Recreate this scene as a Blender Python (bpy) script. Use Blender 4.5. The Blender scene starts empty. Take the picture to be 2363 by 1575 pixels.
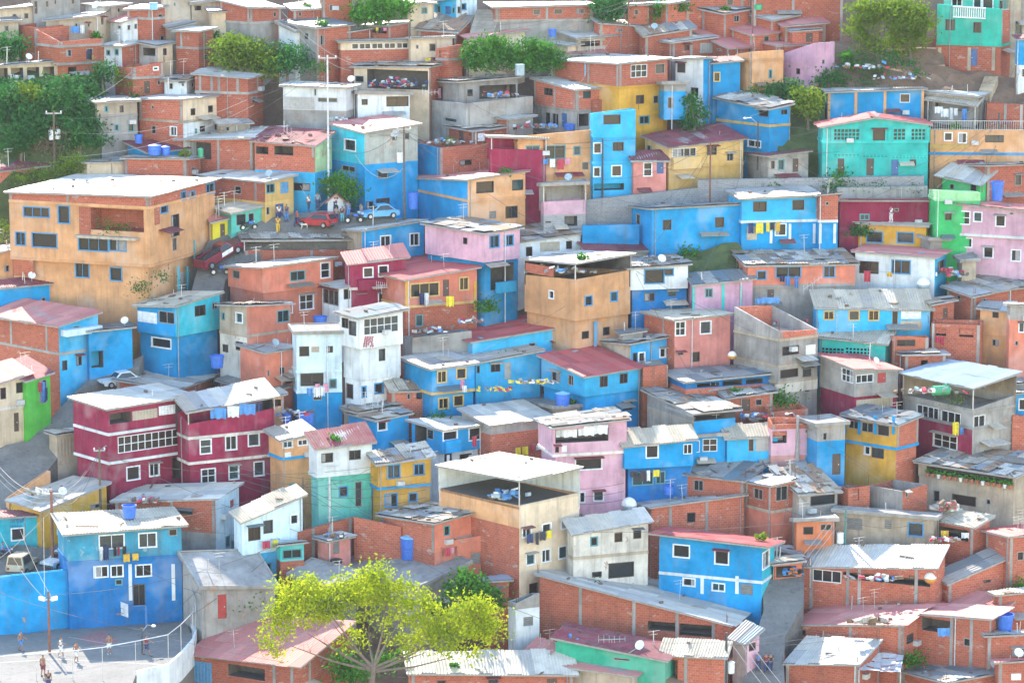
import bpy, math, random
from mathutils import Vector
R_ = random.Random(11)
SC = bpy.context.scene
COL = SC.collection
rad = math.radians
# ---------------------------------------------------------------- camera, sky, sun, exposure
PXW, PXH, FPX, PITCH = 2363.0, 1575.0, 7500.0, rad(9.5)
CAM = Vector((0, 0, 100.0))
cd = bpy.data.cameras.new('camera'); cam = bpy.data.objects.new('camera', cd); COL.objects.link(cam)
cd.sensor_width = 36; cd.lens = 36 * FPX / PXW; cd.clip_start = 1; cd.clip_end = 3000
cam.location = CAM; cam.rotation_euler = (math.pi / 2 - PITCH, 0, 0); SC.camera = cam
SUN_AZ, SUN_EL = rad(-19), rad(38)          # behind the hill, a little to the left
w = bpy.data.worlds.new('World'); SC.world = w; w.use_nodes = True
nt = w.node_tree
sky = nt.nodes.new('ShaderNodeTexSky'); sky.sky_type = 'NISHITA'; sky.sun_disc = False
sky.sun_elevation = SUN_EL; sky.sun_rotation = SUN_AZ; sky.air_density = 1.3; sky.dust_density = 0.2; sky.ozone_density = 0.0; sky.altitude = 400
nt.links.new(sky.outputs[0], nt.nodes['Background'].inputs[0]); nt.nodes['Background'].inputs[1].default_value = 0.15
sd = bpy.data.lights.new('sun', 'SUN'); sd.energy = 3.0; sd.angle = rad(0.5); sd.color = (1, 0.90, 0.75)
so = bpy.data.objects.new('sun', sd); COL.objects.link(so)
sdir = Vector((math.sin(SUN_AZ) * math.cos(SUN_EL), math.cos(SUN_AZ) * math.cos(SUN_EL), math.sin(SUN_EL)))
so.rotation_euler = sdir.to_track_quat('Z', 'Y').to_euler(); so.location = (0, 300, 250)
SC.view_settings.view_transform = 'Standard'; SC.view_settings.look = 'None'
SC.view_settings.gamma = 1; SC.view_settings.exposure = 2.03; SC.view_settings.use_curve_mapping = False
SC.cycles.max_bounces = 6; SC.cycles.diffuse_bounces = 4; SC.cycles.glossy_bounces = 2
SC.cycles.transmission_bounces = 2; SC.cycles.volume_bounces = 0; SC.cycles.use_denoising = True
SC.cycles.caustics_reflective = False; SC.cycles.caustics_refractive = False
HAZE_DENSITY = 0.00006
# ---------------------------------------------------------------- picture -> place
FWD = Vector((0, math.cos(PITCH), -math.sin(PITCH))); UPV = Vector((0, math.sin(PITCH), math.cos(PITCH))); RGT = Vector((1, 0, 0))
def depth_of(y): return 268 + (PXH - y) / PXH * 72
def ray(x, y): return FWD + RGT * ((x - PXW / 2) / FPX) + UPV * ((PXH / 2 - y) / FPX)
def at(x, y, d): return CAM + ray(x, y) * d
def ground(x, y): return at(x, y, depth_of(y))          # point of the nominal hillside seen at (x, y)
def mpp(d): return d / FPX                               # metres in one photo pixel at depth d
def on_plane(x, y, p0, n):
    r = ray(x, y); k = r.dot(n)
    if abs(k) < 1e-6: k = 1e-6
    return CAM + r * ((p0 - CAM).dot(n) / k)
def z_at(px, py, y):
    """height above plan point (px, py) that is seen at picture row y"""
    t = (PXH / 2 - y) / FPX
    a = UPV - FWD * t                                    # (P-CAM).a = 0
    return CAM.z - (py - CAM.y) * a.y / a.z
TX = TY = 0.0
def T(x, y):
    global TX, TY
    TX, TY = x, y
def sx(v): return TX + v / 3.92
def sy(v): return TY + v / 3.92
# ---------------------------------------------------------------- materials
MAT = {}
def mat(name, build):
    if name in MAT: return MAT[name]
    m = bpy.data.materials.new(name); m.use_nodes = True
    build(m.node_tree, m.node_tree.nodes['Principled BSDF']); MAT[name] = m
    return m
def N(t, kind, **kw):
    n = t.nodes.new(kind)
    for k, v in kw.items():
        if k.startswith('i_'): n.inputs[int(k[2:])].default_value = v
        else: setattr(n, k, v)
    return n
def noise(t, vec, scale, detail=4, rough=0.6):
    n = N(t, 'ShaderNodeTexNoise'); n.inputs['Scale'].default_value = scale; n.inputs['Detail'].default_value = detail
    n.inputs['Roughness'].default_value = rough
    if vec is not None: t.links.new(vec, n.inputs['Vector'])
    return n.outputs['Fac']
def ramp(t, fac, stops, interp='LINEAR'):
    n = N(t, 'ShaderNodeValToRGB'); n.color_ramp.interpolation = interp
    e = n.color_ramp.elements
    while len(e) < len(stops): e.new(0.5)
    for el, (p, c) in zip(e, stops):
        el.position = p; el.color = (c, c, c, 1) if isinstance(c, (int, float)) else (*c, 1)
    t.links.new(fac, n.inputs[0]); return n.outputs[0]
def mix(t, fac, a, b, blend='MIX'):
    n = N(t, 'ShaderNodeMix', data_type='RGBA', blend_type=blend)
    for s, v in ((0, fac), (6, a), (7, b)):
        if hasattr(v, 'is_linked'): t.links.new(v, n.inputs[s])
        elif isinstance(v, (int, float)): n.inputs[s].default_value = v
        else: n.inputs[s].default_value = (*v, 1)
    return n.outputs[2]
def mapping(t, vec, scale):
    n = N(t, 'ShaderNodeMapping'); n.inputs['Scale'].default_value = scale; t.links.new(vec, n.inputs['Vector']); return n.outputs[0]
def bump(t, b, h, strength, dist):
    n = N(t, 'ShaderNodeBump'); n.inputs['Strength'].default_value = strength; n.inputs['Distance'].default_value = dist
    t.links.new(h, n.inputs['Height']); t.links.new(n.outputs[0], b.inputs['Normal'])
def pos(t): return N(t, 'ShaderNodeNewGeometry').outputs['Position']
def orand(t): return N(t, 'ShaderNodeObjectInfo').outputs['Random']
def setcol(t, b, c): 
    if hasattr(c, 'is_linked'): t.links.new(c, b.inputs['Base Color'])
    else: b.inputs['Base Color'].default_value = (*c, 1)
PAINT = dict(bl=(.024, .31, .64), bd=(.02, .19, .50), sk=(.06, .44, .76), cy=(.05, .50, .64), te=(.05, .50, .46), tq=(.13, .55, .47),
     oc=(.62, .34, .06), oy=(.66, .43, .16), ye=(.68, .58, .05), pk=(.70, .42, .52), lp=(.66, .39, .53), sa=(.64, .22, .15), ms=(.62, .25, .22),
    mv=(.29, .03, .075), wh=(.74, .78, .82), ws=(.60, .74, .84), wc=(.74, .69, .62), cr=(.70, .56, .41), pl=(.47, .39, .30), cc=(.36, .34, .32), gr=(.06, .50, .16),
    lg=(.38, .72, .38), gn=(.05, .45, .30), gt=(.05, .50, .38), lm=(.10, .46, .07), bw=(.06, .33, .50), pc=(.42, .44, .40), gp=(.42, .58, .34), ob=(.58, .20, .10),
    bk=(.06, .06, .065), wd=(.20, .12, .07), st=(.55, .56, .58), rd=(.5, .03, .04), pg=(.82, .86, .9))  # bk: near-black, paints shade into open terraces, lofts and under stilts
PAINT['or'] = (.68, .37, .19)
def wall_mat(code):
    if code in ('br', 'bo'): return brick_mat(code)
    if code == 'cb': return brick_mat('cb')
    def build(t, b):
        c = PAINT[code]; p = pos(t)
        old = code in ('cc', 'pl', 'pc', 'wc', 'bw', 'gp')
        lo = tuple(v * (.72 if not old else .62) for v in c); hi = tuple(min(.9, v * 1.12 + .012) for v in c)
        f = noise(t, p, .55, 5, .65)
        col = mix(t, ramp(t, f, [(.3, 0.), (.7, 1.)]), lo, hi)
        streak = noise(t, mapping(t, p, (2.2, 2.2, .22)), 1.1, 4, .6)
        col = mix(t, ramp(t, streak, [(.5, 0.), (.72, .5 if old else .34)]), col, (.16, .15, .14))
        fade = noise(t, p, .21, 3)
        col = mix(t, ramp(t, fade, [(.54, 0.), (.66, .36)]), col, tuple(min(.85, v * .55 + .34) for v in c))
        peel = noise(t, mapping(t, p, (1, 1, .8)), .85, 6, .7)
        lim = .61 if old else .70
        pcol = mix(t, noise(t, p, 3.), (.34, .30, .27), (.46, .26, .19) if code != 'bw' else (.3, .5, .6))
        col = mix(t, ramp(t, peel, [(lim, 0.), (lim + .02, .85)]), col, pcol)
        hs = N(t, 'ShaderNodeHueSaturation'); mr = N(t, 'ShaderNodeMapRange'); t.links.new(orand(t), mr.inputs[0]); mr.inputs[3].default_value = .84; mr.inputs[4].default_value = 1.08
        t.links.new(mr.outputs[0], hs.inputs['Value']); t.links.new(col, hs.inputs['Color']); hs.inputs['Saturation'].default_value = 1.03; col = hs.outputs[0]
        setcol(t, b, col); b.inputs['Roughness'].default_value = .9; b.inputs['Specular IOR Level'].default_value = .2
        bump(t, b, noise(t, p, 5, 5), .5, .04)
    return mat('paint_' + code, build)
def brick_mat(code):
    def build(t, b):
        uv = N(t, 'ShaderNodeUVMap').outputs[0]; p = pos(t)
        br = N(t, 'ShaderNodeTexBrick')
        t.links.new(uv, br.inputs['Vector'])
        a, c, m = {'br': ((.51, .15, .09), (.40, .105, .068), (.50, .27, .20)), 'bo': ((.54, .16, .085), (.46, .125, .07), (.50, .26, .18)),
                   'cb': ((.34, .34, .35), (.27, .27, .28), (.42, .42, .42))}[code]
        br.inputs['Color1'].default_value = (*a, 1); br.inputs['Color2'].default_value = (*c, 1); br.inputs['Mortar'].default_value = (*m, 1)
        br.inputs['Scale'].default_value = 1; br.inputs['Mortar Size'].default_value = .016; br.inputs['Mortar Smooth'].default_value = .3
        br.inputs['Brick Width'].default_value = .40; br.inputs['Row Height'].default_value = .21; br.inputs['Bias'].default_value = 0.
        col = mix(t, ramp(t, noise(t, p, .5, 5), [(.3, 0.), (.75, .4)]), br.outputs['Color'], tuple(v * .66 for v in a))
        col = mix(t, ramp(t, noise(t, mapping(t, p, (1, 1, 2.4)), .8, 6, .75), [(.60, 0.), (.64, .75)]), col, mix(t, noise(t, p, 2.), (.40, .34, .29), (.52, .44, .38)))
        col = mix(t, ramp(t, noise(t, mapping(t, p, (2.5, 2.5, .3)), 1., 4), [(.55, 0.), (.75, .4)]), col, (.14, .09, .07))
        hs = N(t, 'ShaderNodeHueSaturation'); mr = N(t, 'ShaderNodeMapRange'); t.links.new(orand(t), mr.inputs[0]); mr.inputs[3].default_value = .8; mr.inputs[4].default_value = 1.2; t.links.new(mr.outputs[0], hs.inputs['Value']); t.links.new(col, hs.inputs['Color']); col = hs.outputs[0]
        setcol(t, b, col); b.inputs['Roughness'].default_value = .9; b.inputs['Specular IOR Level'].default_value = .2
        inv = N(t, 'ShaderNodeMath', operation='SUBTRACT', i_0=1.0); t.links.new(br.outputs['Fac'], inv.inputs[1])
        bump(t, b, inv.outputs[0], .8, .03)
    return mat('hollow_brick_' + code, build)
SHEET = {  # (colours a sheet may have, roughness, metallic, rust amount)
    'zw': ([(.50, .48, .43), (.60, .57, .51), (.40, .39, .37), (.54, .49, .41)], .55, .08, .10), 'zn': ([(.42, .405, .38), (.54, .51, .46), (.31, .305, .30), (.49, .42, .335), (.40, .34, .275), (.44, .44, .44)], .55, .12, .24),
    'zd': ([(.21, .215, .22), (.29, .285, .275), (.15, .165, .175), (.37, .35, .32), (.12, .19, .23)], .6, .12, .26), 'zr': ([(.46, .065, .065), (.53, .09, .085), (.40, .052, .058)], .6, .0, .08),
    'zm': ([(.20, .025, .042), (.25, .035, .052), (.17, .025, .038)], .65, .0, .10), 'zl': ([(.58, .20, .175), (.64, .25, .215), (.52, .16, .145)], .6, .0, .12),
    'zp': ([(.42, .355, .28), (.32, .30, .275), (.22, .19, .16), (.52, .46, .37), (.25, .28, .30), (.33, .21, .135), (.58, .54, .48)], .8, .0, .38), 'ct': ([(.54, .47, .36), (.60, .53, .41), (.45, .39, .30)], .85, 0., .2),
    'zb': ([(.34, .41, .48), (.38, .45, .52)], .5, .1, .03)}
def sheet_mat(code):
    def build(t, b):
        cs, ro, me, rust = SHEET[code]; p = pos(t)
        n = len(cs); col = ramp(t, orand(t), [(i / n, c) for i, c in enumerate(cs)], 'CONSTANT')
        col = mix(t, ramp(t, noise(t, p, .9, 5, .7), [(.35, 0.), (.7, .75)]), col, mix(t, .6, col, (.22, .20, .18)))
        col = mix(t, ramp(t, noise(t, p, 1.7, 6, .75), [(.66 - rust * .5, 0.), (.74, .75)]), col, (.22, .13, .08) if rust > .1 else (.36, .30, .27))
        setcol(t, b, col); b.inputs['Roughness'].default_value = ro; b.inputs['Metallic'].default_value = me; b.inputs['Specular IOR Level'].default_value = .25
        bump(t, b, noise(t, p, 2.2, 3), .35, .05)
    return mat('sheet_' + code, build)
def plain(name, c, ro=.6, me=0., var=.25):
    def build(t, b):
        p = pos(t)
        col = mix(t, ramp(t, noise(t, p, 3., 4), [(.3, 0.), (.7, 1.)]), tuple(v * (1 - var) for v in c), tuple(min(.92, v * (1 + var * .5)) for v in c))
        setcol(t, b, col); b.inputs['Roughness'].default_value = ro; b.inputs['Metallic'].default_value = me
    return mat(name, build)
GLASS = [plain('glass_dark', (.022, .026, .03), .12), plain('glass_brown', (.045, .032, .028), .2), plain('glass_grey', (.06, .07, .075), .15), plain('curtain', (.34, .33, .34), .9), plain('glass_teal', (.03, .075, .09), .12)]
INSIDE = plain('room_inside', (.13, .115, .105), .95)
FRAME = dict(w=plain('frame_white', (.78, .80, .82), .5), b=plain('frame_blue', (.07, .28, .52), .55), k=plain('frame_dark', (.10, .07, .06), .6), o=plain('frame_ochre', (.62, .42, .16), .6),
    t=plain('frame_teal', (.10, .28, .32), .55), G=plain('frame_white', (0, 0, 0)), n=plain('frame_grey', (.30, .29, .28), .7))
DOORM = dict(d=plain('door_brown', (.10, .065, .05), .6), D=plain('door_blue', (.05, .13, .32), .5), r=plain('door_red', (.42, .05, .05), .5))
CONC = wall_mat('cc'); STEEL = plain('steel', (.55, .57, .60), .4, .5); WOOD = plain('wood', (.19, .125, .08), .8); WHITE = plain('white_enamel', (.78, .80, .82), .4)
TANKM_W = plain('pipe_white', (.66, .68, .70), .5); PIPE_G = plain('pipe_grey', (.30, .30, .30), .6); RUST = plain('rust_iron', (.16, .07, .04), .8); AC = plain('ac_casing', (.55, .56, .56), .5)
# ---------------------------------------------------------------- objects
def new_mesh(name, vs, fs, mats=None, mi=None, uvs=None, smooth=False):
    me = bpy.data.meshes.new(name); me.from_pydata(vs, [], fs)
    for m in (mats or []): me.materials.append(m)
    if mi: me.polygons.foreach_set('material_index', mi)
    if uvs:
        ul = me.uv_layers.new(name='UVMap'); ul.data.foreach_set('uv', [c for f in uvs for uv in f for c in uv])
    if smooth: me.polygons.foreach_set('use_smooth', [True] * len(me.polygons))
    me.update(); return me
class MB:
    """collects shapes into one mesh"""
    def __init__(s): s.v, s.f, s.m, s.uv = [], [], [], []
    def quad(s, pts, m=0, uv=None):
        i = len(s.v); s.v += [tuple(p) for p in pts]; s.f.append(tuple(range(i, i + len(pts)))); s.m.append(m)
        s.uv.append(uv or [(p[0] + p[1], p[2]) for p in s.v[i:]])
    def hexa(s, b, t, m=0):
        """8-corner solid: bottom four, top four (same order)"""
        n = len(b)
        s.quad(list(reversed(b)), m); s.quad(t, m)
        for i in range(n): j = (i + 1) % n; s.quad([b[i], b[j], t[j], t[i]], m)
    def box(s, c, a, b, h, m=0):
        """box from corner c along vectors a, b, h"""
        c, a, b, h = map(Vector, (c, a, b, h)); bt = [c, c + a, c + a + b, c + b]
        s.hexa(bt, [p + h for p in bt], m)
    def cbox(s, c, dx, dy, dz, m=0, rot=0, tilt=0):
        cs, sn = math.cos(rot), math.sin(rot); a = Vector((cs * dx, sn * dx, math.sin(tilt) * dx)); b = Vector((-sn * dy, cs * dy, 0)); h = Vector((0, 0, dz))
        s.box(Vector(c) - a / 2 - b / 2, a, b, h, m)
    def tube(s, p, q, r0, r1=None, n=6, m=0, cap=True):
        p, q = Vector(p), Vector(q); r1 = r0 if r1 is None else r1; d = (q - p).normalized() if (q - p).length else Vector((0, 0, 1))
        u = d.orthogonal().normalized(); v = d.cross(u)
        i = len(s.v)
        for c, r in ((p, r0), (q, r1)):
            for k in range(n):
                a = 2 * math.pi * k / n; s.v.append(tuple(c + u * (r * math.cos(a)) + v * (r * math.sin(a))))
        for k in range(n):
            j = (k + 1) % n; s.f.append((i + k, i + j, i + n + j, i + n + k)); s.m.append(m); s.uv.append([(0, 0)] * 4)
        if cap:
            s.f.append(tuple(range(i + n - 1, i - 1, -1))); s.f.append(tuple(range(i + n, i + 2 * n))); s.m += [m, m]; s.uv += [[(0, 0)] * n] * 2
    def lathe(s, c, prof, n=14, m=0):
        c = Vector(c); i = len(s.v)
        for r, z in prof:
            for k in range(n): a = 2 * math.pi * k / n; s.v.append((c.x + r * math.cos(a), c.y + r * math.sin(a), c.z + z))
        for q in range(len(prof) - 1):
            for k in range(n):
                j = (k + 1) % n; s.f.append((i + q * n + k, i + q * n + j, i + (q + 1) * n + j, i + (q + 1) * n + k)); s.m.append(m); s.uv.append([(0, 0)] * 4)
    def build(s, name, mats, parent=None, off=None, smooth=False):
        if not s.f: return None
        off = off if off is not None else (root_loc(parent) if parent else Vector())
        vs = [(v[0] - off[0], v[1] - off[1], v[2] - off[2]) for v in s.v]
        me = new_mesh(name, vs, s.f, mats if isinstance(mats, list) else [mats], s.m, s.uv, smooth)
        return link(name, me, parent, off if not parent else None)
def link(name, data, parent=None, loc=None):
    o = bpy.data.objects.new(name, data); COL.objects.link(o)
    if parent: o.parent = parent
    if loc is not None: o.location = loc
    return o
def root_loc(o):
    while o.parent: o = o.parent
    return o.location
def tag(o, label=None, cat=None, group=None, kind=None):
    for k, v in (('label', label), ('category', cat), ('group', group), ('kind', kind)):
        if v: o[k] = v
    return o
def root(name, loc, label, cat, group=None):
    o = link(name, None, None, loc); o.empty_display_size = .2
    return tag(o, label, cat, group)
# ---------------------------------------------------------------- houses
HOUSES = []
LAST = None
def sheet(name, m, p00, p10, p01, p11, n, amp, nrm, parent, off):
    """one corrugated sheet; ribs run from p0x to p1x"""
    vs = []
    for i in range(2 * n + 1):
        t = i / (2 * n); h = nrm * (amp if i % 2 else -amp)
        vs.append(p00.lerp(p01, t) + h - off); vs.append(p10.lerp(p11, t) + h - off)
    fs = [(2 * i, 2 * i + 1, 2 * i + 3, 2 * i + 2) for i in range(2 * n)]
    return link(name, new_mesh(name, vs, fs, [m]), parent)
SHEETS = [0]
def roof(root_o, kind, C, Rr, L, B, ov, deb, fascia=None):
    loc = root_o.location
    lr, ll = (Rr - C).length, (L - C).length
    def P(u, v):
        u = -ov / lr + u * (1 + 2 * ov / lr); v = -ov / ll + v * (1 + 2 * ov / ll)
        return C * ((1 - u) * (1 - v)) + Rr * (u * (1 - v)) + L * ((1 - u) * v) + B * (u * v)
    deb = deb or {'zn': .16, 'zw': .07, 'zd': .2, 'ct': .12, 'zp': .55, 'zb': .004}.get(kind, .03)
    th = .16 if kind != 'cs' else .24
    up = Vector((0, 0, 1))
    c4 = [P(0, 0), P(1, 0), P(1, 1), P(0, 1)]
    mb = MB(); mb.hexa([p + up * .004 for p in c4], [p + up * th for p in c4])
    ro = mb.build('roof', CONC if kind == 'cs' else (fascia or plain('eave', (.34, .32, .31), .8)), root_o)
    if kind == 'cs':
        mb = MB()
        for a, b in ((0, 1), (1, 2), (2, 3), (3, 0)):
            p, q = c4[a] + up * th, c4[b] + up * th; ctr = (c4[0] + c4[2]) / 2
            ip = (ctr - p); ip.z = 0; iq = (ctr - q); iq.z = 0
            ip = ip.normalized() * .22; iq = iq.normalized() * .22
            mb.hexa([p, q, q + iq, p + ip], [x + up * .09 for x in (p, q, q + iq, p + ip)])
        mb.build('kerb', CONC, ro)
        return
    dl, dr = abs(L.z - C.z) / ll, abs(Rr.z - C.z) / lr
    along_v = (dl >= dr - .03)
    W, S = (lr, ll) if along_v else (ll, lr)
    messy = kind == 'zp'; neat = kind in ('zr', 'zm', 'zl', 'zw', 'zb', 'ct')
    wd = 1.15 if not messy else 1.0
    nu = max(2, round((W + 2 * ov) / wd)); nv = max(1, round((S + 2 * ov) / (3.2 if neat else 2.4 if not messy else 1.7)))
    while nu * nv > 110: nv = max(1, nv - 1); nu = nu if nv > 1 else int(nu * .9)
    m = sheet_mat(kind); amp = .022 if kind != 'ct' else .03
    def Q(s, t): return P(t, s) if along_v else P(s, t)      # s along ribs, t across
    for i in range(nv):
        for j in range(nu):
            if messy and R_.random() < .04: continue
            j_ = .03 if neat else (.05 if not messy else .14)
            s0, s1 = i / nv - .02, (i + 1) / nv + (.03 if i < nv - 1 else 0); t0, t1 = j / nu - .004, (j + 1) / nu + .006
            e = lambda: R_.uniform(-j_, j_) / max(nv, 2)
            ds = e(); ex = e() * .6
            s0 += ds; s1 += ds + ex
            if i == 0: s0 += R_.uniform(-.14, .10) / S
            if i == nv - 1: s1 += R_.uniform(-.10, .14) / S
            k = R_.uniform(-j_, j_) * .25 / nu
            lift = th + .035 + (i % 2) * .012 + (j % 2) * .016 + R_.uniform(0, .02 if neat else .12 if messy else .06)
            tl = [R_.uniform(0, .0 if neat else .10 if messy else .03) for _ in range(4)]
            z = [up * (lift + a) for a in tl]
            sheet('roof_sheet', m, Q(s0, t0 + k) + z[0], Q(s1, t0 - k) + z[1], Q(s0, t1 + k) + z[2], Q(s1, t1 - k) + z[3], max(4, min(9, int(W / nu / .2))), amp, up, ro, loc); SHEETS[0] += 1
    if deb:
        mb = MB()
        for _ in range(int(deb * lr * ll)):
            u, v = R_.uniform(.04, .96), R_.uniform(.04, .96); p = P(u, v) + up * (th + .09); a = R_.uniform(0, 6.3)
            k = R_.random()
            if k < .45: mb.cbox(p, R_.uniform(.25, .4), R_.uniform(.15, .22), R_.uniform(.12, .2), R_.choice((0, 0, 2)), a)
            elif k < .75: mb.cbox(p, R_.uniform(.9, 2.4), R_.uniform(.08, .2), .05, R_.choice((1, 1, 3)), a, R_.uniform(-.05, .08))
            else: mb.cbox(p, R_.uniform(.4, 1.1), R_.uniform(.3, .7), .03, R_.choice((3, 3, 4, 1)), a, R_.uniform(-.08, .12))
        if not mb.f: return ro
        o = mb.build('debris', [plain('scrap_brick', (.17, .12, .10), .9), WOOD, plain('scrap_stone', (.34, .32, .30), .9), sheet_mat('zn'), plain('scrap_tarp', (.12, .38, .45), .7)])
        o['kind'] = 'stuff'; o['label'] = 'loose bricks planks and scrap lying on the roof of the ' + root_o['label'][:60].rsplit(' ', 1)[0]
    return ro
def P2(s): return Vector((s[0], s[1], 0))
def opening(root_o, wall_o, fp, kind, u0, u1, v0, v1):
    """fills one hole of a face; fp(u, z, d) = point d metres out of the face"""
    loc = root_o.location
    w_, h_ = u1 - u0, v1 - v0
    def slab(mb, a0, a1, b0, b1, d0, d1, m=0):
        bt = [fp(a0, b0, d0), fp(a1, b0, d0), fp(a1, b0, d1), fp(a0, b0, d1)]; tp = [fp(a0, b1, d0), fp(a1, b1, d0), fp(a1, b1, d1), fp(a0, b1, d1)]
        mb.hexa(bt, tp, m)
    if kind in 'OR': return
    if kind in 'dDr':
        mb = MB(); slab(mb, u0 + .004, u1 - .004, v0, v1 - .004, -.13, -.07); do = mb.build('door', DOORM[kind], root_o)
        mb = MB(); slab(mb, u1 - .22, u1 - .14, v0 + h_ * .45, v0 + h_ * .5, -.07, -.02); mb.build('handle', STEEL, do); return
    if kind in 'sSc':
        m = sheet_mat('zn') if kind == 's' else plain('board_white', (.72, .75, .78), .7) if kind == 'S' else plain('tarp_blue', (.10, .28, .50), .8)
        mb = MB(); n = max(2, int(w_ / .16))
        for i in range(n):
            a, b = u0 + w_ * i / n, u0 + w_ * (i + 1) / n; d0 = .03 + .03 * (i % 2); d1 = .03 + .03 * ((i + 1) % 2)
            mb.quad([fp(a, v0, d0), fp(b, v0, d1), fp(b, v1, d1), fp(a, v1, d0)])
        slab(mb, u0, u1, v0, v1, -.06, .02); mb.build('wall_panel', m, root_o); return
    if kind == 'X':
        mb = MB(); nx, ny = max(3, int(w_ / .34)), max(2, int(h_ / .30))
        for i in range(nx + 1): a = u0 + w_ * i / nx; slab(mb, max(u0, a - .05), min(u1, a + .05), v0, v1, -.12, .01)
        for i in range(ny + 1): a = v0 + h_ * i / ny; slab(mb, u0, u1, max(v0, a - .05), min(v1, a + .05), -.11, .004)
        mb.build('lattice', wall_o.data.materials[0] if wall_o else CONC, root_o)
        mb = MB(); mb.quad([fp(u0, v0, -.18), fp(u1, v0, -.18), fp(u1, v1, -.18), fp(u0, v1, -.18)]); mb.build('pane', GLASS[0], root_o); return
    if kind == 'B':
        mb = MB(); n = max(3, int(h_ / .17))
        for i in range(n): a = v0 + h_ * i / n; slab(mb, u0, u1, a + .03, a + h_ / n - .03, -.12, -.04)
        slab(mb, u0, u1, v0, v1, -.16, -.13); wo = mb.build('louvre_window', plain('louvre', (.22, .22, .22), .5), root_o); return
    fr = .11 if kind in 'wbot' else .06
    fm = FRAME[kind if kind != 'G' else 'w']
    mb = MB(); d0, d1 = -.10, (.045 if kind in 'wbo' else .02)
    o_ = .10 if kind in 'wbo' else 0
    slab(mb, u0 - o_, u1 + o_, v1 - fr + o_, v1 + o_, d0, d1); slab(mb, u0 - o_, u1 + o_, v0 - o_, v0 + fr - o_, d0, d1 + (.05 if kind in 'wb' else 0))
    slab(mb, u0 - o_, u0 + fr - o_, v0 + fr - o_, v1 - fr + o_, d0, d1); slab(mb, u1 - fr + o_, u1 + o_, v0 + fr - o_, v1 - fr + o_, d0, d1)
    nx = max(1, round(w_ / (.95 if kind != 'G' else .75))); ny = 1 if kind not in 'Gw' else max(1, round(h_ / .75))
    if nx == 1 and w_ > .75 and R_.random() < .6: nx = 2
    if kind == 'w' and R_.random() < .6: ny = 1
    if kind in 'wbkn' and R_.random() < .3: nx = 1
    for i in range(1, nx): a = u0 + w_ * i / nx; slab(mb, a - .03, a + .03, v0 + .01, v1 - .01, -.11, -.05)
    for i in range(1, ny): a = v0 + h_ * i / ny; slab(mb, u0 + .01, u1 - .01, a - .03, a + .03, -.105, -.045)
    wo = mb.build('window', fm, root_o)
    if kind in 'nkw' and R_.random() < .13:
        mb = MB(); e = .18; mb.hexa([fp(u0 - e, v1 + .12, 0), fp(u1 + e, v1 + .12, 0), fp(u1 + e, v1 + .02, .5), fp(u0 - e, v1 + .02, .5)], [fp(u0 - e, v1 + .17, 0), fp(u1 + e, v1 + .17, 0), fp(u1 + e, v1 + .07, .5), fp(u0 - e, v1 + .07, .5)]); mb.build('window_hood', sheet_mat(R_.choice(('zn', 'zm', 'zd'))), root_o)
    gi = R_.choices((0, 1, 2, 3, 4), (8, 3, 2, 1.8, 1))[0] if kind != 't' else R_.choice((0, 4, 4))
    mb = MB()
    if gi == 3:
        s = u0 + w_ * R_.uniform(.35, .65)
        mb.quad([fp(u0, v0, -.13), fp(s, v0, -.13), fp(s, v1, -.13), fp(u0, v1, -.13)], 0); mb.quad([fp(s, v0, -.13), fp(u1, v0, -.13), fp(u1, v1, -.13), fp(s, v1, -.13)], 1)
        mb.build('pane', [GLASS[3], GLASS[0]], wo)
    else:
        mb.quad([fp(u0, v0, -.13), fp(u1, v0, -.13), fp(u1, v1, -.13), fp(u0, v1, -.13)]); mb.build('pane', GLASS[gi], wo)
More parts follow.
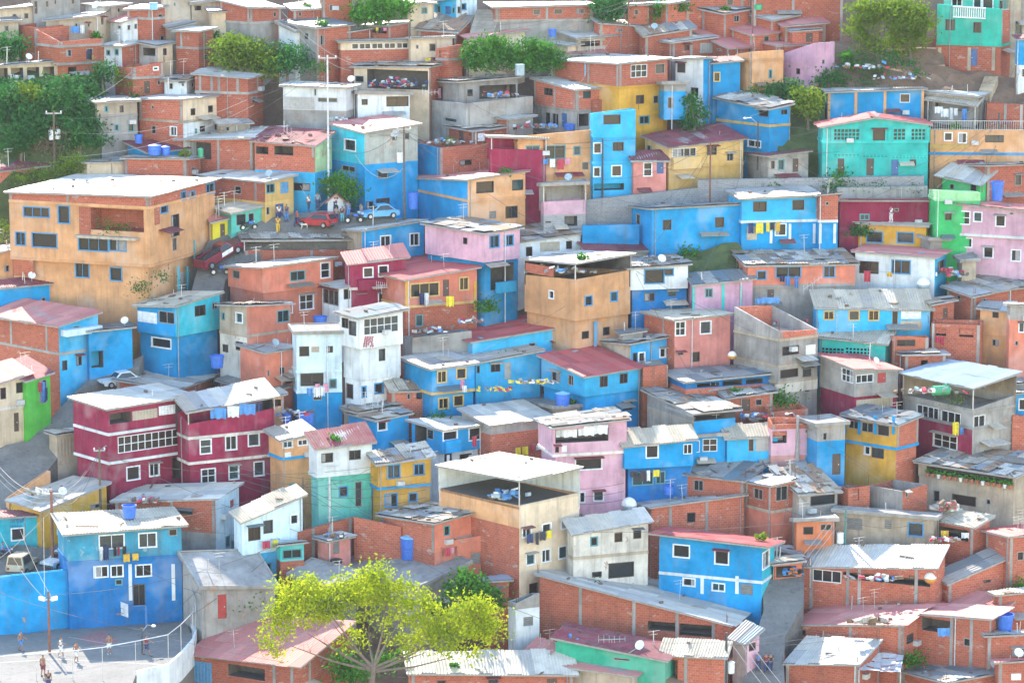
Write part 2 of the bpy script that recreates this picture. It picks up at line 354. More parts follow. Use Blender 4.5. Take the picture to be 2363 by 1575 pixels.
def H(label, L, C, R, th, yb, st, rf, wins='', gap=0, ov=.35, B=None, col='', colm='cc', led=None, deb=0, sub=False, name=None, gable=0, ext=6.0, thick=None, cat='house', group='houses on the hillside', rail=False, dmax=15., back=None):
    """one building. L, C, R: picture points of the wall tops at the left, near and right corner; yb: row where the near corner meets the ground"""
    global LAST
    Lx, Ly, Cx, Cy, Rx, Ry = sx(L[0]), sy(L[1]), sx(C[0]), sy(C[1]), sx(R[0]), sy(R[1])
    ybp = sy(yb); d = depth_of(ybp)
    if sub and LAST: d += .6
    base = at(Cx, ybp, d)
    px, py = base.x, base.y
    be = math.atan((Cx - PXW / 2) / FPX); t_ = rad(th)
    c_, s_ = math.cos(t_), math.sin(t_); ax = Vector((math.cos(be), -math.sin(be), 0)); ay = Vector((math.sin(be), math.cos(be), 0))
    r = ax * c_ + ay * s_; l = -ax * s_ + ay * c_
    nR, nL = -l, -r                                           # outward normals: right face runs along r, left face along l
    P0 = Vector((px, py, 0))
    a = (on_plane(Rx, Ry, base, l) - base).dot(r); b = (on_plane(Lx, Ly, base, r) - base).dot(l)
    a = min(max(a, 1.4 if not thick else .25), dmax if th > 45 else 60); b = min(max(b, 1.4 if not thick else .25), dmax if th < 45 else 60)
    if thick:
        if th < 45: b = thick
        else: a = thick
    C3, R3, L3 = P0.copy(), P0 + r * a, P0 + l * b
    C3.z = z_at(C3.x, C3.y, Cy); R3.z = z_at(R3.x, R3.y, Ry) if not thick or th < 45 else C3.z; L3.z = z_at(L3.x, L3.y, Ly) if not thick or th > 45 else C3.z
    mx = .42 * min(a, 9); R3.z = min(max(R3.z, C3.z - mx), C3.z + mx); mx = .42 * min(b, 9); L3.z = min(max(L3.z, C3.z - mx), C3.z + mx)
    B3 = P0 + r * a + l * b; B3.z = R3.z + L3.z - C3.z if B is None else z_at(B3.x, B3.y, sy(B))
    if not thick and not gable:
        for p_, j in ((R3, .07), (L3, .07), (B3, .16)): p_.z += R_.uniform(-j, j)
    bz = base.z
    if sub and LAST: ro = LAST['root']
    else:
        first = st.split(';')[0].split()
        code = [x for x in first if x[0].isalpha()][0].split('/')[0]
        nm = name or {'br': 'brick_house', 'bo': 'brick_house', 'cc': 'concrete_house', 'pl': 'plastered_house'}.get(code, 'painted_house')
        ro = root(nm, base, label, cat, group)
    g = gap / 3.92 * mpp(d)
    tops = [Vector((p.x, p.y, p.z - g)) for p in (C3, R3, L3, B3)]
    open_top = rf == 'no' or gap
    # storeys
    rows = []
    for s in st.split(';'):
        tk = s.split(); y = None; ins = 0.
        if not tk[0][0].isalpha(): y = float(tk.pop(0))
        ms = tk.pop(0).split('/'); ms = ms * 2 if len(ms) == 1 else ms
        if tk: ins = float(tk[0])
        rows.append((z_at(px, py, sy(y)) if y is not None else bz - ext, ms[0], ms[1], ins))
    wl = []
    for tkn in wins.split():
        nums = tkn[1:].rstrip('nwbkotdDrOGBsScXR'); kind = tkn[1 + len(nums):]
        x, y, ww, hh = map(float, nums.split(',')); wl.append((tkn[0], x, y, ww, hh, kind))
    zt = None
    done = set()
    for si, (zb, mL, mR, ins) in enumerate(rows):
        c0 = P0 - nR * ins - nL * ins                          # inset corner
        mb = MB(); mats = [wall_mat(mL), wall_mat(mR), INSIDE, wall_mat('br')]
        fills = []
        ntop = {}
        for face, org, dr, ln, nrm, mi, z0, z1 in (('R', c0, r, a - ins, nR, 1, tops[0].z, tops[1].z), ('L', c0, l, b - ins, nL, 0, tops[0].z, tops[2].z)):
            ta, tb = (z0, z1) if si == 0 else (zt, zt)
            fp = (lambda org, dr, nrm: (lambda u, z, dd: Vector((org.x, org.y, z)) + dr * u + nrm * dd))(org, dr, nrm)
            zmin = min(ta, tb); holes = []
            for wi, (fc, x, y, ww, hh, kind) in enumerate(wl):
                if fc != face or wi in done: continue
                pc = on_plane(sx(x), sy(y), fp(0, 0, 0), nrm)
                if not (zb + .15 < pc.z < max(ta, tb)): continue
                done.add(wi)
                uu = [(on_plane(sx(x + k * ww / 2), sy(y), fp(0, 0, 0), nrm) - org).dot(dr) for k in (-1, 1)]
                u0, u1 = sorted(uu); h2 = hh / 3.92 * mpp(d) / 2 / math.cos(PITCH)
                u0, u1 = max(.12, u0), min(ln - .12, u1); v0, v1 = max(zb + .08, pc.z - h2), min(zmin - .1, pc.z + h2)
                if u1 - u0 < .2 or v1 - v0 < .2: continue
                if any(u0 < q[1] + .05 and u1 > q[0] - .05 and v0 < q[3] + .05 and v1 > q[2] - .05 for q in holes): continue
                holes.append((u0, u1, v0, v1, kind))
            us = sorted({0, ln} | {h[0] for h in holes} | {h[1] for h in holes}); zs = sorted({zb, zmin} | {h[2] for h in holes} | {h[3] for h in holes})
            for i in range(len(us) - 1):
                for j in range(len(zs) - 1):
                    um, zm = (us[i] + us[i + 1]) / 2, (zs[j] + zs[j + 1]) / 2
                    if any(h[0] < um < h[1] and h[2] < zm < h[3] for h in holes): continue
                    q = [(us[i], zs[j]), (us[i + 1], zs[j]), (us[i + 1], zs[j + 1]), (us[i], zs[j + 1])]
                    mb.quad([fp(u, z, 0) for u, z in q], mi, q)
            if abs(ta - tb) > 1e-3:
                q = [(0, zmin), (ln, zmin)] + ([(ln, tb), (0, ta)] if ta > zmin and tb > zmin else [(ln, tb)] if tb > zmin else [(0, ta)])
                mb.quad([fp(u, z, 0) for u, z in q], mi, q)
            if gable and si == 0 and face == 'R':
                q = [(0, ta), (ln, tb), (ln * .5, (ta + tb) / 2 + gable)]; mb.quad([fp(u, z, 0) for u, z in q], mi, q)
            for (u0, u1, v0, v1, kind) in holes:
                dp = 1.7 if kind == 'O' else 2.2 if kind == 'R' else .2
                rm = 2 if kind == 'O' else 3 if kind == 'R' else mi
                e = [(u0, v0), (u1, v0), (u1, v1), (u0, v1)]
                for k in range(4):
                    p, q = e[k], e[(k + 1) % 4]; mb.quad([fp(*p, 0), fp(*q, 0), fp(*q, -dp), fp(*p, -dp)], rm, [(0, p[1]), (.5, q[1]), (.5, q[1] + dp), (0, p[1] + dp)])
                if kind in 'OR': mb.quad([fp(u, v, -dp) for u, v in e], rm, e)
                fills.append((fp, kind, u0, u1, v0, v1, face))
        # far faces, parapet or floor
        zt_c = [t.z for t in tops] if si == 0 else [zt] * 4
        pr, pl_ = c0 + r * (a - ins), c0 + l * (b - ins); pb = c0 + r * (a - ins) + l * (b - ins)
        for p, q, z0, z1, m in ((pr, pb, zt_c[1], zt_c[3], 0), (pl_, pb, zt_c[2], zt_c[3], 1)):
            ln2 = (q - p).length
            mb.quad([(p.x, p.y, zb), (q.x, q.y, zb), (q.x, q.y, z1), (p.x, p.y, z0)], m, [(0, zb), (ln2, zb), (ln2, z1), (0, z0)])
        if si == 0 and open_top:
            k = .16; fl = min(zt_c) - (.95 if not gap else .45)
            ic = [c0 + r * k + l * k, pr - r * k + l * k, pb - r * k - l * k, pl_ + r * k - l * k]; oc_ = [c0, pr, pb, pl_]; zz = [zt_c[0], zt_c[1], zt_c[3], zt_c[2]]
            for i in range(4):
                j = (i + 1) % 4; A, Bq, Ci, Di = oc_[i], oc_[j], ic[j], ic[i]
                mb.quad([(A.x, A.y, zz[i]), (Bq.x, Bq.y, zz[j]), (Ci.x, Ci.y, zz[j]), (Di.x, Di.y, zz[i])], 1 if i in (0, 2) else 0)
                mb.quad([(Di.x, Di.y, fl), (Ci.x, Ci.y, fl), (Ci.x, Ci.y, zz[j]), (Di.x, Di.y, zz[i])], 1 if i in (0, 2) else 0)
            mats.append(wall_mat('wc' if back == 'wh' else 'cc')); mb.quad([(p.x, p.y, fl) for p in ic], 4)
        else:
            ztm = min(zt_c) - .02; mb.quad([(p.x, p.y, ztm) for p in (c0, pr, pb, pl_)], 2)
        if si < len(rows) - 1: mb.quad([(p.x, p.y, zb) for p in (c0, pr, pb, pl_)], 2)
        wo = mb.build('wall', mats, ro)
        for fp, kind, u0, u1, v0, v1, _f in fills: opening(ro, wo, fp, kind, u0, u1, v0, v1)
        if led and si < len(rows) - 1:
            k = .09; mb = MB(); q = [c0 + nR * k + nL * k, pr + nR * k, pb, pl_ + nL * k]
            mb.hexa([Vector((p.x, p.y, zb - .05)) for p in q], [Vector((p.x, p.y, zb + .2)) for p in q]); mb.build('floor_slab', wall_mat(led), ro)
        if si == 0:
            for face, org, dr, nrm, ln, z1, m_ in (('R', c0, r, nR, a, tops[1].z, mR), ('L', c0, l, nL, b, tops[2].z, mL)):
                if m_ not in ('br', 'bo') or face in col or ln < 3.2 or thick: continue
                for u in ([.2, ln - .2] + ([ln * R_.uniform(.42, .58)] if ln > 7 else [])):
                    if any(f_[2] - .2 < u < f_[3] + .2 and f_[0] is not None and (f_[6] == face) for f_ in fills): continue
                    p = org + dr * (u - .13); mb = MB(); zc = tops[0].z + (z1 - tops[0].z) * u / ln
                    mb.box(Vector((p.x, p.y, zb + .01)) - nrm * .04, dr * .26, nrm * .065, (0, 0, zc - zb - .05)); mb.build('column', wall_mat(colm), ro)
            for tk in col.split():
                face, x = tk[0], float(tk[1:]); org, dr, nrm, ln, z1 = (c0, r, nR, a, tops[1].z) if face == 'R' else (c0, l, nL, b, tops[2].z)
                u = (on_plane(sx(x), sy(C[1]), Vector((org.x, org.y, 0)), nrm) - org).dot(dr)
                if not .1 < u < ln: continue
                zc = tops[0].z + (z1 - tops[0].z) * u / ln; p = org + dr * (u - .14)
                mb = MB(); zb2 = rows[-1][0] if len(rows) < 2 else rows[0][0]
                mb.box(Vector((p.x, p.y, zb2 + .01)) - nrm * .04, dr * .28, nrm * .075, (0, 0, zc - zb2 - .03)); mb.build('column', wall_mat(colm), ro)
        zt = zb
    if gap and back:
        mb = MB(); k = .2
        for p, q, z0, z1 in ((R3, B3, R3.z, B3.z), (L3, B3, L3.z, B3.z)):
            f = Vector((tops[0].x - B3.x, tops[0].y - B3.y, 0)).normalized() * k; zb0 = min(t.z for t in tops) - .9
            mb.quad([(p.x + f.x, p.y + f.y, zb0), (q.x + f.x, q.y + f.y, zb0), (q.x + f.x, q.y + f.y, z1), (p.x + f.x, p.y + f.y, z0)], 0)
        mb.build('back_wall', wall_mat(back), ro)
    if not thick: extras(ro, rows, P0, r, l, a, b, nR, nL, tops, open_top, mR0=rows[-1][2])
    pl_n = (R3 - C3).cross(L3 - C3).normalized()
    if rf != 'no':
        if gap:
            for i, (x, y) in enumerate(((C3, tops[0]), (R3, tops[1]), (L3, tops[2]), (B3, tops[3]))):
                mb = MB(); mb.tube(y - Vector((0, 0, .05)), x, .06, n=6); mb.build('post', STEEL, ro)
        if gable:
            mid_f = (C3 + R3) / 2 + Vector((0, 0, gable)); mid_b = (L3 + B3) / 2 + Vector((0, 0, gable))
            roof(ro, rf, mid_f.copy(), R3, mid_b, B3, ov, deb); roof(ro, rf, C3, mid_f, L3, mid_b, ov, 0)
        else: roof(ro, rf, C3, R3, L3, B3, ov, deb)
        top = C3 + Vector((0, 0, .30))
    else: top = tops[0] - Vector((0, 0, .95))
    fl = min(t.z for t in tops) - .95
    LAST = dict(root=ro, p0=top if rf != 'no' and not gap else Vector((px, py, fl)), n=pl_n if rf != 'no' and not gap else Vector((0, 0, 1)), base=base, r=r, l=l, a=a, b=b, roof=C3, rn=pl_n)
    HOUSES.append(LAST)
    if rail:
        mb = MB()
        for org, dr, ln in ((P0, r, a),):
            n = int(ln / .22)
            for i in range(n + 1): p = org + dr * (ln * i / n); mb.tube((p.x, p.y, tops[0].z), (p.x, p.y, tops[0].z + .95), .018, n=4, cap=False)
            for h in (.1, .95): mb.tube((org.x, org.y, tops[0].z + h), (org.x + dr.x * ln, org.y + dr.y * ln, tops[0].z + h), .03, n=4)
        mb.build('railing', STEEL, ro)
    return LAST
def extras(ro, rows, P0, r, l, a, b, nR, nL, tops, open_top, mR0):
    """pipes, rebar and vents that self built houses carry"""
    zb = rows[-1][0]
    if R_.random() < .45:
        face = R_.random() < .65; dr, nn, ln, z1 = (r, nR, a, tops[1].z) if face else (l, nL, b, tops[2].z)
        u = ln * R_.choice((.04, .96, R_.uniform(.2, .8))); zt = tops[0].z + (z1 - tops[0].z) * u / ln - .1; p = P0 + dr * u + nn * .08; mb = MB()
        mb.tube((p.x, p.y, zb), (p.x, p.y, zt), .045, n=6); mb.tube((p.x, p.y, zt), Vector((p.x, p.y, zt + .05)) - nn * .1, .045, n=6); mb.build('drain_pipe', R_.choice((TANKM_W, PIPE_G, PIPE_G)), ro)
    if open_top or (rows[0][2] == 'br' and R_.random() < .3):
        for q, t in zip((P0, P0 + r * a, P0 + l * b), tops):
            if R_.random() < .7:
                c = q + (r * (a / 2) + l * (b / 2)).normalized() * .25; mb = MB()
                for _ in range(4): o = Vector((R_.uniform(-.1, .1), R_.uniform(-.1, .1), 0)); mb.tube(Vector((c.x, c.y, t.z)) + o, Vector((c.x, c.y, t.z + R_.uniform(.5, 1.1))) + o * 1.4, .018, n=4)
                mb.build('rebar', RUST, ro)
    for _ in range(2):
        if R_.random() < .28 and a > 3.2:
            w2 = R_.uniform(1.2, min(3.2, a * .6)); u = R_.uniform(.1, a - w2 - .1); z = tops[0].z - R_.uniform(1.5, max(1.6, min(4.5, tops[0].z - zb - 6))); o_ = R_.uniform(.7, 1.3); p = P0 + r * u; k = R_.choice(('zn', 'zd', 'zp', 'zm', 'ct')); mb = MB()
            n = max(2, int(w2 / .5))
            for i in range(n):
                d_ = R_.uniform(-.05, .05); q0, q1 = p + r * (w2 * i / n), p + r * (w2 * (i + 1) / n); f = lambda q, o2, z2: Vector((q.x, q.y, z2)) + nR * o2
                mb.hexa([f(q0, .0, z), f(q1, .0, z), f(q1, o_ + d_, z - .28), f(q0, o_ + d_, z - .28)], [f(q0, .0, z + .04 + .02 * (i % 2)), f(q1, .0, z + .04 + .02 * (i % 2)), f(q1, o_ + d_, z - .24), f(q0, o_ + d_, z - .24)])
            mb.build('porch_roof', sheet_mat(k), ro)
    if not open_top and R_.random() < .45:
        for _ in range(R_.randint(1, 3)):
            u, v = R_.uniform(.15, .85), R_.uniform(.1, .8); q = P0 + r * (a * u) + l * (b * v); z = tops[0].z * (1 - u - v) + tops[1].z * u + tops[2].z * v; h_ = R_.uniform(.5, 2.2); mb = MB(); mb.tube((q.x, q.y, z), (q.x + R_.uniform(-.1, .1), q.y, z + h_), R_.choice((.02, .03, .05)), n=5)
            if h_ > 1.4: mb.tube((q.x - .5, q.y, z + h_ - .1), (q.x + .5, q.y + .2, z + h_), .015, n=4); mb.tube((q.x - .35, q.y, z + h_ - .35), (q.x + .35, q.y + .2, z + h_ - .3), .015, n=4)
            mb.build('roof_pipe', STEEL, ro)
    if R_.random() < .25 and a > 3:
        u = R_.uniform(.15, .85) * a; z = tops[0].z - R_.uniform(1.2, 2.2); p = P0 + r * u; mb = MB(); mb.box(Vector((p.x, p.y, z)) + nR * .01, r * .7, nR * .45, (0, 0, .42)); mb.build('air_conditioner', AC, ro)
def spot(x, y, on=None, roofp=False):
    """place seen at tile point (x, y) on a house's roof or floor, else on the hillside"""
    if on is None: return ground(sx(x), sy(y))
    p = on_plane(sx(x), sy(y), on['roof'] + Vector((0, 0, .26)) if roofp else on['p0'], on['rn'] if roofp else on['n'])
    return p
# ======================================================= houses, read tile by tile (tile points / 3.92 = photo pixels)
T(0, 0)
H('cream house with two arched windows at the top left corner', (-40, 100), (6, 98), (298, 66), 20, 190, 'cr', 'zn', 'R130,150,38,45n R237,145,40,50n')
H('tall grey concrete house with small dark windows cut by the top edge', (285, -60), (303, -58), (722, -66), 8, 115, 'cc', 'cs', 'R425,38,32,60n R500,20,22,45n R660,15,36,50n R320,70,36,110d')
H('white and tan house under a bright zinc roof behind the pink roofed one', (775, 55), (945, 70), (1160, 42), 28, 155, 'wh/pl', 'zw', 'R1075,90,26,46n')
H('narrow brick house carrying a pale blue box tank', (1148, 95), (1370, 92), (1490, 74), 50, 360, '178 br;br', 'zn', 'R1450,152,40,46n R1480,345,60,44n', led='cc')
HTANK = LAST
H('white house with a pink sheet roof and four small square windows', (985, 195), (1110, 206), (1368, 126), 22, 345, 'wh', 'zl', 'L1080,247,26,30n R1165,250,26,46n R1227,240,26,46n R1303,226,22,42n')
H('brick and plaster house under a long slanting white roof', (415, 190), (872, 152), (978, 120), 66, 330, 'pl/cr', 'zn', 'L697,220,42,62n L803,222,20,50n R925,192,22,66n')
H('roofless brick house with an unfinished upper floor left of the tarpaulin', (168, 228), (330, 252), (655, 212), 30, 400, 'br', 'no')
H('brick house over concrete pillars with washing in its window', (320, 262), (548, 380), (940, 335), 32, 705, '430 br;590 bo;bo .5', 'no', 'R622,482,52,62n R812,488,58,100n R655,650,75,86O R790,640,190,84O', led='cc')
H('white and brick house under a pale zinc roof beside the hillside trees', (903, 424), (1105, 426), (1264, 398), 42, 585, 'wh/br', 'zw', 'L980,478,36,52t L1056,468,36,70t R1188,447,22,18n')
H('grey shack with a dark open porch and a cream side wall', (1258, 398), (1430, 424), (1560, 402), 45, 600, 'cc/cr', 'zd', 'L1350,470,110,70O R1490,470,32,62k', deb=.15)
H('two storey brick house with a stepped parapet below the grey shack', (1040, 606), (1205, 612), (1480, 562), 25, 860, '715 br;br', 'no', 'R1408,604,36,52w R1437,748,30,44n R1330,790,50,110d', led='cc')
H('curved brick tower under a flat white roof left of the yellow bush', (1592, 285), (1800, 292), (1930, 262), 50, 620, '446 br;br', 'zw', 'R1855,330,22,42n R1862,520,32,52n', led='cc', col='L1640')
H('pale weathered block with one small window near the top edge', (1470, -50), (1482, -48), (1720, -50), 10, 190, 'pl', 'cs', 'R1580,40,18,32n')
H('plaster house with a turquoise balcony near the top edge', (1722, 44), (1736, 46), (1985, 18), 18, 140, 'pl', 'cs', 'R1790,70,60,50O')
H('plaster house under a striped red and grey roof with two windows', (1888, 92), (1915, 118), (2258, 102), 12, 250, 'cr', 'zd', 'R2095,155,42,62n R2202,166,26,48n')
H('tall brick house with a flat white roof and one black window', (1990, 8), (2262, 76), (2542, 72), 40, 420, '218 br;cc', 'zw', 'R2486,132,26,46n', led='cc')
H('low shack with a slanting white roof beside the curved brick tower', (1510, 238), (1540, 262), (1740, 218), 20, 330, 'pl', 'zn', 'R1620,290,30,40n')
H('open gallery house with white posts and a brick parapet', (-90, 608), (-60, 612), (525, 562), 14, 800, '745 cr;br', 'zn', 'R20,672,100,110O R155,668,110,120O R300,655,110,120O R440,645,100,115O')
H('small grey and tan house among trees with blue zinc roof', (745, 905), (885, 936), (1240, 914), 20, 1258, '1060 pl;cc', 'zd', 'R962,986,36,62t R1100,986,36,62k R1055,1155,42,62t R1185,1150,56,82t', led='cc')
H('two storey house with a brick flank and a cream front', (1258, 900), (1658, 908), (1995, 872), 50, 1245, '1112 br/cr;br/wh', 'zw', 'L1380,972,26,30n L1390,1175,42,72n L1570,1186,52,72w R1745,1012,42,62k R1903,986,42,62k R1830,1166,46,52k R1960,1150,36,46k R1772,1186,20,44t', led='pl')
H('long brick house with concrete columns and two white roofs', (1762, 672), (2245, 714), (2378, 682), 66, 1005, '852 br;br', 'zw', 'R2300,900,50,52n', col='L1810 L1915 L1980 L2150 R2330', led='cc')
H('white cottage with a brown patched roof beside the brick wall', (1487, 738), (1690, 732), (1765, 702), 60, 852, 'wh/cc', 'zp', 'L1548,780,32,54n R1745,772,24,48n L1655,758,20,44n', deb=.4)
H('small tan house under a crooked cream roof by the power lines', (1960, 1102), (2000, 1132), (2262, 1112), 18, 1200, 'pl', 'zw', 'R2060,1165,34,40n')
H('brick house with a hanging white sheet under a huge bright roof', (1640, 1270), (2290, 1252), (2540, 1166), 58, 1500, 'br', 'zw', 'L1780,1360,260,150O R2400,1330,60,90n', ov=.6)
H('low blue house under a dark maroon roof behind the tanks', (1155, 1300), (1340, 1385), (1690, 1352), 32, 1440, 'bl', 'zm')
HT2 = LAST
H('pink brown roof at the left edge below the dry bushes', (-160, 1500), (-80, 1562), (440, 1500), 20, 1640, 'sa', 'zm')
# ---- top row, second tile
T(600, 0)
H('brick shack with bright zinc strips near the top edge', (255, 62), (300, 96), (588, 76), 22, 185, 'br', 'zn', 'R360,130,30,40n', deb=.2)
H('brown plaster house with a tall dark window at the top edge', (545, -60), (560, -58), (862, -62), 10, 112, 'pl/bo', 'cs', 'R645,70,34,56n')
H('wide brick house with a dark weathered zinc roof', (195, 205), (510, 264), (822, 234), 40, 560, 'cc/br', 'zd', 'L420,330,40,60n R555,365,34,92n R740,420,40,60n', deb=.25)
H('narrow white plastered house in front of the bushes', (168, 226), (318, 290), (345, 284), 40, 450, 'wh', 'cs')
H('brick house with coloured washing on its porch line', (920, 246), (1160, 242), (1358, 206), 50, 326, 'br', 'zw', 'L1080,275,130,50O')
H('low brick shed under a narrow slanting zinc roof', (705, 290), (760, 305), (1000, 270), 22, 332, 'br', 'zn')
H('long gallery house with a glazed white framed veranda', (640, 366), (730, 388), (1358, 378), 10, 530, '456 cr;br', 'ct', 'L685,425,70,56G R860,420,62,66G R950,420,104,66G R1062,420,104,66G R1174,420,104,66G R1288,420,104,66G', name='gallery_house')
H('cream house beside the glazed gallery with one small window', (1352, 350), (1365, 357), (1740, 352), 10, 545, 'cr', 'ct', 'R1422,425,26,36n R1560,430,60,70n')
H('brick stair tower with an open doorway behind the junk terrace', (1592, 440), (1705, 420), (1828, 402), 45, 690, '548 br;br', 'no', 'L1655,490,66,110O', led='cc')
H('pale blue house with a blue shuttered window at the top edge', (1575, 22), (1776, -6), (1962, -10), 42, 160, 'sk/ws', 'cs', 'L1617,86,38,70t L1700,95,52,70D L1750,95,30,62t R1800,92,30,62n R1842,62,36,48b')
H('small cream house with a teal framed window left of the pale blue house', (1352, 30), (1365, 42), (1575, 36), 14, 152, 'cr', 'zn', 'R1487,96,56,60t')
H('brick hut under a wide patchwork of bright sheets', (1430, 262), (1780, 294), (1905, 170), 62, 360, 'br', 'zp', deb=.3)
H('brick house on a grey base with three dark windows and long white roof', (2055, 46), (2126, 78), (3018, 52), 9, 290, '196 br;cc', 'zw', 'R2502,105,66,60n R2697,100,76,60n R2897,98,72,52n', led='cc')
H('cream house under a pale pink corrugated roof behind the mango tree', (1842, 330), (1890, 350), (2395, 286), 20, 450, 'cr', 'zl', 'R1990,385,40,40n')
H('dark open workshop under a terrace littered with coloured scrap', (850, 606), (1530, 614), (1745, 560), 66, 830, 'cr/br', 'zp', 'L1250,720,560,170O L880,715,120,60n', deb=1.6)
H('white panelled house standing on a tall bare concrete base', (208, 788), (780, 802), (880, 774), 72, 1205, '880 wh;1005 st;cc', 'zw', 'L355,930,270,120s L612,905,175,40n L500,850,20,110n', deb=.4)
H('white house with a wide shop like window and a grey slab roof', (832, 842), (885, 850), (1354, 854), 10, 1080, 'wh', 'cs', 'R947,923,54,52k R1245,910,205,105k')
H('big bare concrete house with a stained parapet terrace', (1376, 890), (1865, 937), (2470, 872), 30, 1245, 'cc', 'no', 'L1455,1035,64,20n L1725,1085,110,36n')
H('upper', (1558, 738), (1800, 752), (2330, 702), 24, 1060, 'cc', 'zp', 'L1628,840,52,120d R2150,830,330,120O R1900,840,60,70n', sub=True, deb=.2)
H('turquoise house with peeling side wall and pink roof by the plaza', (645, 1132), (950, 1208), (1425, 1136), 34, 1775, '1490 cy/pc;bl', 'zl', 'L815,1312,98,92w R1215,1240,46,62n R1330,1232,46,62n R1110,1578,92,72n R1112,1830,124,76k R980,1860,86,76k L800,1525,120,50n', deb=.1)
H('blue and brick terrace house with junk on its roof deck', (1372, 1288), (1625, 1336), (2090, 1292), 30, 1530, 'bl/br', 'no', 'R1860,1470,110,50k')
HDECK = LAST
H('upper', (1692, 1146), (1935, 1192), (2280, 1148), 34, 1400, 'br', 'zp', 'L1820,1240,42,120d R2000,1240,60,70S', sub=True, deb=.15)
H('grey concrete house under a gleaming white slab roof', (1938, 1052), (2250, 1086), (2470, 1052), 36, 1230, 'br/cc', 'zw', 'R2310,1150,50,60n')
H('mauve tower with an open roof deck and white posts', (2070, 1236), (2095, 1248), (2588, 1268), 8, 1815, 'mv', 'zw', '', gap=96, ext=8, back='mv')
H('brick house under a bare red lattice roof with a green plaster flank', (-50, 1276), (500, 1322), (648, 1212), 62, 1790, '1425 br/gp;1562 br/gp;sk', 'zm', 'L215,1372,170,96O L20,1375,110,96O L380,1690,150,70k', deb=.5)
# ---- top row, third tile
T(1200, 0)
H('brick house with a small balcony of green plants near the top', (962, 50), (985, 56), (1165, 52), 16, 232, 'br', 'zn', 'R1050,110,40,50n')
H('brick and white house with a slanting zinc roof and satellite dish', (1102, 46), (1340, 42), (1500, 22), 44, 225, 'br', 'zw', 'L1240,110,70,90O', deb=.1)
H('brick house under a bright patchwork roof right of the plants', (1497, 66), (1840, 132), (2092, 88), 45, 245, 'br', 'zp', 'R1960,170,50,60n', deb=.8, col='L1660')
H('far row of bare brick rooms along the top edge', (1490, -40), (1500, -38), (2480, -60), 6, 65, 'br', 'zn', 'R1900,20,60,60n')
H('brick house under a wide pale grey zinc roof', (1987, 126), (2290, 190), (2500, 150), 40, 265, 'br', 'zn')
H('brick house under a folded light pink roof near the top', (1718, 190), (2100, 324), (2345, 292), 38, 400, 'br', 'zl', 'R2230,350,50,50n')
H('brick house under a pale red roof with a bright lower edge', (1562, 292), (1890, 442), (2072, 430), 36, 500, 'br', 'zl', 'L1800,440,40,40n')
H('brick house under a pink roof beside the leaning white board', (1950, 330), (2330, 422), (2600, 408), 34, 500, 'br', 'zl')
H('brick house with windows and a grey board under a flat zinc roof', (1088, 346), (1370, 394), (1757, 340), 32, 500, 'br', 'zn', 'L1180,430,42,66k L1240,432,42,66k R1510,430,44,52k R1690,425,124,112s', col='R1390 R1550')
H('low shop under a broad zinc roof beside the blue barrel', (332, 292), (520, 354), (880, 326), 32, 440, 'pl', 'zw', 'R660,395,220,46O')
HBAR = LAST
H('tiny cream hut with a white roof by the round mango crown', (255, 396), (430, 422), (545, 406), 38, 480, 'cr', 'zw')
H('house under a pale pink gabled roof behind the box tanks', (365, 482), (395, 497), (770, 490), 16, 545, 'cr', 'zl')
H('tall brick house with a big glazed window over an ochre storey', (302, 550), (890, 586), (1335, 540), 38, 1265, '802 br;1050 oc;oc', 'zw', 'R1075,642,148,116G R1265,622,86,90n R1085,900,74,80k R1125,1085,96,80t R1230,900,50,70n', led='oc', deb=.06)
H('brick house carrying two blue box tanks on its white roof', (126, 716), (500, 820), (1076, 776), 34, 1190, '1012 br;cc', 'zw', 'L258,820,78,86k R605,850,72,82k R682,846,78,82k R815,830,66,82k R920,845,60,110n L320,1090,60,130n L400,1090,50,130D L250,1080,50,130n R570,1085,100,110O', led='cc', deb=.08)
HBOX = LAST
H('tall sky blue house with hanging windows and a dark pole in front', (642, 1030), (658, 1032), (1046, 988), 14, 1730, '1240 sk;1480 sk;sk', 'no', 'R832,1078,156,92k R700,1340,62,84w R888,1325,100,80k R685,1555,72,76w R873,1545,80,86w R790,1690,300,60O', led='sk')
H('long ochre wall house with a dark veranda window', (-62, 1234), (-20, 1238), (668, 1174), 12, 1776, '1300 or;or', 'no', 'R315,1375,196,126t R115,1370,130,110t R515,1362,66,86t R590,1500,60,70n', led='or')
HOCH = LAST
H('white rendered house with a narrow blue end wall', (1408, 546), (1655, 536), (1745, 530), 58, 950, 'wh/bl', 'zn', 'L1460,616,72,84k L1580,828,66,70k')
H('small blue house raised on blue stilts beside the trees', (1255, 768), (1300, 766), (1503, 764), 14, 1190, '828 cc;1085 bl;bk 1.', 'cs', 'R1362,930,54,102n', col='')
H('blue house with a faded red roof in the shade of neighbours', (1702, 540), (1742, 576), (1992, 550), 16, 860, 'bl', 'zm', 'R1780,696,46,72o')
H('tall orange house with a plain parapet and one tiny window', (1948, 492), (2095, 470), (2385, 456), 34, 842, '552 or;or', 'no', 'R2265,670,36,82t', led='or')
HOR = LAST
T(1763, 0)
H('lilac house with rough cast walls right of the tall orange house', (182, 478), (455, 392), (640, 382), 45, 780, 'lp', 'no', 'L310,646,34,52k R537,560,24,42n L230,600,20,24n')
HLIL = LAST
T(1200, 0)
H('blue house with a patched roof over a storey with ochre pillars', (1782, 892), (2250, 992), (2445, 946), 42, 1372, '1146 bl;bl', 'zp', 'L2205,1022,84,66k R2390,1002,56,68k L2120,1300,112,52w', deb=.3, led='oy', col='')
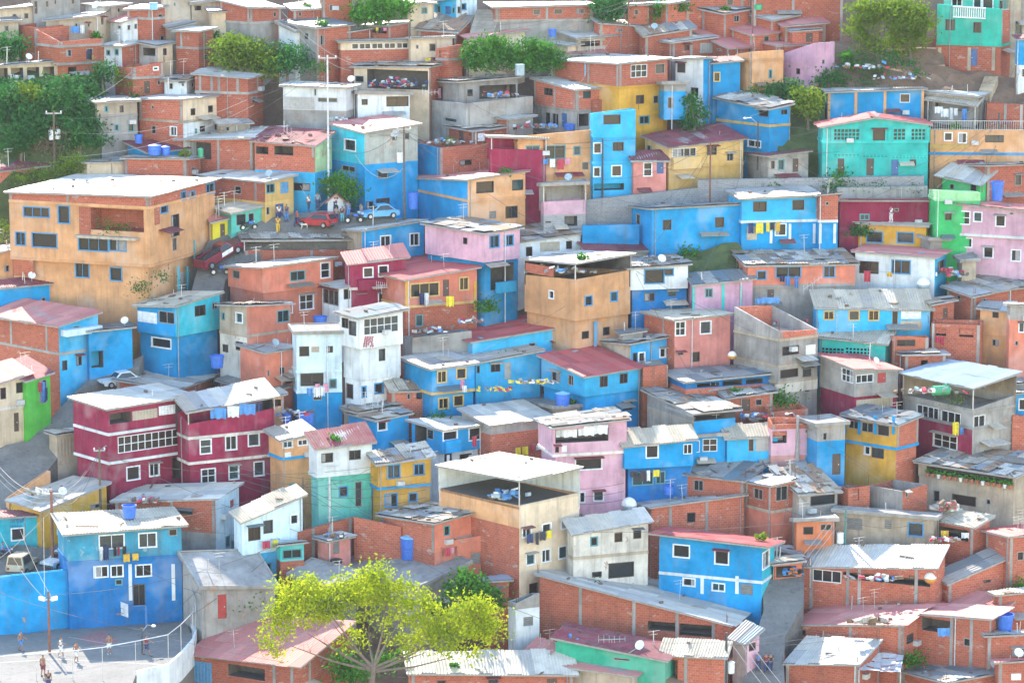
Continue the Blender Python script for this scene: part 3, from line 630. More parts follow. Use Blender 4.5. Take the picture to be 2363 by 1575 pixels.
H('mustard house with a green glazed bay under a maroon roof', (1132, 1236), (1345, 1338), (2020, 1258), 30, 1650, '1520 oy;oy', 'zm', 'L1170,1340,44,62n R1485,1370,218,96G R1735,1352,88,100k R1900,1420,60,70n', led='oy')
H('small salmon house with a lattice window beside the mustard house', (1000, 1402), (1026, 1456), (1322, 1452), 14, 1720, 'ms', 'zm', 'R1155,1532,66,110w R1268,1510,62,120D')
T(1763, 0)
H('grey concrete row house under a dark red roof below the trees', (-170, 1392), (40, 1420), (402, 1384), 22, 1590, 'cc', 'zm', 'R155,1490,62,100t R285,1495,52,120d R80,1490,40,80n', deb=.1)
H('brick house under twin light pink roofs at the far top', (98, 192), (185, 242), (560, 216), 22, 335, 'br', 'zl', 'R420,300,40,50n')
H('small brick house with a rough zinc roof and dark doorway', (202, 274), (255, 292), (495, 278), 18, 400, 'br', 'zn', 'R410,340,62,80d', deb=.5)
H('bare brick building behind the pink roofs on the top edge', (-110, -40), (-100, -38), (720, -50), 7, 125, 'br', 'zn')
H('emerald green house with a white baluster balcony above bare brick', (1568, 42), (2140, 92), (2236, 88), 74, 655, '420 gt/br;br', 'no', 'L1685,226,88,100k L1930,250,74,96k L1897,520,62,150D', led='gt', col='')
HEM = LAST
H('upper', (1628, -60), (2196, -60), (2260, -64), 76, 300, 'gt/br', 'cs', 'L1745,22,86,56w L1930,30,62,80w L2025,34,86,80w L2155,45,56,80n', sub=True)
H('brown plastered house behind the emerald green one', (2190, -30), (2206, -40), (2560, -44), 14, 330, 'pl', 'cs', 'R2300,250,60,120n')
H('blue and white house cut by the right edge beside the stairs', (2282, 340), (2296, 362), (2520, 346), 14, 820, '590 bl;wh', 'zm', 'R2345,660,30,70w')
H('long royal blue house with ochre pillars and a white roof edge', (546, 822), (576, 842), (1448, 812), 8, 1035, 'bl', 'zw', 'R1275,880,92,96G', col='R590 R832 R1095 R1436', colm='or')
H('orange house with a railed terrace and laundry under a canopy', (1482, 1172), (1500, 1178), (2560, 1178), 4, 1455, '1395 or;or', 'no', 'R1667,1236,62,62w R1795,1248,66,80w R2085,1255,168,66k', led='bl', rail=True)
HTER = LAST
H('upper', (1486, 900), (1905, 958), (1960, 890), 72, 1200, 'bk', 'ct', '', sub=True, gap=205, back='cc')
H('bright zinc roofed room behind the laundry terrace', (1458, 850), (1930, 880), (1990, 850), 74, 1100, 'cc', 'zw', 'L1700,960,300,80O')
H('long brick wall house right of the laundry terrace', (2005, 920), (2012, 932), (2560, 955), 6, 1115, 'br', 'no', '', col='R2185 R2330')
H('turquoise gabled house with lattice blocks and a red roof', (490, 1120), (526, 1156), (1490, 1134), 7, 1600, '1292 te;te', 'zr', 'R745,1215,236,104X R1040,1225,112,108k R1225,1215,110,104X R1395,1215,130,104X R748,1406,236,26X R1005,1412,230,26X R1315,1420,316,26X R695,1510,58,150d R960,1510,66,150d R1183,1515,66,140D R1347,1472,58,60k', gable=.8, led='te')
# ---- second row
T(1763, 400)
H('grey block retaining wall below the turquoise house', (-605, 60), (-600, 62), (1450, 26), 3, 125, 'cb', 'no', thick=.8, name='retaining_wall', cat='wall', group='retaining walls')
H('old rubble stone wall under the grey block wall', (655, 130), (660, 132), (1480, 118), 3, 250, 'pc', 'no', thick=.8, name='stone_wall', cat='wall', group='retaining walls')
T(1200, 400)
H('sloping grey block wall behind the dark blue flat house', (575, 240), (582, 245), (1640, 130), 16, 350, 'cb', 'no', thick=.6, name='block_wall', cat='wall', group='retaining walls')
T(1763, 400)
H('sky blue house over four white pillared garages', (-320, 168), (-205, 240), (492, 214), 14, 640, '447 sk;bl', 'zn', 'R-37,300,124,92k R310,285,106,92k R150,508,90,96w R-110,540,90,120s', col='', led='wh')
H('narrow brick annex beside the white pillared garages', (482, 214), (496, 208), (672, 200), 12, 640, '440 br;bl', 'ct', 'R570,272,34,34n', led='wh')
H('long maroon house with a thin red roof edge', (655, 242), (682, 256), (1490, 262), 4, 470, 'mv', 'zr', 'R910,395,90,60t R1200,330,40,30n')
H('bright green house with a pale green parapet balcony', (1490, 140), (1548, 152), (1958, 180), 12, 725, '246 lg;gr', 'no', 'R1668,390,62,66k', led='lg')
H('upper', (1615, 22), (1950, 84), (2045, 4), 55, 330, 'gr', 'zw', 'L1895,130,52,66k L1700,120,40,50n', sub=True, ov=.6)
H('flat roofed brick house behind the bright green house', (1535, -80), (2010, -60), (2620, -80), 32, 235, 'br', 'zn', 'R2300,60,60,100n')
HBT = LAST
H('pink two storey house with an arched window and white framed windows', (1702, 276), (2424, 354), (2640, 330), 74, 935, '596 pk;pk .25', 'zl', 'L1800,400,118,108w L1935,393,66,76w L2140,428,78,92w L2240,355,36,36n L1835,625,86,74w L2030,712,78,92w L2280,742,78,92w', led='wh')
HPK = LAST
H('little yellow house with a blue fascia and two blue windows', (856, 456), (1465, 486), (1516, 452), 80, 630, '487 bl;oc', 'ct', 'L1000,575,136,90b L1280,580,140,86b')
H('white house with a pink roof and a blue painted end wall', (826, 714), (1540, 768), (1650, 702), 76, 1065, 'wh/sk', 'zl', 'L950,850,176,112k L1240,845,160,112b R1600,840,60,104k')
HWP = LAST
H('salmon house under a long brown asbestos roof', (-262, 728), (-150, 842), (826, 828), 12, 1175, '1030 sa;cc', 'zp', 'R220,890,216,92b R590,888,90,90b R-22,920,72,68b R60,1090,60,80d', deb=.5, led='cc')
H('blue house with cream tiled roof and three cream framed windows', (447, 1058), (482, 1212), (1504, 1224), 10, 1445, 'sk', 'ct', 'R587,1276,82,82o R815,1280,82,84o R992,1282,82,84o R1185,1320,56,190n R1330,1270,180,90S R1330,1375,190,86s', deb=.25)
H('turquoise house fronted by a dark lattice grille', (502, 1490), (1095, 1546), (1155, 1458), 78, 1665, 'te', 'ct', 'L620,1620,210,90X L850,1620,230,90X', deb=.1)
H('tall concrete house with a brick roof terrace and timber frame', (-268, 1202), (135, 1432), (488, 1412), 40, 2010, '1516 cc/br;1755 cc;1900 cc;cc', 'no', 'R240,1600,150,84k R420,1592,84,86S R220,1808,176,78k R388,1798,76,76k L30,1490,24,30n R190,1960,100,30n R390,1960,50,36n', led='pl')
HCT = LAST
H('brick ruin with two empty window holes', (1514, 1362), (1955, 1372), (1985, 1330), 80, 1600, 'br', 'no', 'L1600,1432,96,70O L1830,1440,128,78O')
H('brick house under a crooked shining zinc roof', (1658, 1032), (1890, 1114), (2240, 1038), 38, 1295, 'br', 'zn', 'R1880,1160,40,90n L1760,1130,40,60n R1990,1170,40,80n', deb=.3, ov=.5)
H('brown patched shack under the pink two storey house', (1765, 905), (2200, 1052), (2560, 1010), 38, 1120, 'br', 'zp', '', deb=1.)
H('small orange house with one black window at the right', (1957, 1224), (2204, 1250), (2232, 1200), 74, 1495, '1470 or;or', 'zn', 'L2095,1275,56,60k L2095,1530,60,60n')
H('salmon house with a concrete top at the right edge', (2200, 1190), (2212, 1198), (2520, 1202), 8, 1730, '1322 cc;sa', 'zn', 'R2330,1390,40,80w R2285,1535,30,44n')
H('low brick house with a wide barred window below the ruin', (1150, 1462), (1162, 1472), (1492, 1482), 10, 1665, 'bo', 'no', 'R1285,1532,166,60k', led='cc')
# ---- second row, first tile
T(0, 400)
H('big orange house with a bright white roof and blue framed windows', (80, 182), (1370, 218), (1940, 62), 62, 1400, '320 br;845 or;or .5', 'zw', 'L330,350,226,80b L578,372,96,150b L1060,420,480,200R L187,590,80,110b L403,605,218,120b L845,635,262,120b L1065,645,144,100b L225,835,110,104B L745,875,116,120b L1050,910,98,110b R1485,300,62,104b R1660,206,42,76b R1735,210,50,86b R1910,130,90,100b R1585,470,74,200k R1580,640,40,120n R1325,655,48,110b R1660,980,66,190s R1738,960,66,180s', led='or')
HBIG = LAST
H('brick penthouse on the big white roof', (1122, 16 - 150), (1690, 30 - 150), (1812, 14 - 150), 72, 90, 'br', 'zn', 'R1745,-35,30,50n', deb=.05)
HPENT = LAST
H('cream annex beside the brick penthouse', (700, -96), (790, -86), (1125, -100), 16, 60, 'cr', 'zn')
H('blue house with a maroon lean to roof below the big orange house', (-100, 1002), (-40, 1046), (760, 968), 18, 1240, 'bl', 'zm', 'R395,1150,36,60n R535,1120,58,140d R620,1120,30,110n')
H('brick and sky blue house with a pale pink roof at the left edge', (-130, 1286), (545, 1386), (885, 1264), 38, 1990, '1640 br/sk;br/sk', 'zl', 'R690,1390,62,76t R530,1500,42,110d R585,1735,46,90k R715,1690,46,92k', col='L100 L420', led='cc', cat='house')
HLF = LAST
H('blue house whose slanting cream roof is weighed down with bricks', (1240, 1200), (1595, 1208), (1985, 1086), 46, 1752, '1480 bl/cy;bl .35', 'ct', 'L1335,1300,170,96S L1530,1290,190,140n R1810,1240,98,96k R1945,1198,52,60n L1460,1532,168,76w', deb=.35)
HBR = LAST
H('blue garage with an open dark doorway beside the white car', (760, 1430), (812, 1440), (1195, 1404), 14, 1875, 'bl', 'zd', 'R880,1680,110,150O')
H('stained plaster house with salmon side rooms', (1985, 1196), (2240, 1206), (2630, 1186), 40, 1770, '1480 pl/sa;wc/sa', 'zp', 'L2165,1305,54,80w L2020,1290,32,72t L2165,1560,64,80k R2562,1290,112,116t R2590,1590,80,90t R2400,1640,60,80k L2040,1580,50,70k', deb=.5, led='pl')
# ---- second row, second tile
T(600, 400)
H('salmon two storey house with a white edged roof', (-290, 858), (30, 862), (660, 772), 34, 1352, '1085 sa;sa .2', 'zw', 'L-217,912,68,78n R590,870,76,140w R340,925,140,96t R420,1160,120,130w R255,1215,64,90w', deb=.08)
H('mustard house with a yellow cloth on its wall beside the plaza', (-530, 28), (50, 86), (302, 24), 44, 455, '262 br/oy;oy', 'zw', 'R92,136,84,90t R220,128,70,100c R65,340,42,70n R178,350,76,150D L-200,150,60,70n', col='L-420 L-40')
T(0, 400)
H('turquoise shopfront under a cream zinc roof by the street', (1922, 318), (2095, 366), (2392, 302), 34, 595, 'tq', 'ct', 'R2180,418,82,96k R2272,392,52,86n')
H('narrow bright yellow shop with a dark doorway by the pickup', (1900, 402), (1926, 442), (2098, 408), 20, 605, 'ye', 'zl', 'R2014,520,44,130d R1940,500,24,70n')
T(600, 400)
H('long house with a recessed blue side and an orange front', (1234, 38), (1880, 68), (2400, -8), 30, 545, '256 bl/or;bl/or', 'zl', 'R2035,125,158,104k R2330,105,100,96k R2105,375,62,70B R2275,350,110,110k', led='or')
HBO = LAST
H('blue bungalow with two white framed windows and cream roof', (612, 518), (925, 526), (1482, 438), 28, 742, 'pl/bl', 'zw', 'R1135,620,84,104w R1397,597,76,102w')
H('pink house with blue framed windows overhanging a blue porch', (1492, 458), (2030, 550), (2350, 496), 42, 1190, '808 pk;bl .35', 'zp', 'L1857,610,38,60k R2120,615,78,100b R2250,605,76,86b R2190,930,210,230O', deb=.12)
H('open sheds under a patched tan roof above the salmon house', (-175, 548), (-140, 612), (1060, 596), 7, 745, 'cc/br', 'zp', gap=85, back='cc')
H('maroon house with white framed windows and a pink sheet roof', (778, 742), (812, 816), (1318, 750), 18, 1210, '1052 mv;mv .3', 'zl', 'R978,895,78,78w R1115,882,78,90w R1125,1130,100,104w R1250,1120,70,110n', led='wc')
H('salmon house with ochre trims and clothes on the line', (890, 848), (1318, 970), (1962, 856), 26, 1430, '1215 sa;br', 'zr', 'R1490,1052,250,112o R1682,1035,56,150d R1845,996,74,106o R1440,1330,70,110t', led='oy')
H('low white house with a dark barred porch', (560, 1012), (720, 1042), (1126, 974), 32, 1230, 'wh', 'zw', 'L640,1115,140,140n R785,1085,56,104k R960,1095,170,26n')
H('white tower with brown glazing and red writing', (724, 1272), (905, 1312), (1290, 1232), 36, 2150, '1590 wh;1886 wh .35;wh .5', 'zd', 'L770,1352,60,90k L838,1400,66,130k R1095,1362,316,170G R872,1683,56,110k R1103,1640,58,110k L800,1965,90,140n R928,1975,56,90b R1075,1942,70,84b', ov=.5)
HWT = LAST
H('narrow bluish white house with a big curtained window', (290, 1402), (335, 1452), (738, 1446), 8, 2050, '1800 ws;1985 ws;bl', 'cs', 'R400,1608,90,90k R500,1590,70,50s R630,1590,60,60k R470,1855,210,130k R650,1780,60,80n R660,1900,70,90t R520,2020,80,60n', led='ws')
T(1200, 400)
H('turquoise house under a maroon roof beside the orange cube house', (-830, 1395), (-430, 1530), (432, 1394), 24, 1640, 'sk', 'zr', 'R110,1560,60,60n R310,1550,50,50n', deb=.08)
T(600, 400)
H('half built concrete shell with broken brick walls', (1300, 1470), (1380, 1486), (1915, 1420), 16, 1690, 'cc', 'no', '')
HRUIN = LAST
# ---- second row, third tile
T(1200, 400)
H('concrete carport house with a pink parapet and inside stairs', (190, 108), (214, 118), (594, 98), 12, 495, '376 pk;cb', 'cs', 'R460,430,116,90O R255,440,60,24n', gap=140, back='cc')
H('low white house under a long brown patched roof', (-300, 500), (-20, 628), (548, 552), 24, 760, 'wh', 'zp', 'R82,706,58,86k R270,640,176,126s R443,645,54,76k', deb=.1)
H('plaster shed under a flat red roof beside the garden wall', (522, 612), (620, 716), (1158, 706), 16, 780, 'pl', 'zm', '')
H('dark blue flat house with two barred windows above the grass', (948, 298), (1190, 330), (2010, 294), 17, 745, 'bl', 'zd', 'L1068,415,36,96n R1330,465,78,92k R1805,442,82,92k R1580,455,50,14n')
H('curved low blue garden wall beside the flat house', (560, 470), (566, 474), (1080, 462), 8, 600, 'bl', 'no', thick=.4, name='garden_wall', cat='wall', group='retaining walls')
H('orange cube house with an open roof terrace and blue windows', (42, 790), (498, 824), (1000, 746), 40, 1610, '1335 or;or .3', 'zw', 'L285,1096,38,62w R620,1150,58,76b R850,1112,56,76b R590,1460,64,70k R780,1425,60,76k', gap=136, back='bk')  # near-black back wall paints the terrace interior dark
HCUBE = LAST
H('white upper storey over royal blue with a rubble roof', (850, 792), (985, 868), (1520, 824), 16, 1285, '1058 wh;bd .4', 'zp', 'R1215,920,170,140b R1345,882,76,72b R1170,1118,96,76k R1375,1086,70,50k', deb=1.6)
H('lilac pink house with teal pilasters and grey zinc roof', (1518, 930), (1580, 1012), (2104, 964), 14, 1300, 'lp', 'zd', 'R1708,1080,72,84t', col='R1590 R1838', colm='te')
H('salmon house with two white windows over a brick side wall', (1126, 1258), (1395, 1334), (1903, 1288), 28, 1745, 'br/ms', 'ct', 'R1450,1402,82,116w R1678,1392,90,104w R1585,1658,80,90k R1450,1630,60,30n', col='L1300')
H('low blue house under a grey brown roof beside the brick box', (648, 1516), (1000, 1550), (1408, 1480), 30, 1780, 'pl/bl', 'zp', 'R1040,1670,40,100k R1100,1660,48,76w R1290,1618,44,76w', deb=.1)
T(1200, 800)
H('small brick roof box with torn boards on top', (1092, 178), (1112, 186), (1340, 166), 14, 400, '306 br;bo', 'no', '')
# ---- third row
T(0, 800)
H('mauve three storey building with a bright white roof', (662, 464), (995, 570), (1742, 450), 32, 1445, '800 mv;1060 mv;mv .3', 'zw', 'R1090,640,196,96O R1310,610,226,84s R1520,568,168,84S R1660,542,90,76s R1375,845,620,150G R1205,1140,110,112w R1395,1105,80,112w R1602,1090,86,200O', led='wh', deb=.05)
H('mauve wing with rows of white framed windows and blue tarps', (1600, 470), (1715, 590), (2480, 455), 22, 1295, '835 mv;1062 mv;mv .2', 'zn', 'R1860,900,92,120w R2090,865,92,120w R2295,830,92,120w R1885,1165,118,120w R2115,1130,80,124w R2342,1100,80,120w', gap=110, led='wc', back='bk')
HMW = LAST
H('low brick house under a blue grey sheet roof', (1052, 305), (1600, 392), (1980, 255), 66, 500, 'br', 'zn', 'R1920,310,40,46n', deb=.05)
H('brick house under two overlapping zinc roofs behind the mauve wing', (1990, 312), (2400, 430), (2590, 365), 40, 480, 'br', 'zd', '')
H('narrow lime green house with washing on its wall', (25, 170), (250, 308), (452, 244), 34, 830, 'lm', 'zm', 'R390,400,70,220n')
H('cream house with dark windows under a pink roof at the left edge', (-200, 220), (-20, 338), (258, 250), 30, 930, '575 cr;cr', 'zl', 'R28,420,52,104k R175,360,60,112k R150,680,46,170d', led='wc')
H('yellow workshop with white rubble on its zinc roof', (95, 1400), (400, 1478), (962, 1250), 34, 1795, 'oc', 'zw', 'R735,1530,62,96t R545,1640,66,110S R860,1440,90,40n', deb=.25)
HYW = LAST
T(0, 1175)
H('turquoise house with hand painted lettering above its white window', (-120, 40), (-60, 84), (438, 62), 14, 385, 'cy', 'zm', 'R160,222,106,100w')
HCY = LAST
T(0, 800)
H('brick house with a striped zinc roof and white end wall', (1040, 1398), (1955, 1378), (2160, 1256), 62, 1840, '1690 br/ws;cc/ws', 'zw', 'L1680,1480,126,66k R2100,1415,36,70r R2060,1760,40,110t', deb=.12)
T(0, 1175)
H('white and blue house with a cream striped roof', (2142, 40), (2198, 108), (2735, -120), 30, 650, '420 ws;sk', 'ct', 'R2300,215,112,130k R2425,155,86,120k R2662,80,60,90w R2420,530,70,100t')
T(600, 800)
H('narrow orange house with a blue stripe and grey roof', (78, 770), (206, 852), (486, 778), 26, 1368, '1020 or;or .12', 'zn', 'R250,870,78,72w R385,846,78,74w R250,978,56,52S R290,1290,60,120t', led='bl')
H('white house with a maroon roof over a turquoise ground floor', (440, 770), (520, 916), (1012, 852), 22, 1568, '1178 wh;tq .2', 'zm', 'R608,1002,106,86k R858,976,106,86k R755,1305,66,80b R890,1330,62,230n', led='wh')
H('ochre yellow house with blue framed windows and rubble roof', (1000, 985), (1072, 1066), (1545, 994), 20, 1556, '1290 oc;oc .2', 'zp', 'R1210,1125,104,112b R1438,1106,82,90b R1185,1385,106,112b R1383,1360,64,70b', led='bl', deb=1.2)
H('low blue house under grey patched sheets with one white window', (802, 602), (1050, 672), (1345, 612), 34, 880, 'bl', 'zp', 'R1105,712,72,74w', deb=.8)
H('blue veranda house with a gleaming roof and round arches', (1372, 682), (1650, 756), (2080, 708), 36, 1095, '970 bl;wh .4', 'zw', 'L1455,790,104,150O L1540,790,60,90n R1700,795,160,88w R1945,782,104,110w R1690,1010,90,90O R1860,1010,110,90O', ov=.45)
H('brick room with a concrete band beside the blue veranda', (1825, 580), (2085, 710), (2640, 640), 32, 1015, '795 cc;br', 'zw', '')
H('cream apartment house with an open terrace under a white canopy', (1618, 1082), (2345, 1218), (2890, 1108), 42, 2225, '1450 or/cr;1640 or/cr;br/cr', 'zw', 'R2412,1660,72,104w R2592,1620,72,104w R2764,1585,72,104w R2447,1915,72,96w R2587,1885,72,104w R2740,1855,72,104w R2472,2180,76,96k', gap=222, ov=.2, back='wh')
HCAN = LAST
T(1200, 800)
H('pink three storey house with a white draped balcony', (165, 656), (300, 740), (965, 664), 16, 1465, '990 pk;pk .3', 'zp', 'R560,790,480,140O R620,1055,230,96w R545,1360,76,84w R710,1345,80,84w R400,920,46,56S R335,925,36,60k', deb=.9, led='wc')
HPB = LAST
H('brown walled house with a flat cream slab roof and blue tank', (-150, 476), (330, 562), (895, 504), 32, 650, 'pl', 'cs', 'R800,545,40,40n')
HSL = LAST
H('cyan house under a red sheet roof with four dark windows', (193, 90), (585, 274), (1092, 196), 36, 625, '452 sk;bl .3', 'zr', 'L327,262,80,96n L460,300,50,92n R757,312,72,100k R937,282,72,96k R975,530,86,80k', B=10)
T(600, 800)
H('bright blue house with cream framed windows and tin roof', (1304, 124), (1555, 210), (1942, 156), 28, 590, '432 bl;bl .3', 'zn', 'R1645,270,72,94o R1820,240,76,84o R1660,510,80,86o R1795,485,80,86o', led='oy', deb=.2)
H('long light blue house with a grey door and tin roof', (1660, 50), (1950, 152), (2535, 48), 26, 330, 'sk', 'zn', 'R1965,205,44,66k R2130,188,86,76k R2240,215,58,150s', deb=.08)
H('tiny brick shed under brown rotting sheets', (1155, 296), (1190, 400), (1575, 398), 18, 500, 'br', 'zp', 'R1345,440,30,70n R1440,440,50,60O', deb=.3)
T(1200, 800)
H('long shed with grey zinc roof and an open dark front', (1345, 240), (1500, 320), (2278, 244), 24, 585, '384 bd;br', 'zd', 'R1700,350,200,50O R1920,330,176,80O R2120,300,150,80O', deb=.2, ov=.5)
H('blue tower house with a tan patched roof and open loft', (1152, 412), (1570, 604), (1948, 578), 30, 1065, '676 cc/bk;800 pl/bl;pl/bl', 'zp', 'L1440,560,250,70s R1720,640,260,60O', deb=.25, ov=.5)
H('blue house with flower boxes on white barred windows', (900, 770), (942, 896), (1570, 826), 16, 1355, '1105 bl;bd .5', 'ct', 'R1195,945,100,104w R1545,905,134,126G R1110,1190,196,126t R1270,1180,90,120t', deb=.12)
H('blue house wing with plant boxes under the loft', (1480, 820), (1500, 826), (1860, 800), 12, 1065, 'bl', 'cs', 'R1718,885,132,122G R1580,900,90,110G')
H('light blue house with a cream roof and blue flowered cloth', (1864, 700), (1872, 826), (2332, 800), 12, 1045, 'sk', 'ct', 'R2090,885,50,120n R2195,880,130,120s', deb=.1)
H('brick house under dark sagging sheets', (1430, 1150), (2025, 1218), (2200, 1090), 66, 1405, 'br', 'zd', 'L1615,1252,88,98n', deb=.5)
H('brick corner tower under a wavy zinc roof', (2038, 1220), (2270, 1262), (2484, 1212), 40, 1610, '1500 br;sa', 'zn', 'L2155,1328,84,98n R2367,1320,108,140n', deb=.4, led='pl')
H('long brick house with a white roof beside the dome tank', (1055, 1424), (1190, 1460), (2025, 1358), 18, 1625, 'br', 'zw', 'R1548,1540,78,90k L1112,1510,40,50n', col='R1360 R1690', deb=.12)
HDOME = LAST
T(1763, 800)
H('concrete house under a patch roof of turquoise and tan scraps', (90, 1130), (315, 1334), (665, 1308), 34, 1570, 'cc', 'zp', 'R530,1382,220,90k', deb=1.4, B=1090)
H('concrete house with a red roof and white framed corner glazing', (505, 84), (815, 208), (1215, 206), 32, 625, '455 cc;mv .15', 'zr', 'L755,258,108,120G R905,268,170,112G R1065,275,76,100r R1140,270,70,100n R1000,510,330,90s')
H('grey house with a pale blue canopy roof and potted plants', (1262, 246), (1880, 378), (2280, 246), 44, 965, '595 cc;745 cc;mv/cc', 'zb', 'L1480,590,200,110G L1690,640,180,110G R1940,680,120,120G L1640,850,210,120w', gap=190, led='cc', back='pl')
HBC = LAST
H('ochre and brick house with blue trimmed open windows', (730, 620), (1195, 714), (1400, 632), 55, 1118, '930 oc/br;oc/br .2', 'zd', 'L810,690,96,100n L935,722,110,100n L1080,755,110,100n L1030,960,110,90k L935,935,44,66w', led='bl', deb=.4)
H('small blue house with a tall dark door under concrete', (335, 664), (475, 718), (735, 704), 24, 1185, '856 cc;bl', 'cs', 'R655,1060,76,190d R540,815,62,80n')
H('narrow pink rooms with a brick roof parapet', (42, 640), (62, 702), (468, 694), 14, 1065, '748 br;985 pk;ms', 'no', 'R140,815,130,110O R395,758,46,44n R400,1010,60,70t')
H('wide beige house with flower pots under a ragged plank roof', (1398, 1052), (2260, 1182), (2570, 1030), 60, 1490, '1295 pl;pl .15', 'zp', 'L1860,1165,780,70O L1810,1385,216,90k L1560,1350,60,110n L2030,1400,40,50n', deb=.9)
HPOT = LAST
H('half built brick room with open top and concrete corners', (948, 1250), (1250, 1308), (1478, 1246), 42, 1570, 'cc/br', 'no', 'R1290,1330,24,60n')
H('roofless brick bay left of the half built room', (668, 1262), (760, 1278), (958, 1262), 24, 1450, 'br/br', 'no', 'R830,1320,60,140O')
T(1763, 1175)
H('beige house with louvre windows and a white end bay', (650, 20), (1535, 92), (1560, 66), 78, 335, 'pl', 'cs', 'L1122,130,62,84B L1372,180,126,110b L820,130,140,104B')
HBE = LAST
H('brick porch with a yellow towel under a pale sheet roof', (1560, 104), (1895, 164), (2042, 80), 56, 385, 'br', 'ct', 'L1700,215,300,100O')
H('brick house with a long silver zinc roof and open dark loft', (362, 518), (1545, 528), (1640, 350), 74, 865, 'br', 'zw', 'L570,595,260,124G L1110,600,790,124O', col='L430 L760 L865 L1380', ov=.3)
HLOFT = LAST
H('wide brick house under a faded red roof at the lower right', (274, 1046), (1245, 1050), (1480, 890), 62, 1295, 'br', 'zl', 'R1320,1165,62,86k L340,1110,70,50O', deb=.05)
H('brick house with a green panel under a pink sheet roof', (1316, 945), (2028, 996), (2206, 908), 64, 1405, 'br', 'zl', 'L1560,1042,260,130O L1845,1200,78,74n L1640,1100,110,80n', col='L1700 L1880')
H('brick house under a pink roof behind the blue bucket tank', (1510, 860), (2160, 910), (2290, 795), 60, 1010, 'br', 'zl', '')
H('brick house under a dark grey slanting roof with one window', (1560, 600), (1665, 668), (2222, 434), 34, 745, 'br', 'zd', 'R2020,612,66,96k', deb=.05)
H('brick house with a bright red roof at the right edge', (2010, 205), (2210, 254), (2540, 220), 34, 605, 'br', 'zr', 'R2320,420,60,80n', col='R2240')
H('brick shed under white corrugated sheets by the alley', (195, 1396), (850, 1408), (1045, 1200), 68, 1650, 'br', 'zw', '', ov=.2)
H('low shed under dark zinc strips at the lower right', (1255, 1470), (1650, 1570), (2160, 1480), 36, 1700, 'br', 'zd', '', deb=.4)
H('brick house with a round blue bucket tank on its zinc roof', (1990, 1120), (2012, 1150), (2540, 1130), 12, 1445, 'br', 'zn', 'R2300,1285,108,80n', deb=.05)
HBK = LAST
H('brick house under a pink roof in the bottom right corner', (2085, 1376), (2112, 1392), (2600, 1370), 12, 1650, 'br', 'zl', 'R2280,1510,90,60S')
H('orange brick house behind the market awning', (282, 104), (292, 112), (640, 96), 10, 352, 'ob', 'cs', 'R400,190,90,72k R560,160,100,60n')
# ---- bottom row
T(600, 1175)
H('red brick yard wall behind the tiled slab', (345, 200), (350, 205), (850, 70), 26, 420, 'br', 'no', thick=.35, name='brick_wall', cat='wall', group='brick yard walls', col='R480 R640 R815')
H('red brick yard wall beside the big blue tank', (850, 72), (1278, 158), (1290, 154), 72, 400, 'br', 'no', thick=.35, name='brick_wall', cat='wall', group='brick yard walls')
H('brick and salmon house with planks on its white roof', (1094, 64), (1580, 132), (1998, 22), 42, 620, '392 br/sa;br/sa', 'zp', 'R1690,190,56,96t R1940,130,60,80n', deb=.9)
H('front', (1556, 282), (1614, 300), (2135, 218), 20, 622, '390 sa;sa', 'no', 'R1790,450,86,60B R1960,438,104,100B R2085,345,46,66k', sub=True)
H('flat concrete house with a tiled slab and a tall blue tank', (755, 505), (1440, 704), (1878, 496), 40, 900, 'cc', 'cs', 'R1650,600,80,60n')
HTK = LAST
H('tiny salmon outhouse under loose boards', (522, 264), (620, 294), (818, 248), 36, 525, 'ms', 'zp', 'R690,345,58,110B', deb=.8)
H('glass sided turquoise roof room on brick', (176, 326), (186, 334), (396, 312), 14, 610, '470 te;br', 'zn', 'R290,400,180,90t')
H('low concrete slab house under the yellow tree', (286, 592), (690, 700), (868, 580), 48, 900, 'cc', 'cs')
H('brick house with a long pale zinc roof under the tree', (1340, 1300), (1366, 1474), (2836, 1484), 6, 1720, 'br', 'zw', 'R1640,1560,80,40k R2110,1550,90,60k R2640,1560,90,70d')
T(0, 1175)
H('beige concrete hut with a red framed lattice door', (1650, 420), (1830, 704), (2486, 690), 20, 1115, 'cc', 'cs', 'R2010,875,80,220r R1950,880,20,40n')
HHUT = LAST
H('blue and brick house with a broad pink roof at the bottom', (1722, 1304), (2717, 1418), (3166, 1052), 56, 1720, 'br', 'zl', 'L2230,1470,330,110O L1830,1470,170,200c', col='L2480 L2640 R2800', deb=.02)
T(1200, 1175)
H('house under a pale red roof in front of the green house', (232, 1400), (1030, 1508), (1138, 1404), 72, 1680, 'pl', 'zl', '', B=1275)
H('small house under a pink roof behind the tree', (62, 1292), (270, 1304), (345, 1222), 56, 1420, 'br', 'zl')
H('green house under a long maroon roof below the big brick hall', (320, 1170), (1310, 1368), (1425, 1250), 72, 1680, 'gn', 'zm', 'L920,1345,150,40n', deb=.15)
H('big brick hall under a patchwork of pale zinc panels', (176, 604), (1890, 1050), (2165, 850), 77, 1215, 'br', 'zw', 'L1280,1020,250,150O L1600,1070,320,150O L210,880,24,80n', col='L545 L1030 L1420 L1750', B=500, deb=.04)
HHALL = LAST
H('bright blue house with a wide red roof and white framed windows', (1260, 222), (2185, 338), (2300, 296), 72, 805, '665 bl/cy;bl/cy', 'zr', 'L1460,375,138,104w L1825,430,116,120w R2222,450,62,140w L1530,655,100,60w L1795,700,104,60w L2050,722,112,96B', led='wh', ov=.75)
H('stained cream house with a gleaming roof and dark windows', (440, 130), (482, 218), (1160, 104), 22, 665, '450 wc;wc', 'zw', 'R670,287,72,90t R890,250,72,86k R1060,220,72,86k R915,545,232,140k R695,585,88,50k', led='pl')
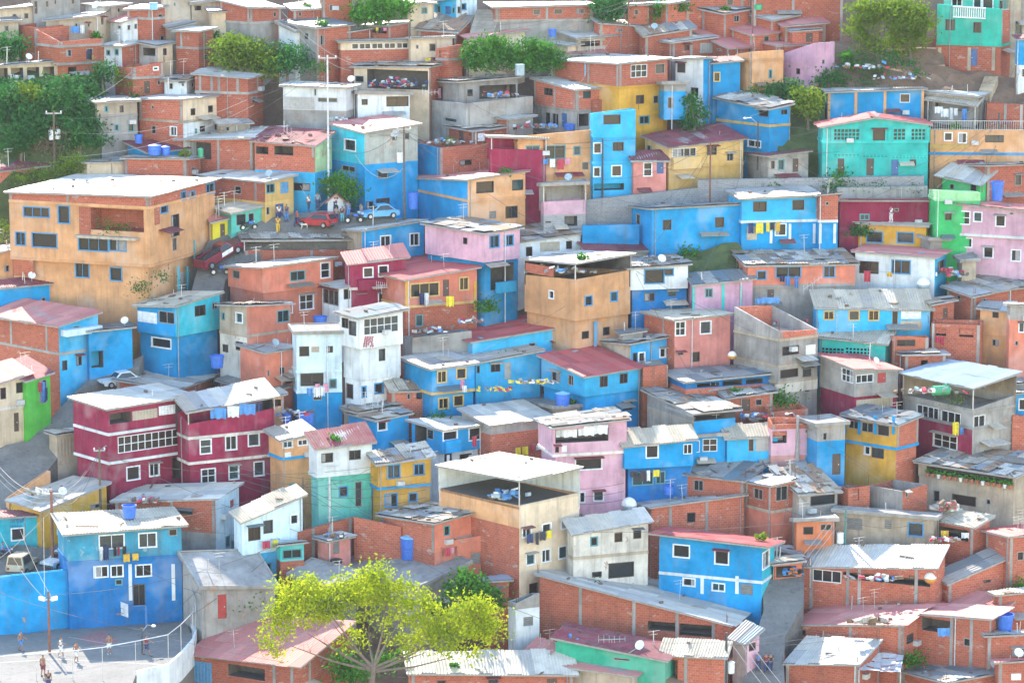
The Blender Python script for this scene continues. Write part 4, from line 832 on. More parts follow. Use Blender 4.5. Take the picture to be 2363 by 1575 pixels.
H('brick shed with pale slats on its roof by the power pole', (1292, 1312), (1845, 1334), (1868, 1220), 78, 1680, 'br/cc', 'ct', 'L1370,1450,110,190O', deb=.3, col='L1500')
H('white ground floor with a concrete balcony beside the brick hall', (-80, 830), (-40, 850), (176, 758), 26, 1155, '905 cc;wh', 'no', 'R75,1010,88,84B')
T(0, 1175)
H('weathered blue house above the basketball court', (520, 60), (628, 226), (1640, 150), 9, 975, '492 bw;bd', 'ct', 'R1010,290,216,116w R1335,275,150,120w R1565,205,76,66n R920,560,104,90w R1058,555,100,92w R1298,550,132,96w R1258,770,110,200k R1075,655,70,60t', B=0, col='', ov=.5, led='bd')
HCRT = LAST
H('long bright blue retaining wall beside the basketball court', (-300, 640), (-200, 632), (1035, 502), 15, 1185, 'bl', 'no', thick=.5, name='court_wall', cat='wall', group='retaining walls', ext=.3)
HWALL = LAST

# ======================================================= further small buildings
T(0, 0)
H('grey house with a blue sheet roof at the far left edge', (-60, 190), (-20, 205), (165, 196), 16, 330, 'pl', 'zd', 'R60,260,40,50n')
T(0, 400)
H('small orange house with a white roof left of the big orange one', (-120, 700), (-60, 730), (112, 700), 18, 930, 'or', 'zw', 'R60,860,50,60n')
T(0, 800)
H('orange stepped garden wall climbing beside the shaded street', (70, 1360), (85, 1372), (455, 1085), 34, 1480, 'or', 'no', thick=.5, name='stepped_wall', cat='wall', group='retaining walls')
H('brown shed with a sheet gate below the mauve building', (500, 790), (520, 805), (720, 770), 30, 1010, 'pl', 'zp', 'R600,900,130,150s R760,900,40,90D')
T(1763, 800)
H('blue house with a white window at the right edge', (2235, 420), (2245, 432), (2500, 420), 14, 620, 'bl', 'zd', 'R2340,520,60,90w')
H('shack under wavy cream sheets behind the pale blue canopy', (1960, 330), (2010, 366), (2420, 330), 18, 480, 'cc', 'zp')
H('low brick house beside the grey canopied one', (2235, 605), (2245, 618), (2520, 640), 12, 760, 'br', 'no')
H('brick rooms with a dark doorway behind the thick concrete pole', (-20, 520), (60, 590), (400, 560), 26, 700, 'br', 'no', 'R230,640,60,60O')
H('brick house with a green door band left of the right hand pole', (1230, 70), (1270, 82), (1650, 70), 14, 240, 'br', 'zp', 'R1450,160,60,80O')
T(1763, 400)
H('concrete water cistern on the corner of the pink roof', (1418, 586), (1500, 606), (1650, 612), 30, 760, 'cc', 'cs')
H('plaster stub house under the pink two storey house', (1770, 770), (1790, 800), (1900, 790), 20, 930, 'pl', 'cs')
H('small brick house with a brown door between the shacks', (1500, 1160), (1530, 1190), (1720, 1160), 24, 1380, 'br', 'zp', 'R1640,1260,40,90d')
T(1200, 800)
H('brick passage house with a wooden door below the long shed', (1850, 440), (1870, 470), (2290, 420), 18, 650, 'br', 'zp', 'R2040,510,80,140d R2160,500,60,60n')
H('white and red tin lean to beside the loft tower', (1560, 390), (1600, 412), (1890, 372), 20, 520, 'br', 'zw')
T(600, 800)
H('salmon balcony rooms beside the bluish white house', (-180, 0), (60, 60), (335, 20), 36, 420, '190 sa;sa', 'zn', 'R200,20,160,60G R200,215,50,70n R60,240,50,60n R260,280,60,100O')
H('dark gap house with a leaning zinc sheet', (-20, 440), (30, 470), (210, 440), 24, 690, 'or', 'zn', 'R120,510,140,60O')
T(1200, 0)
H('cluster of zinc lean tos behind the rusty mast', (670, 180), (720, 215), (1150, 250), 24, 330, 'br', 'zn', 'R900,270,60,40n', deb=.4)
H('low patched roofs between the rusty mast and the pink roofs', (1080, 290), (1130, 330), (1560, 262), 22, 420, 'br', 'zp', deb=.6)
T(600, 1175)
H('grey tin lean to below the brick and salmon house', (2030, 640), (2060, 660), (2250, 640), 16, 800, 'br', 'zb', 'R2150,740,50,60n')
T(1763, 1175)
H('brick shed under cream slats at the lower right edge', (2090, 760), (2115, 780), (2500, 740), 20, 960, 'br', 'ct', deb=.4)

T(1200, 1175)
H('narrow house with a pink painted wall at the alley mouth', (1950, 1170), (2036, 1210), (2165, 1090), 48, 1500, 'cc/pk', 'zd', 'R2100,1230,60,90k', deb=.3)
T(1763, 1175)
H('low stall room with an orange counter in the shaded alley', (70, 470), (95, 500), (345, 470), 14, 640, 'bo', 'zp', 'R200,560,180,100O', deb=.5)
T(600, 800)
H('patchwork sheet roof between the white tower and the blue house', (760, 560), (900, 600), (1250, 545), 28, 700, 'pl', 'zp', deb=.8)
T(1200, 400)
H('small brick room with a slanting sheet beside the orange cube house', (900, 1440), (930, 1460), (1110, 1440), 16, 1640, 'cc', 'zd', 'R1020,1530,60,80n')
T(0, 400)
H('blue shed with a dark blue sheet roof below the orange house', (860, 1398), (880, 1420), (1190, 1390), 16, 1560, 'pl', 'zd', 'R1080,1480,100,90O')
# ======================================================= the hillside
def earth_mat(name, a, b_, c, sc=.35):
    def build(t, b):
        p = pos(t)
        col = mix(t, ramp(t, noise(t, p, sc, 6, .7), [(.35, 0.), (.65, 1.)]), a, b_)
        col = mix(t, ramp(t, noise(t, p, sc * 5, 5, .7), [(.55, 0.), (.7, .8)]), col, c)
        setcol(t, b, col); b.inputs['Roughness'].default_value = .95; bump(t, b, noise(t, p, 2.5, 6), .6, .15)
    return mat(name, build)
EARTH = earth_mat('earth', (.14, .085, .06), (.22, .14, .095), (.06, .085, .03))
GREEN = earth_mat('undergrowth', (.05, .08, .025), (.09, .12, .04), (.14, .11, .07), .8)
ROADM = earth_mat('worn_concrete_road', (.13, .125, .12), (.20, .19, .175), (.085, .08, .075), .6)
COURTM = earth_mat('court_concrete', (.18, .17, .155), (.23, .215, .20), (.13, .125, .115), .3)
def terrain():
    nx, ny = 60, 60; vs = []; fs = []
    for j in range(ny + 1):
        for i in range(nx + 1):
            x = -500 + 3363 * i / nx; y = -420 + 2700 * j / ny
            p = ground(x, y); p.z -= 5.2; vs.append(p)
    for j in range(ny):
        for i in range(nx): a = j * (nx + 1) + i; fs.append((a, a + 1, a + nx + 2, a + nx + 1))
    o = link('hillside', new_mesh('hillside', vs, fs, [EARTH], smooth=True)); o['kind'] = 'structure'; o['label'] = 'steep earthen hillside under the houses'
terrain()
def patch(name, label, pts, m, lift=0, skirt=7, lump=0., kind='structure', n=14):
    """a piece of the nominal hillside inside a picture polygon, with sides going down into the hill"""
    P = [ground(sx(x), sy(y)) + Vector((0, 0, lift)) for x, y in pts]
    import bmesh
    bm = bmesh.new(); vs = [bm.verts.new(p) for p in P]; f = bm.faces.new(vs)
    r = bmesh.ops.extrude_face_region(bm, geom=[f]); nv = [e for e in r['geom'] if isinstance(e, bmesh.types.BMVert)]
    for v in nv: v.co.z -= skirt
    bmesh.ops.triangulate(bm, faces=[x for x in bm.faces if len(x.verts) > 4])
    if lump:
        top = [x for x in bm.faces if abs(x.normal.z) > .2]
        bmesh.ops.subdivide_edges(bm, edges=list({e for x in top for e in x.edges}), cuts=4, use_grid_fill=True)
        for v in bm.verts: v.co.z += R_.uniform(-lump, lump)
    bmesh.ops.recalc_face_normals(bm, faces=bm.faces)
    me = bpy.data.meshes.new(name); bm.to_mesh(me); bm.free(); me.materials.append(m)
    o = link(name, me); o['kind'] = kind; o['label'] = label; return o
T(0, 0)
patch('green_slope', 'dark overgrown slope at the upper left', [(-500, 500), (620, 640), (940, 700), (1000, 1000), (900, 1300), (300, 1560), (-500, 1700)], GREEN, -.4, 7, .5)
T(1763, 0)
patch('earth_slope', 'bare reddish earth slope under the tall trees', [(600, 330), (1620, 330), (1640, 600), (2500, 700), (2500, 960), (1900, 900), (1450, 800), (520, 800), (380, 900)], EARTH, -.3, 7, .35)
patch('earth_slope', 'shaded ground between the blue and turquoise houses', [(-60, 700), (560, 780), (540, 1320), (150, 1340), (-60, 1160)], GREEN, -.3, 7, .3)
T(1200, 400)
patch('grass_bank', 'dark grassy bank below the dark blue flat house', [(1330, 745), (1960, 660), (2050, 700), (1950, 920), (1560, 960), (1300, 860)], GREEN, .2, 7, .35)
T(0, 400)
patch('street', 'steep concrete street rising to the small plaza', [(1700, 1180), (1790, 860), (1880, 620), (2330, 420), (2900, 340), (3560, 380), (3620, 500), (2960, 560), (2500, 600), (2200, 860), (2040, 960), (2010, 1120)], ROADM, .05, 7)
T(0, 800)
patch('street', 'shaded concrete street winding down at the left', [(-200, 930), (260, 860), (470, 640), (800, 300), (1060, 180), (1300, 80), (1260, 180), (900, 330), (660, 430), (665, 740), (520, 1010), (80, 1560), (-200, 1500)], ROADM, .05, 7)
T(0, 1175)
patch('street', 'street with parked cars above the bright blue wall', [(-300, 250), (435, 360), (640, 250), (660, 530), (-300, 650)], ROADM, .05, 7)
T(1763, 1175)
patch('street', 'concrete alley going down at the lower right', [(-60, 300), (360, 420), (360, 860), (190, 1150), (180, 1400), (200, 1800), (-260, 1800), (-90, 1200), (0, 900)], ROADM, .05, 7)
T(600, 400)
# basketball court: one level floor at the foot of the blue wall
T(0, 1175)
CZ = ground(sx(300), sy(1140)).z
def level(x, y, z): r = ray(sx(x), sy(y)); return CAM + r * ((z - CAM.z) / r.z)
def flat(name, label, pts, z, m, skirt, kind='structure'):
    P = [level(x, y, z) for x, y in pts]; mb = MB(); mb.hexa([p - Vector((0, 0, skirt)) for p in P], P); o = mb.build(name, m); o['kind'] = kind; o['label'] = label; return o
flat('court', 'sunlit concrete basketball court', [(-400, 1150), (250, 1120), (1180, 960), (1610, 840), (1725, 1110), (1770, 1120), (1760, 1190), (1535, 1425), (1230, 1490), (1130, 1760), (-400, 1760)], CZ, COURTM, 6)
mb = MB()
def stripe(pts, w_=.09, dz=.006, closed=False):
    q = [level(x, y, CZ + dz) for x, y in pts]
    for a, b in zip(q, q[1:] + (q[:1] if closed else [])):
        d = (b - a).normalized(); n = Vector((-d.y, d.x, 0)) * w_ / 2; mb.quad([a - n, b - n, b + n, a + n])
stripe([(-300, 1330), (450, 1285), (1250, 1190), (1600, 1120)]); stripe([(-300, 1400), (500, 1350), (900, 1370), (1500, 1400)]); stripe([(620, 1150), (1100, 1235), (1500, 1180)])
o = mb.build('court_lines', plain('line_paint', (.52, .50, .47), .8)); o['kind'] = 'structure'; o['label'] = 'worn white lines painted on the court'
q = [level(x, y, CZ + .004) for x, y in ((700, 1160), (930, 1085), (1080, 1190), (880, 1240))]; mb = MB(); mb.quad(q)
o = mb.build('court_paint', plain('court_red', (.34, .17, .16), .85)); o['kind'] = 'structure'; o['label'] = 'faded red painted zone of the court'
T(0, 800)
# ======================================================= trees and plants
def leaf_mat(name, a, b_, tr=.35):
    def build(t, b):
        g = N(t, 'ShaderNodeNewGeometry'); rnd = g.outputs['Random Per Island']
        col = mix(t, rnd, a, b_)
        col = mix(t, ramp(t, noise(t, g.outputs['Position'], .45, 3), [(.4, 0.), (.6, .6)]), col, tuple(v * .62 for v in a))
        setcol(t, b, col); b.inputs['Roughness'].default_value = .7; b.inputs['Specular IOR Level'].default_value = .08
        tn = N(t, 'ShaderNodeBsdfTranslucent'); t.links.new(col, tn.inputs[0])
        ms = N(t, 'ShaderNodeMixShader', i_0=tr); t.links.new(b.outputs[0], ms.inputs[1]); t.links.new(tn.outputs[0], ms.inputs[2])
        t.links.new(ms.outputs[0], t.nodes['Material Output'].inputs['Surface'])
    return mat(name, build)
LEAF = dict(y=leaf_mat('leaf_yellow_green', (.33, .46, .016), (.60, .60, .03), .45), o=leaf_mat('leaf_olive', (.13, .24, .02), (.25, .33, .035), .4), g=leaf_mat('leaf_green', (.045, .20, .02), (.11, .30, .035), .35),
    d=leaf_mat('leaf_dark', (.028, .15, .035), (.07, .23, .05), .35), b=leaf_mat('dry_twig', (.20, .14, .10), (.29, .22, .16), .15))
BARK = plain('bark', (.20, .15, .12), .95)
def tree(label, lobes, base, code, yb=None, size=.42, dens=1., branches=None, name='tree', trunk=True, cat='tree', group='trees among the houses'):
    """lobes: (x, y, rx, ry) tile ellipses of foliage around the trunk that stands at base (x, y)"""
    d = depth_of(sy(yb if yb is not None else base[1])); bp = at(sx(base[0]), sy(base[1]), d) if yb is None else at(sx(base[0]), sy(base[1]), d)
    ro = root(name, bp, label, cat, group)
    k = mpp(d) / 3.92
    rr = random.Random(len(label) * 7 + int(base[0])); tk = MB()
    vs, fs = [], []; off = bp
    ctr = []
    for x, y, rx, ry in lobes:
        dz = rr.uniform(-.5, .5) * rx * k
        c = at(sx(x), sy(y), d + dz); ctr.append(c); a, h = rx * k * 1.18, ry * k * 1.18
        ncl = max(8, int(dens * (a * h) * 24))
        for _ in range(ncl):
            th, u = rr.uniform(0, 6.283), rr.uniform(-.85, 1); q = math.sqrt(max(0, 1 - u * u)); r_ = rr.uniform(.2, 1.) ** .7
            cc_ = c + Vector((a * r_ * q * math.cos(th), a * .8 * r_ * q * math.sin(th), h * r_ * u))
            s_ = rr.uniform(.25, .62) * (1 + .25 * a / 3)
            for _ in range(rr.randint(10, 16)):
                p = cc_ + Vector((rr.gauss(0, s_), rr.gauss(0, s_), rr.gauss(0, s_ * .6)))
                n = Vector((rr.gauss(0, 1), rr.gauss(0, 1), rr.gauss(.5, 1))).normalized(); t1 = n.orthogonal().normalized(); t2 = n.cross(t1)
                an = rr.uniform(0, 6.28); t1, t2 = t1 * math.cos(an) + t2 * math.sin(an), t2 * math.cos(an) - t1 * math.sin(an)
                l_, w2 = size * rr.uniform(.7, 1.3), size * rr.uniform(.35, .6); i = len(vs)
                for e in (t1 * -l_ * .5, t2 * w2 * .5, t1 * l_ * .5, t2 * -w2 * .5): vs.append(tuple(p + e - off))
                fs.append((i, i + 1, i + 2, i + 3))
    if trunk:
        top = sum(ctr, Vector()) / len(ctr); hgt = max(1.2, (top.z - bp.z)); fork = bp + Vector(((top.x - bp.x) * .35, 0, hgt * .45)); r0 = .10 + .028 * hgt
        tk.tube(bp - Vector((0, 0, .6)), fork, r0, r0 * .7, 8)
        for c in (branches or ctr):
            c = c if isinstance(c, Vector) else at(sx(c[0]), sy(c[1]), d + rr.uniform(-.8, .8))
            m1 = fork.lerp(c, .5) + Vector((rr.uniform(-.2, .2), rr.uniform(-.2, .2), -abs(c.x - fork.x) * .06)); tk.tube(fork - Vector((0, 0, rr.uniform(0, .5))), m1, r0 * .42, r0 * .26, 6); tk.tube(m1, c, r0 * .26, r0 * .1, 5)
            for _ in range(3): q = m1.lerp(c, rr.uniform(.2, .9)); tk.tube(q, q + Vector((rr.uniform(-1, 1), rr.uniform(-1, 1), rr.uniform(.1, 1))) * (.28 * hgt * .5), r0 * .1, r0 * .03, 4)
        tk.build('trunk', BARK, ro)
    link('crown' if trunk else 'foliage', new_mesh('crown', vs, fs, [LEAF[code]]), ro)
    return ro
def bush(label, lobes, base, code, **kw):
    kw.setdefault('size', .26); return tree(label, lobes, base, code, name=kw.pop('name', 'bush'), trunk=False, cat='bush', group='bushes and plants', **kw)
T(0, 0)
tree('dark tree pressed against the brick houses at the left edge', [(70, 410, 80, 80), (130, 440, 90, 90), (60, 490, 80, 50)], (90, 540), 'd')
tree('tree with sunlit pale green top on the left slope', [(280, 820, 100, 60), (240, 900, 120, 80), (330, 930, 110, 90)], (280, 1180), 'o')
tree('round dark tree below the open brick house', [(730, 780, 120, 90), (660, 850, 120, 90), (800, 850, 100, 80)], (730, 1010), 'd')
tree('large dark tree at the left edge of the slope', [(60, 880, 110, 110), (150, 1020, 150, 120), (40, 1050, 120, 120)], (90, 1230), 'd')
tree('broad dark tree in the middle of the left slope', [(470, 900, 150, 110), (400, 1020, 170, 120), (560, 1020, 150, 120)], (470, 1210), 'd')
tree('dark tree beside the small grey and tan house', [(710, 980, 130, 110), (760, 1090, 110, 100), (660, 1100, 120, 100)], (720, 1240), 'd')
tree('low dark tree at the foot of the left slope', [(620, 1260, 150, 70), (780, 1240, 120, 70), (880, 1270, 90, 40)], (720, 1360), 'd')
tree('dark tree behind the transformer pole', [(200, 1200, 150, 100), (90, 1290, 140, 90), (330, 1180, 110, 90)], (190, 1400), 'd')
tree('dark tree under the washing window', [(950, 620, 80, 70), (900, 690, 80, 60)], (930, 780), 'd')
bush('bright green clipped bush beside the stepped brick house', [(1060, 680, 60, 45), (1090, 720, 50, 40)], (1070, 770), 'o')
bush('small green bush left of the stepped parapet', [(1190, 650, 36, 36)], (1195, 700), 'g')
bush('flat topped yellow green creeper on a brick ledge', [(1180, 755, 75, 22)], (1180, 790), 'o')
tree('big yellow green tree right of the curved brick tower', [(2080, 400, 130, 80), (2200, 430, 140, 100), (2030, 490, 110, 100), (2180, 560, 160, 90), (2330, 500, 130, 130), (2420, 600, 110, 120)], (2200, 760), 'o', dens=1.1)
bush('dry brown shrub in front of the transformer pole', [(430, 1290, 100, 90), (370, 1360, 90, 60)], (420, 1440), 'b', dens=.5, size=.2, name='dry_shrub')
bush('dry brown shrub right of the transformer pole', [(570, 1240, 70, 90), (540, 1340, 90, 80)], (560, 1440), 'b', dens=.5, size=.2, name='dry_shrub')
bush('leafy light green bush above the big orange house', [(590, 1490, 110, 70), (680, 1450, 90, 60), (720, 1520, 90, 60), (500, 1550, 80, 50)], (620, 1600), 'o')
bush('light green shrubs on the rubble left of the big orange house', [(300, 1570, 100, 50), (180, 1610, 80, 50), (420, 1600, 80, 40)], (300, 1660), 'o')
T(600, 0)
tree('dense dark green tree cut by the top edge', [(950, 90, 90, 80), (1080, 40, 140, 80), (1200, 80, 130, 90), (1050, 140, 150, 70), (860, 150, 50, 60), (1290, 60, 60, 70)], (1060, 260), 'g')
tree('dark green tree behind the white panelled house', [(180, 480, 110, 80), (300, 510, 130, 80), (230, 590, 150, 70)], (250, 720), 'd')
bush('green bushes above the white panelled house', [(480, 600, 100, 50), (570, 630, 60, 40)], (500, 690), 'g')
tree('round leafy mango tree beside the bare concrete house', [(1960, 450, 100, 80), (1900, 550, 60, 70), (2060, 560, 140, 80), (2130, 400, 100, 70), (2230, 500, 130, 100), (2360, 540, 120, 90), (2440, 430, 100, 80), (2590, 470, 110, 80), (2480, 580, 140, 70), (2660, 560, 70, 60)], (2240, 760), 'g', dens=1.15)
T(1200, 0)
tree('mass of dark trees behind the long brick house', [(760, 60, 100, 90), (880, 50, 110, 90), (820, 130, 120, 60)], (820, 230), 'd')
bush('green plants spilling over the little balcony', [(1260, 60, 50, 60), (1200, 160, 50, 40), (1290, 110, 40, 50)], (1230, 200), 'g')
tree('bluish green tree beside the blue house on stilts', [(1550, 920, 60, 70), (1600, 1030, 90, 80), (1540, 1100, 70, 60)], (1580, 1200), 'd')
bush('small sapling above the patched blue house', [(2110, 800, 45, 40), (2090, 850, 25, 30)], (2110, 900), 'g')
T(1763, 0)
tree('dark bushy tree between the lilac and royal blue houses', [(80, 850, 90, 80), (230, 780, 80, 60), (280, 860, 90, 80)], (180, 1000), 'd')
tree('sunlit green tree beside the royal blue house', [(360, 860, 110, 70), (430, 900, 100, 70), (330, 980, 80, 60), (440, 1000, 90, 80)], (400, 1150), 'o')
tree('tall yellow topped tree on the earth slope', [(880, 60, 100, 60), (1010, 60, 110, 60), (930, 170, 130, 80), (860, 270, 110, 80), (1050, 130, 90, 70), (980, 420, 90, 60), (900, 340, 60, 50)], (1050, 600), 'o', dens=1.)
tree('broad olive tree left of the emerald green house', [(1170, 60, 120, 70), (1300, 90, 150, 90), (1390, 200, 130, 100), (1250, 220, 150, 100), (1380, 330, 130, 80), (1200, 370, 120, 70), (1290, 440, 90, 40)], (1330, 560), 'o', dens=1.05)
bush('banana plant on the earth slope', [(770, 520, 60, 40), (790, 590, 50, 30)], (780, 640), 'g', size=.5)
bush('spiky dark plant below the lilac house', [(600, 690, 70, 60), (660, 740, 60, 40), (500, 720, 40, 50)], (600, 800), 'd', size=.4)
T(0, 400)
bush('bright yellow green bush at the left edge', [(30, 480, 50, 70), (20, 600, 50, 60)], (30, 690), 'o')
bush('grass growing on the orange house terrace', [(960, 470, 60, 50), (1110, 500, 80, 30)], (1000, 1300), 'g', yb=1400)
bush('potted plants hanging from the white balcony', [(1270, 1040, 60, 70), (1450, 940, 50, 40)], (1300, 1150), 'd', yb=1440)
T(600, 400)
tree('small tree with bare lower stem on the plaza', [(700, 60, 90, 60), (770, 100, 90, 60), (640, 130, 50, 70), (830, 170, 70, 50)], (700, 300), 'g')
bush('dark clipped bush beside the little shrine', [(815, 230, 50, 60), (815, 290, 50, 40)], (815, 340), 'd')
T(1763, 400)
bush('dark weeds growing over the stone wall', [(560, 120, 60, 20), (760, 120, 110, 16), (1000, 115, 110, 16), (1350, 150, 80, 40)], (900, 150), 'd', yb=200)
T(600, 1175)
FT = tree('large yellow green tree in front at the bottom', [(280, 720, 150, 90), (460, 720, 170, 100), (330, 860, 200, 110), (600, 850, 170, 110), (170, 930, 100, 110), (1080, 540, 100, 90), (1000, 680, 190, 100), (1240, 700, 140, 90), (1340, 850, 110, 80), (480, 980, 170, 60), (800, 760, 130, 80), (1760, 960, 140, 70), (1900, 860, 120, 100), (2060, 980, 130, 100), (1640, 1110, 150, 100), (1880, 1120, 180, 100), (2090, 1130, 100, 130), (1400, 1180, 110, 60), (80, 1150, 70, 100), (900, 1110, 60, 50), (1240, 1150, 60, 40), (830, 1220, 110, 50), (130, 1290, 60, 60), (1330, 1270, 80, 40), (1950, 1300, 90, 50), (480, 840, 220, 120), (720, 720, 160, 90), (900, 800, 150, 90), (1150, 860, 120, 80), (200, 1050, 120, 90), (650, 960, 120, 60), (1750, 1050, 200, 110), (1980, 930, 120, 120), (1550, 1080, 100, 90), (1700, 1240, 150, 60), (1080, 760, 140, 90), (950, 600, 90, 90), (1440, 800, 120, 70), (1530, 900, 130, 70), (1430, 990, 120, 60), (1570, 1020, 110, 70), (1250, 960, 90, 50), (950, 960, 100, 50), (1120, 1040, 80, 50)], (985, 1760), 'y', dens=.85, size=.34,
    branches=[(560, 1200), (430, 1120), (680, 1060), (985, 1060), (1300, 950), (1500, 1290), (1380, 1430), (1750, 1330), (280, 1230), (1650, 1150), (600, 900), (1150, 800), (1900, 1000)])
tree('dark green tree behind the yellow one', [(1880, 640, 130, 80), (1990, 730, 140, 90), (2130, 820, 90, 60), (1800, 740, 110, 80)], (1950, 960), 'g')
tree('low green tree under the yellow one', [(740, 1380, 80, 110), (880, 1460, 110, 90), (1130, 1380, 90, 80), (760, 1500, 100, 60)], (880, 1660), 'g')
T(0, 1175)
bush('leafy bush beside the beige concrete hut', [(2210, 840, 90, 50), (2290, 820, 70, 50)], (2230, 930), 'g')
T(1763, 800)
for i, (x, y, l) in enumerate(((1640, 500, 'left'), (1765, 520, 'middle'))):
    bush('yellow green potted plant on the grey ledge, ' + ('near the green barrel' if i == 0 else 'in a white pot'), [(x, y - 20, 40, 50)], (x, y + 40), 'o', yb=930, size=.2)
# ======================================================= tanks, poles, cables and other street things
TANKM = dict(b=plain('tank_blue', (.045, .17, .62), .45), l=plain('tank_light_blue', (.22, .50, .74), .45), w=plain('tank_white', (.78, .78, .76), .4), s=plain('tank_grey_blue', (.34, .44, .50), .5), g=plain('tank_green', (.06, .40, .20), .5), k=plain('tank_black', (.03, .03, .035), .5), r=plain('tank_red', (.45, .06, .05), .5), o=plain('tank_orange', (.62, .32, .08), .5))
def tank(label, x, yb, w_, h_, kind='cyl', col='b', on=None, name='water_tank', cat='water tank', group='water tanks and barrels', yd=None, roofp=False):
    p = spot(x, yb, on, roofp) if yd is None else at(sx(x), sy(yb), depth_of(sy(yd)))
    d = (p - CAM).dot(FWD); k = mpp(d) / 3.92; r = w_ * k / 2; h = h_ * k
    ro = root(name, p, label, cat, group); mb = MB(); m = TANKM[col]
    if kind == 'cyl':
        pr = [(0, 0), (r * .92, 0), (r * .93, h * .05), (r * .97, h * .36), (r * .94, h * .38), (r * .94, h * .42), (r * .99, h * .45), (r, h * .8), (r * 1.03, h * .82), (r * 1.03, h * .86)]
        mb.lathe(p, pr, 18); mb.build('body', m, ro, smooth=False); mb = MB(); mb.lathe(p, [(r * 1.05, h * .85), (r * 1.0, h * .88), (r * .35, h * .97), (r * .3, h), (0, h)], 18); mb.build('lid', TANKM['l'] if col == 'b' and w_ > 120 else m, ro)
    elif kind == 'bucket':
        mb.lathe(p, [(0, 0), (r * .78, 0), (r * .93, h * .86), (r, h * .87), (r, h), (r * .92, h), (r * .88, h * .7), (0, h * .62)], 18); mb.build('body', m, ro)
        mb = MB(); mb.lathe(p, [(r * 1.03, h * .955), (r * 1.03, h * 1.015), (r * .95, h * 1.015)], 18); mb.build('rim', m, ro)
    elif kind == 'box':
        mb.cbox(p, r * 2, r * 1.8, h * .94, 0, .25); mb.build('body', m, ro); mb = MB(); mb.cbox(p + Vector((0, 0, h * .943)), r * 2.12, r * 1.92, h * .06, 0, .25); mb.build('lid', m, ro)
    elif kind == 'ball':
        mb.lathe(p, [(r * math.sin(a * math.pi / 16), r - r * math.cos(a * math.pi / 16)) for a in range(0, 9)], 18); mb.build('lower_half', TANKM['o'] if col == 'o' else TANKM['s'] if col == 's' else m, ro)
        mb = MB(); mb.lathe(p, [(r * math.sin(a * math.pi / 16), r - r * math.cos(a * math.pi / 16)) for a in range(8, 17)], 18); mb.build('upper_half', TANKM['w'], ro)
    elif kind == 'lying':
        mb.tube(p + Vector((-r, 0, h / 2)), p + Vector((r, .4, h / 2)), h / 2, n=14); mb.build('body', m, ro); mb = MB(); mb.tube(p + Vector((r * .6, .3, h * .95)), p + Vector((r * .6, .3, h * 1.1)), .12, n=8); mb.build('cap', m, ro)
    return ro
T(0, 0)
tank('pale blue box tank on the narrow brick house', 1390, 88, 66, 62, 'box', 'l', HTANK, roofp=True)
tank('wide blue tank on the maroon roof, left one of the pair', 1400, 1402, 118, 100, 'cyl', 'b', HT2, roofp=True)
tank('smaller blue tank right of the wide one on the maroon roof', 1500, 1404, 78, 88, 'cyl', 'b', HT2, roofp=True)
tank('blue barrel in front of a white board by the power lines', 1255, 1296, 80, 78, 'bucket', 'b')
tank('greenish drum under the huge bright roof', 1815, 1420, 52, 84, 'cyl', 'g', yd=1500)
T(600, 0)
tank('grey blue box tank on a post beside the mango tree', 2350, 682, 70, 100, 'box', 's', yd=1000)
T(1200, 0)
tank('blue barrel at the end of the broad zinc roof', 292, 336, 76, 72, 'bucket', 'b', HBAR, roofp=True)
tank('left hand sky blue box tank on the white brick house roof', 622, 690, 96, 122, 'box', 'l', yd=930)
tank('taller sky blue box tank beside its twin on the white roof', 738, 692, 132, 140, 'box', 'l', yd=930)
tank('small blue drum on the brick house terrace', 448, 1176, 96, 60, 'cyl', 'b', yd=1180)
tank('round turquoise tank among the roofs at the top', 2155, 88, 80, 50, 'cyl', 'g', yd=120)
T(1763, 400)
tank('tall blue tank behind the pink two storey house', 2108, 246, 122, 172, 'bucket', 'b', yd=640)
tank('white bowl shaped tank with a turquoise base below the pink roof', 1440, 1062, 124, 118, 'ball', 's', yd=1100)
tank('big blue tank on the concrete terrace under the timber frame', 92, 1404, 150, 116, 'bucket', 'b', HCT)
tank('blue barrel on the pink house terrace corner', 1465, 1000, 1, 1, 'box', 'b', yd=1100) if False else None
T(600, 400)
tank('tall blue drum against the recessed blue wall', 1386, 320, 104, 146, 'bucket', 'b')
tank('blue barrel behind the white tower', 546, 1420, 128, 128, 'bucket', 'b', yd=1470)
T(0, 800)
tank('blue bucket tank at the corner of the brick weighted house', 1965, 188, 132, 112, 'bucket', 'b', yd=250)
tank('round blue tank on the roof above the basketball court', 1170, 1545, 132, 118, 'bucket', 'b', HCRT, roofp=True)
T(600, 800)
tank('blue barrel leaning in the gap beside the maroon roof', 246, 694, 92, 96, 'bucket', 'b', yd=760)
tank('blue plastic crate tank tipped beside the maroon roof', 410, 692, 124, 96, 'box', 'b', yd=770)
T(1200, 800)
tank('blue tank with a domed lid on the cream slab roof', 385, 528, 132, 128, 'cyl', 'b', HSL, roofp=True)
tank('white dome tank with a grey base beside the long brick house', 985, 1496, 140, 132, 'ball', 's', yd=1600)
tank('white and red round tank beside the salmon house', 1918, 116, 80, 82, 'ball', 'o', yd=170)
tank('open blue tub by the blue house with flower boxes', 1342, 1330, 100, 72, 'bucket', 'b', yd=1390)
T(600, 1175)
tank('tall light topped blue tank on the tiled slab', 1358, 442, 170, 228, 'cyl', 'b', HTK, roofp=True)
tank('dark metal drum beside the salmon outhouse', 690, 525, 110, 88, 'cyl', 'k', yd=560)
T(1763, 1175)
tank('round blue bucket tank on the zinc roof at the right edge', 2178, 1082, 164, 142, 'bucket', 'b', HBK, roofp=True)
tank('white and orange globe on the loft parapet', 1504, 672, 112, 112, 'ball', 'o', yd=862, name='water_globe')
T(1763, 800)
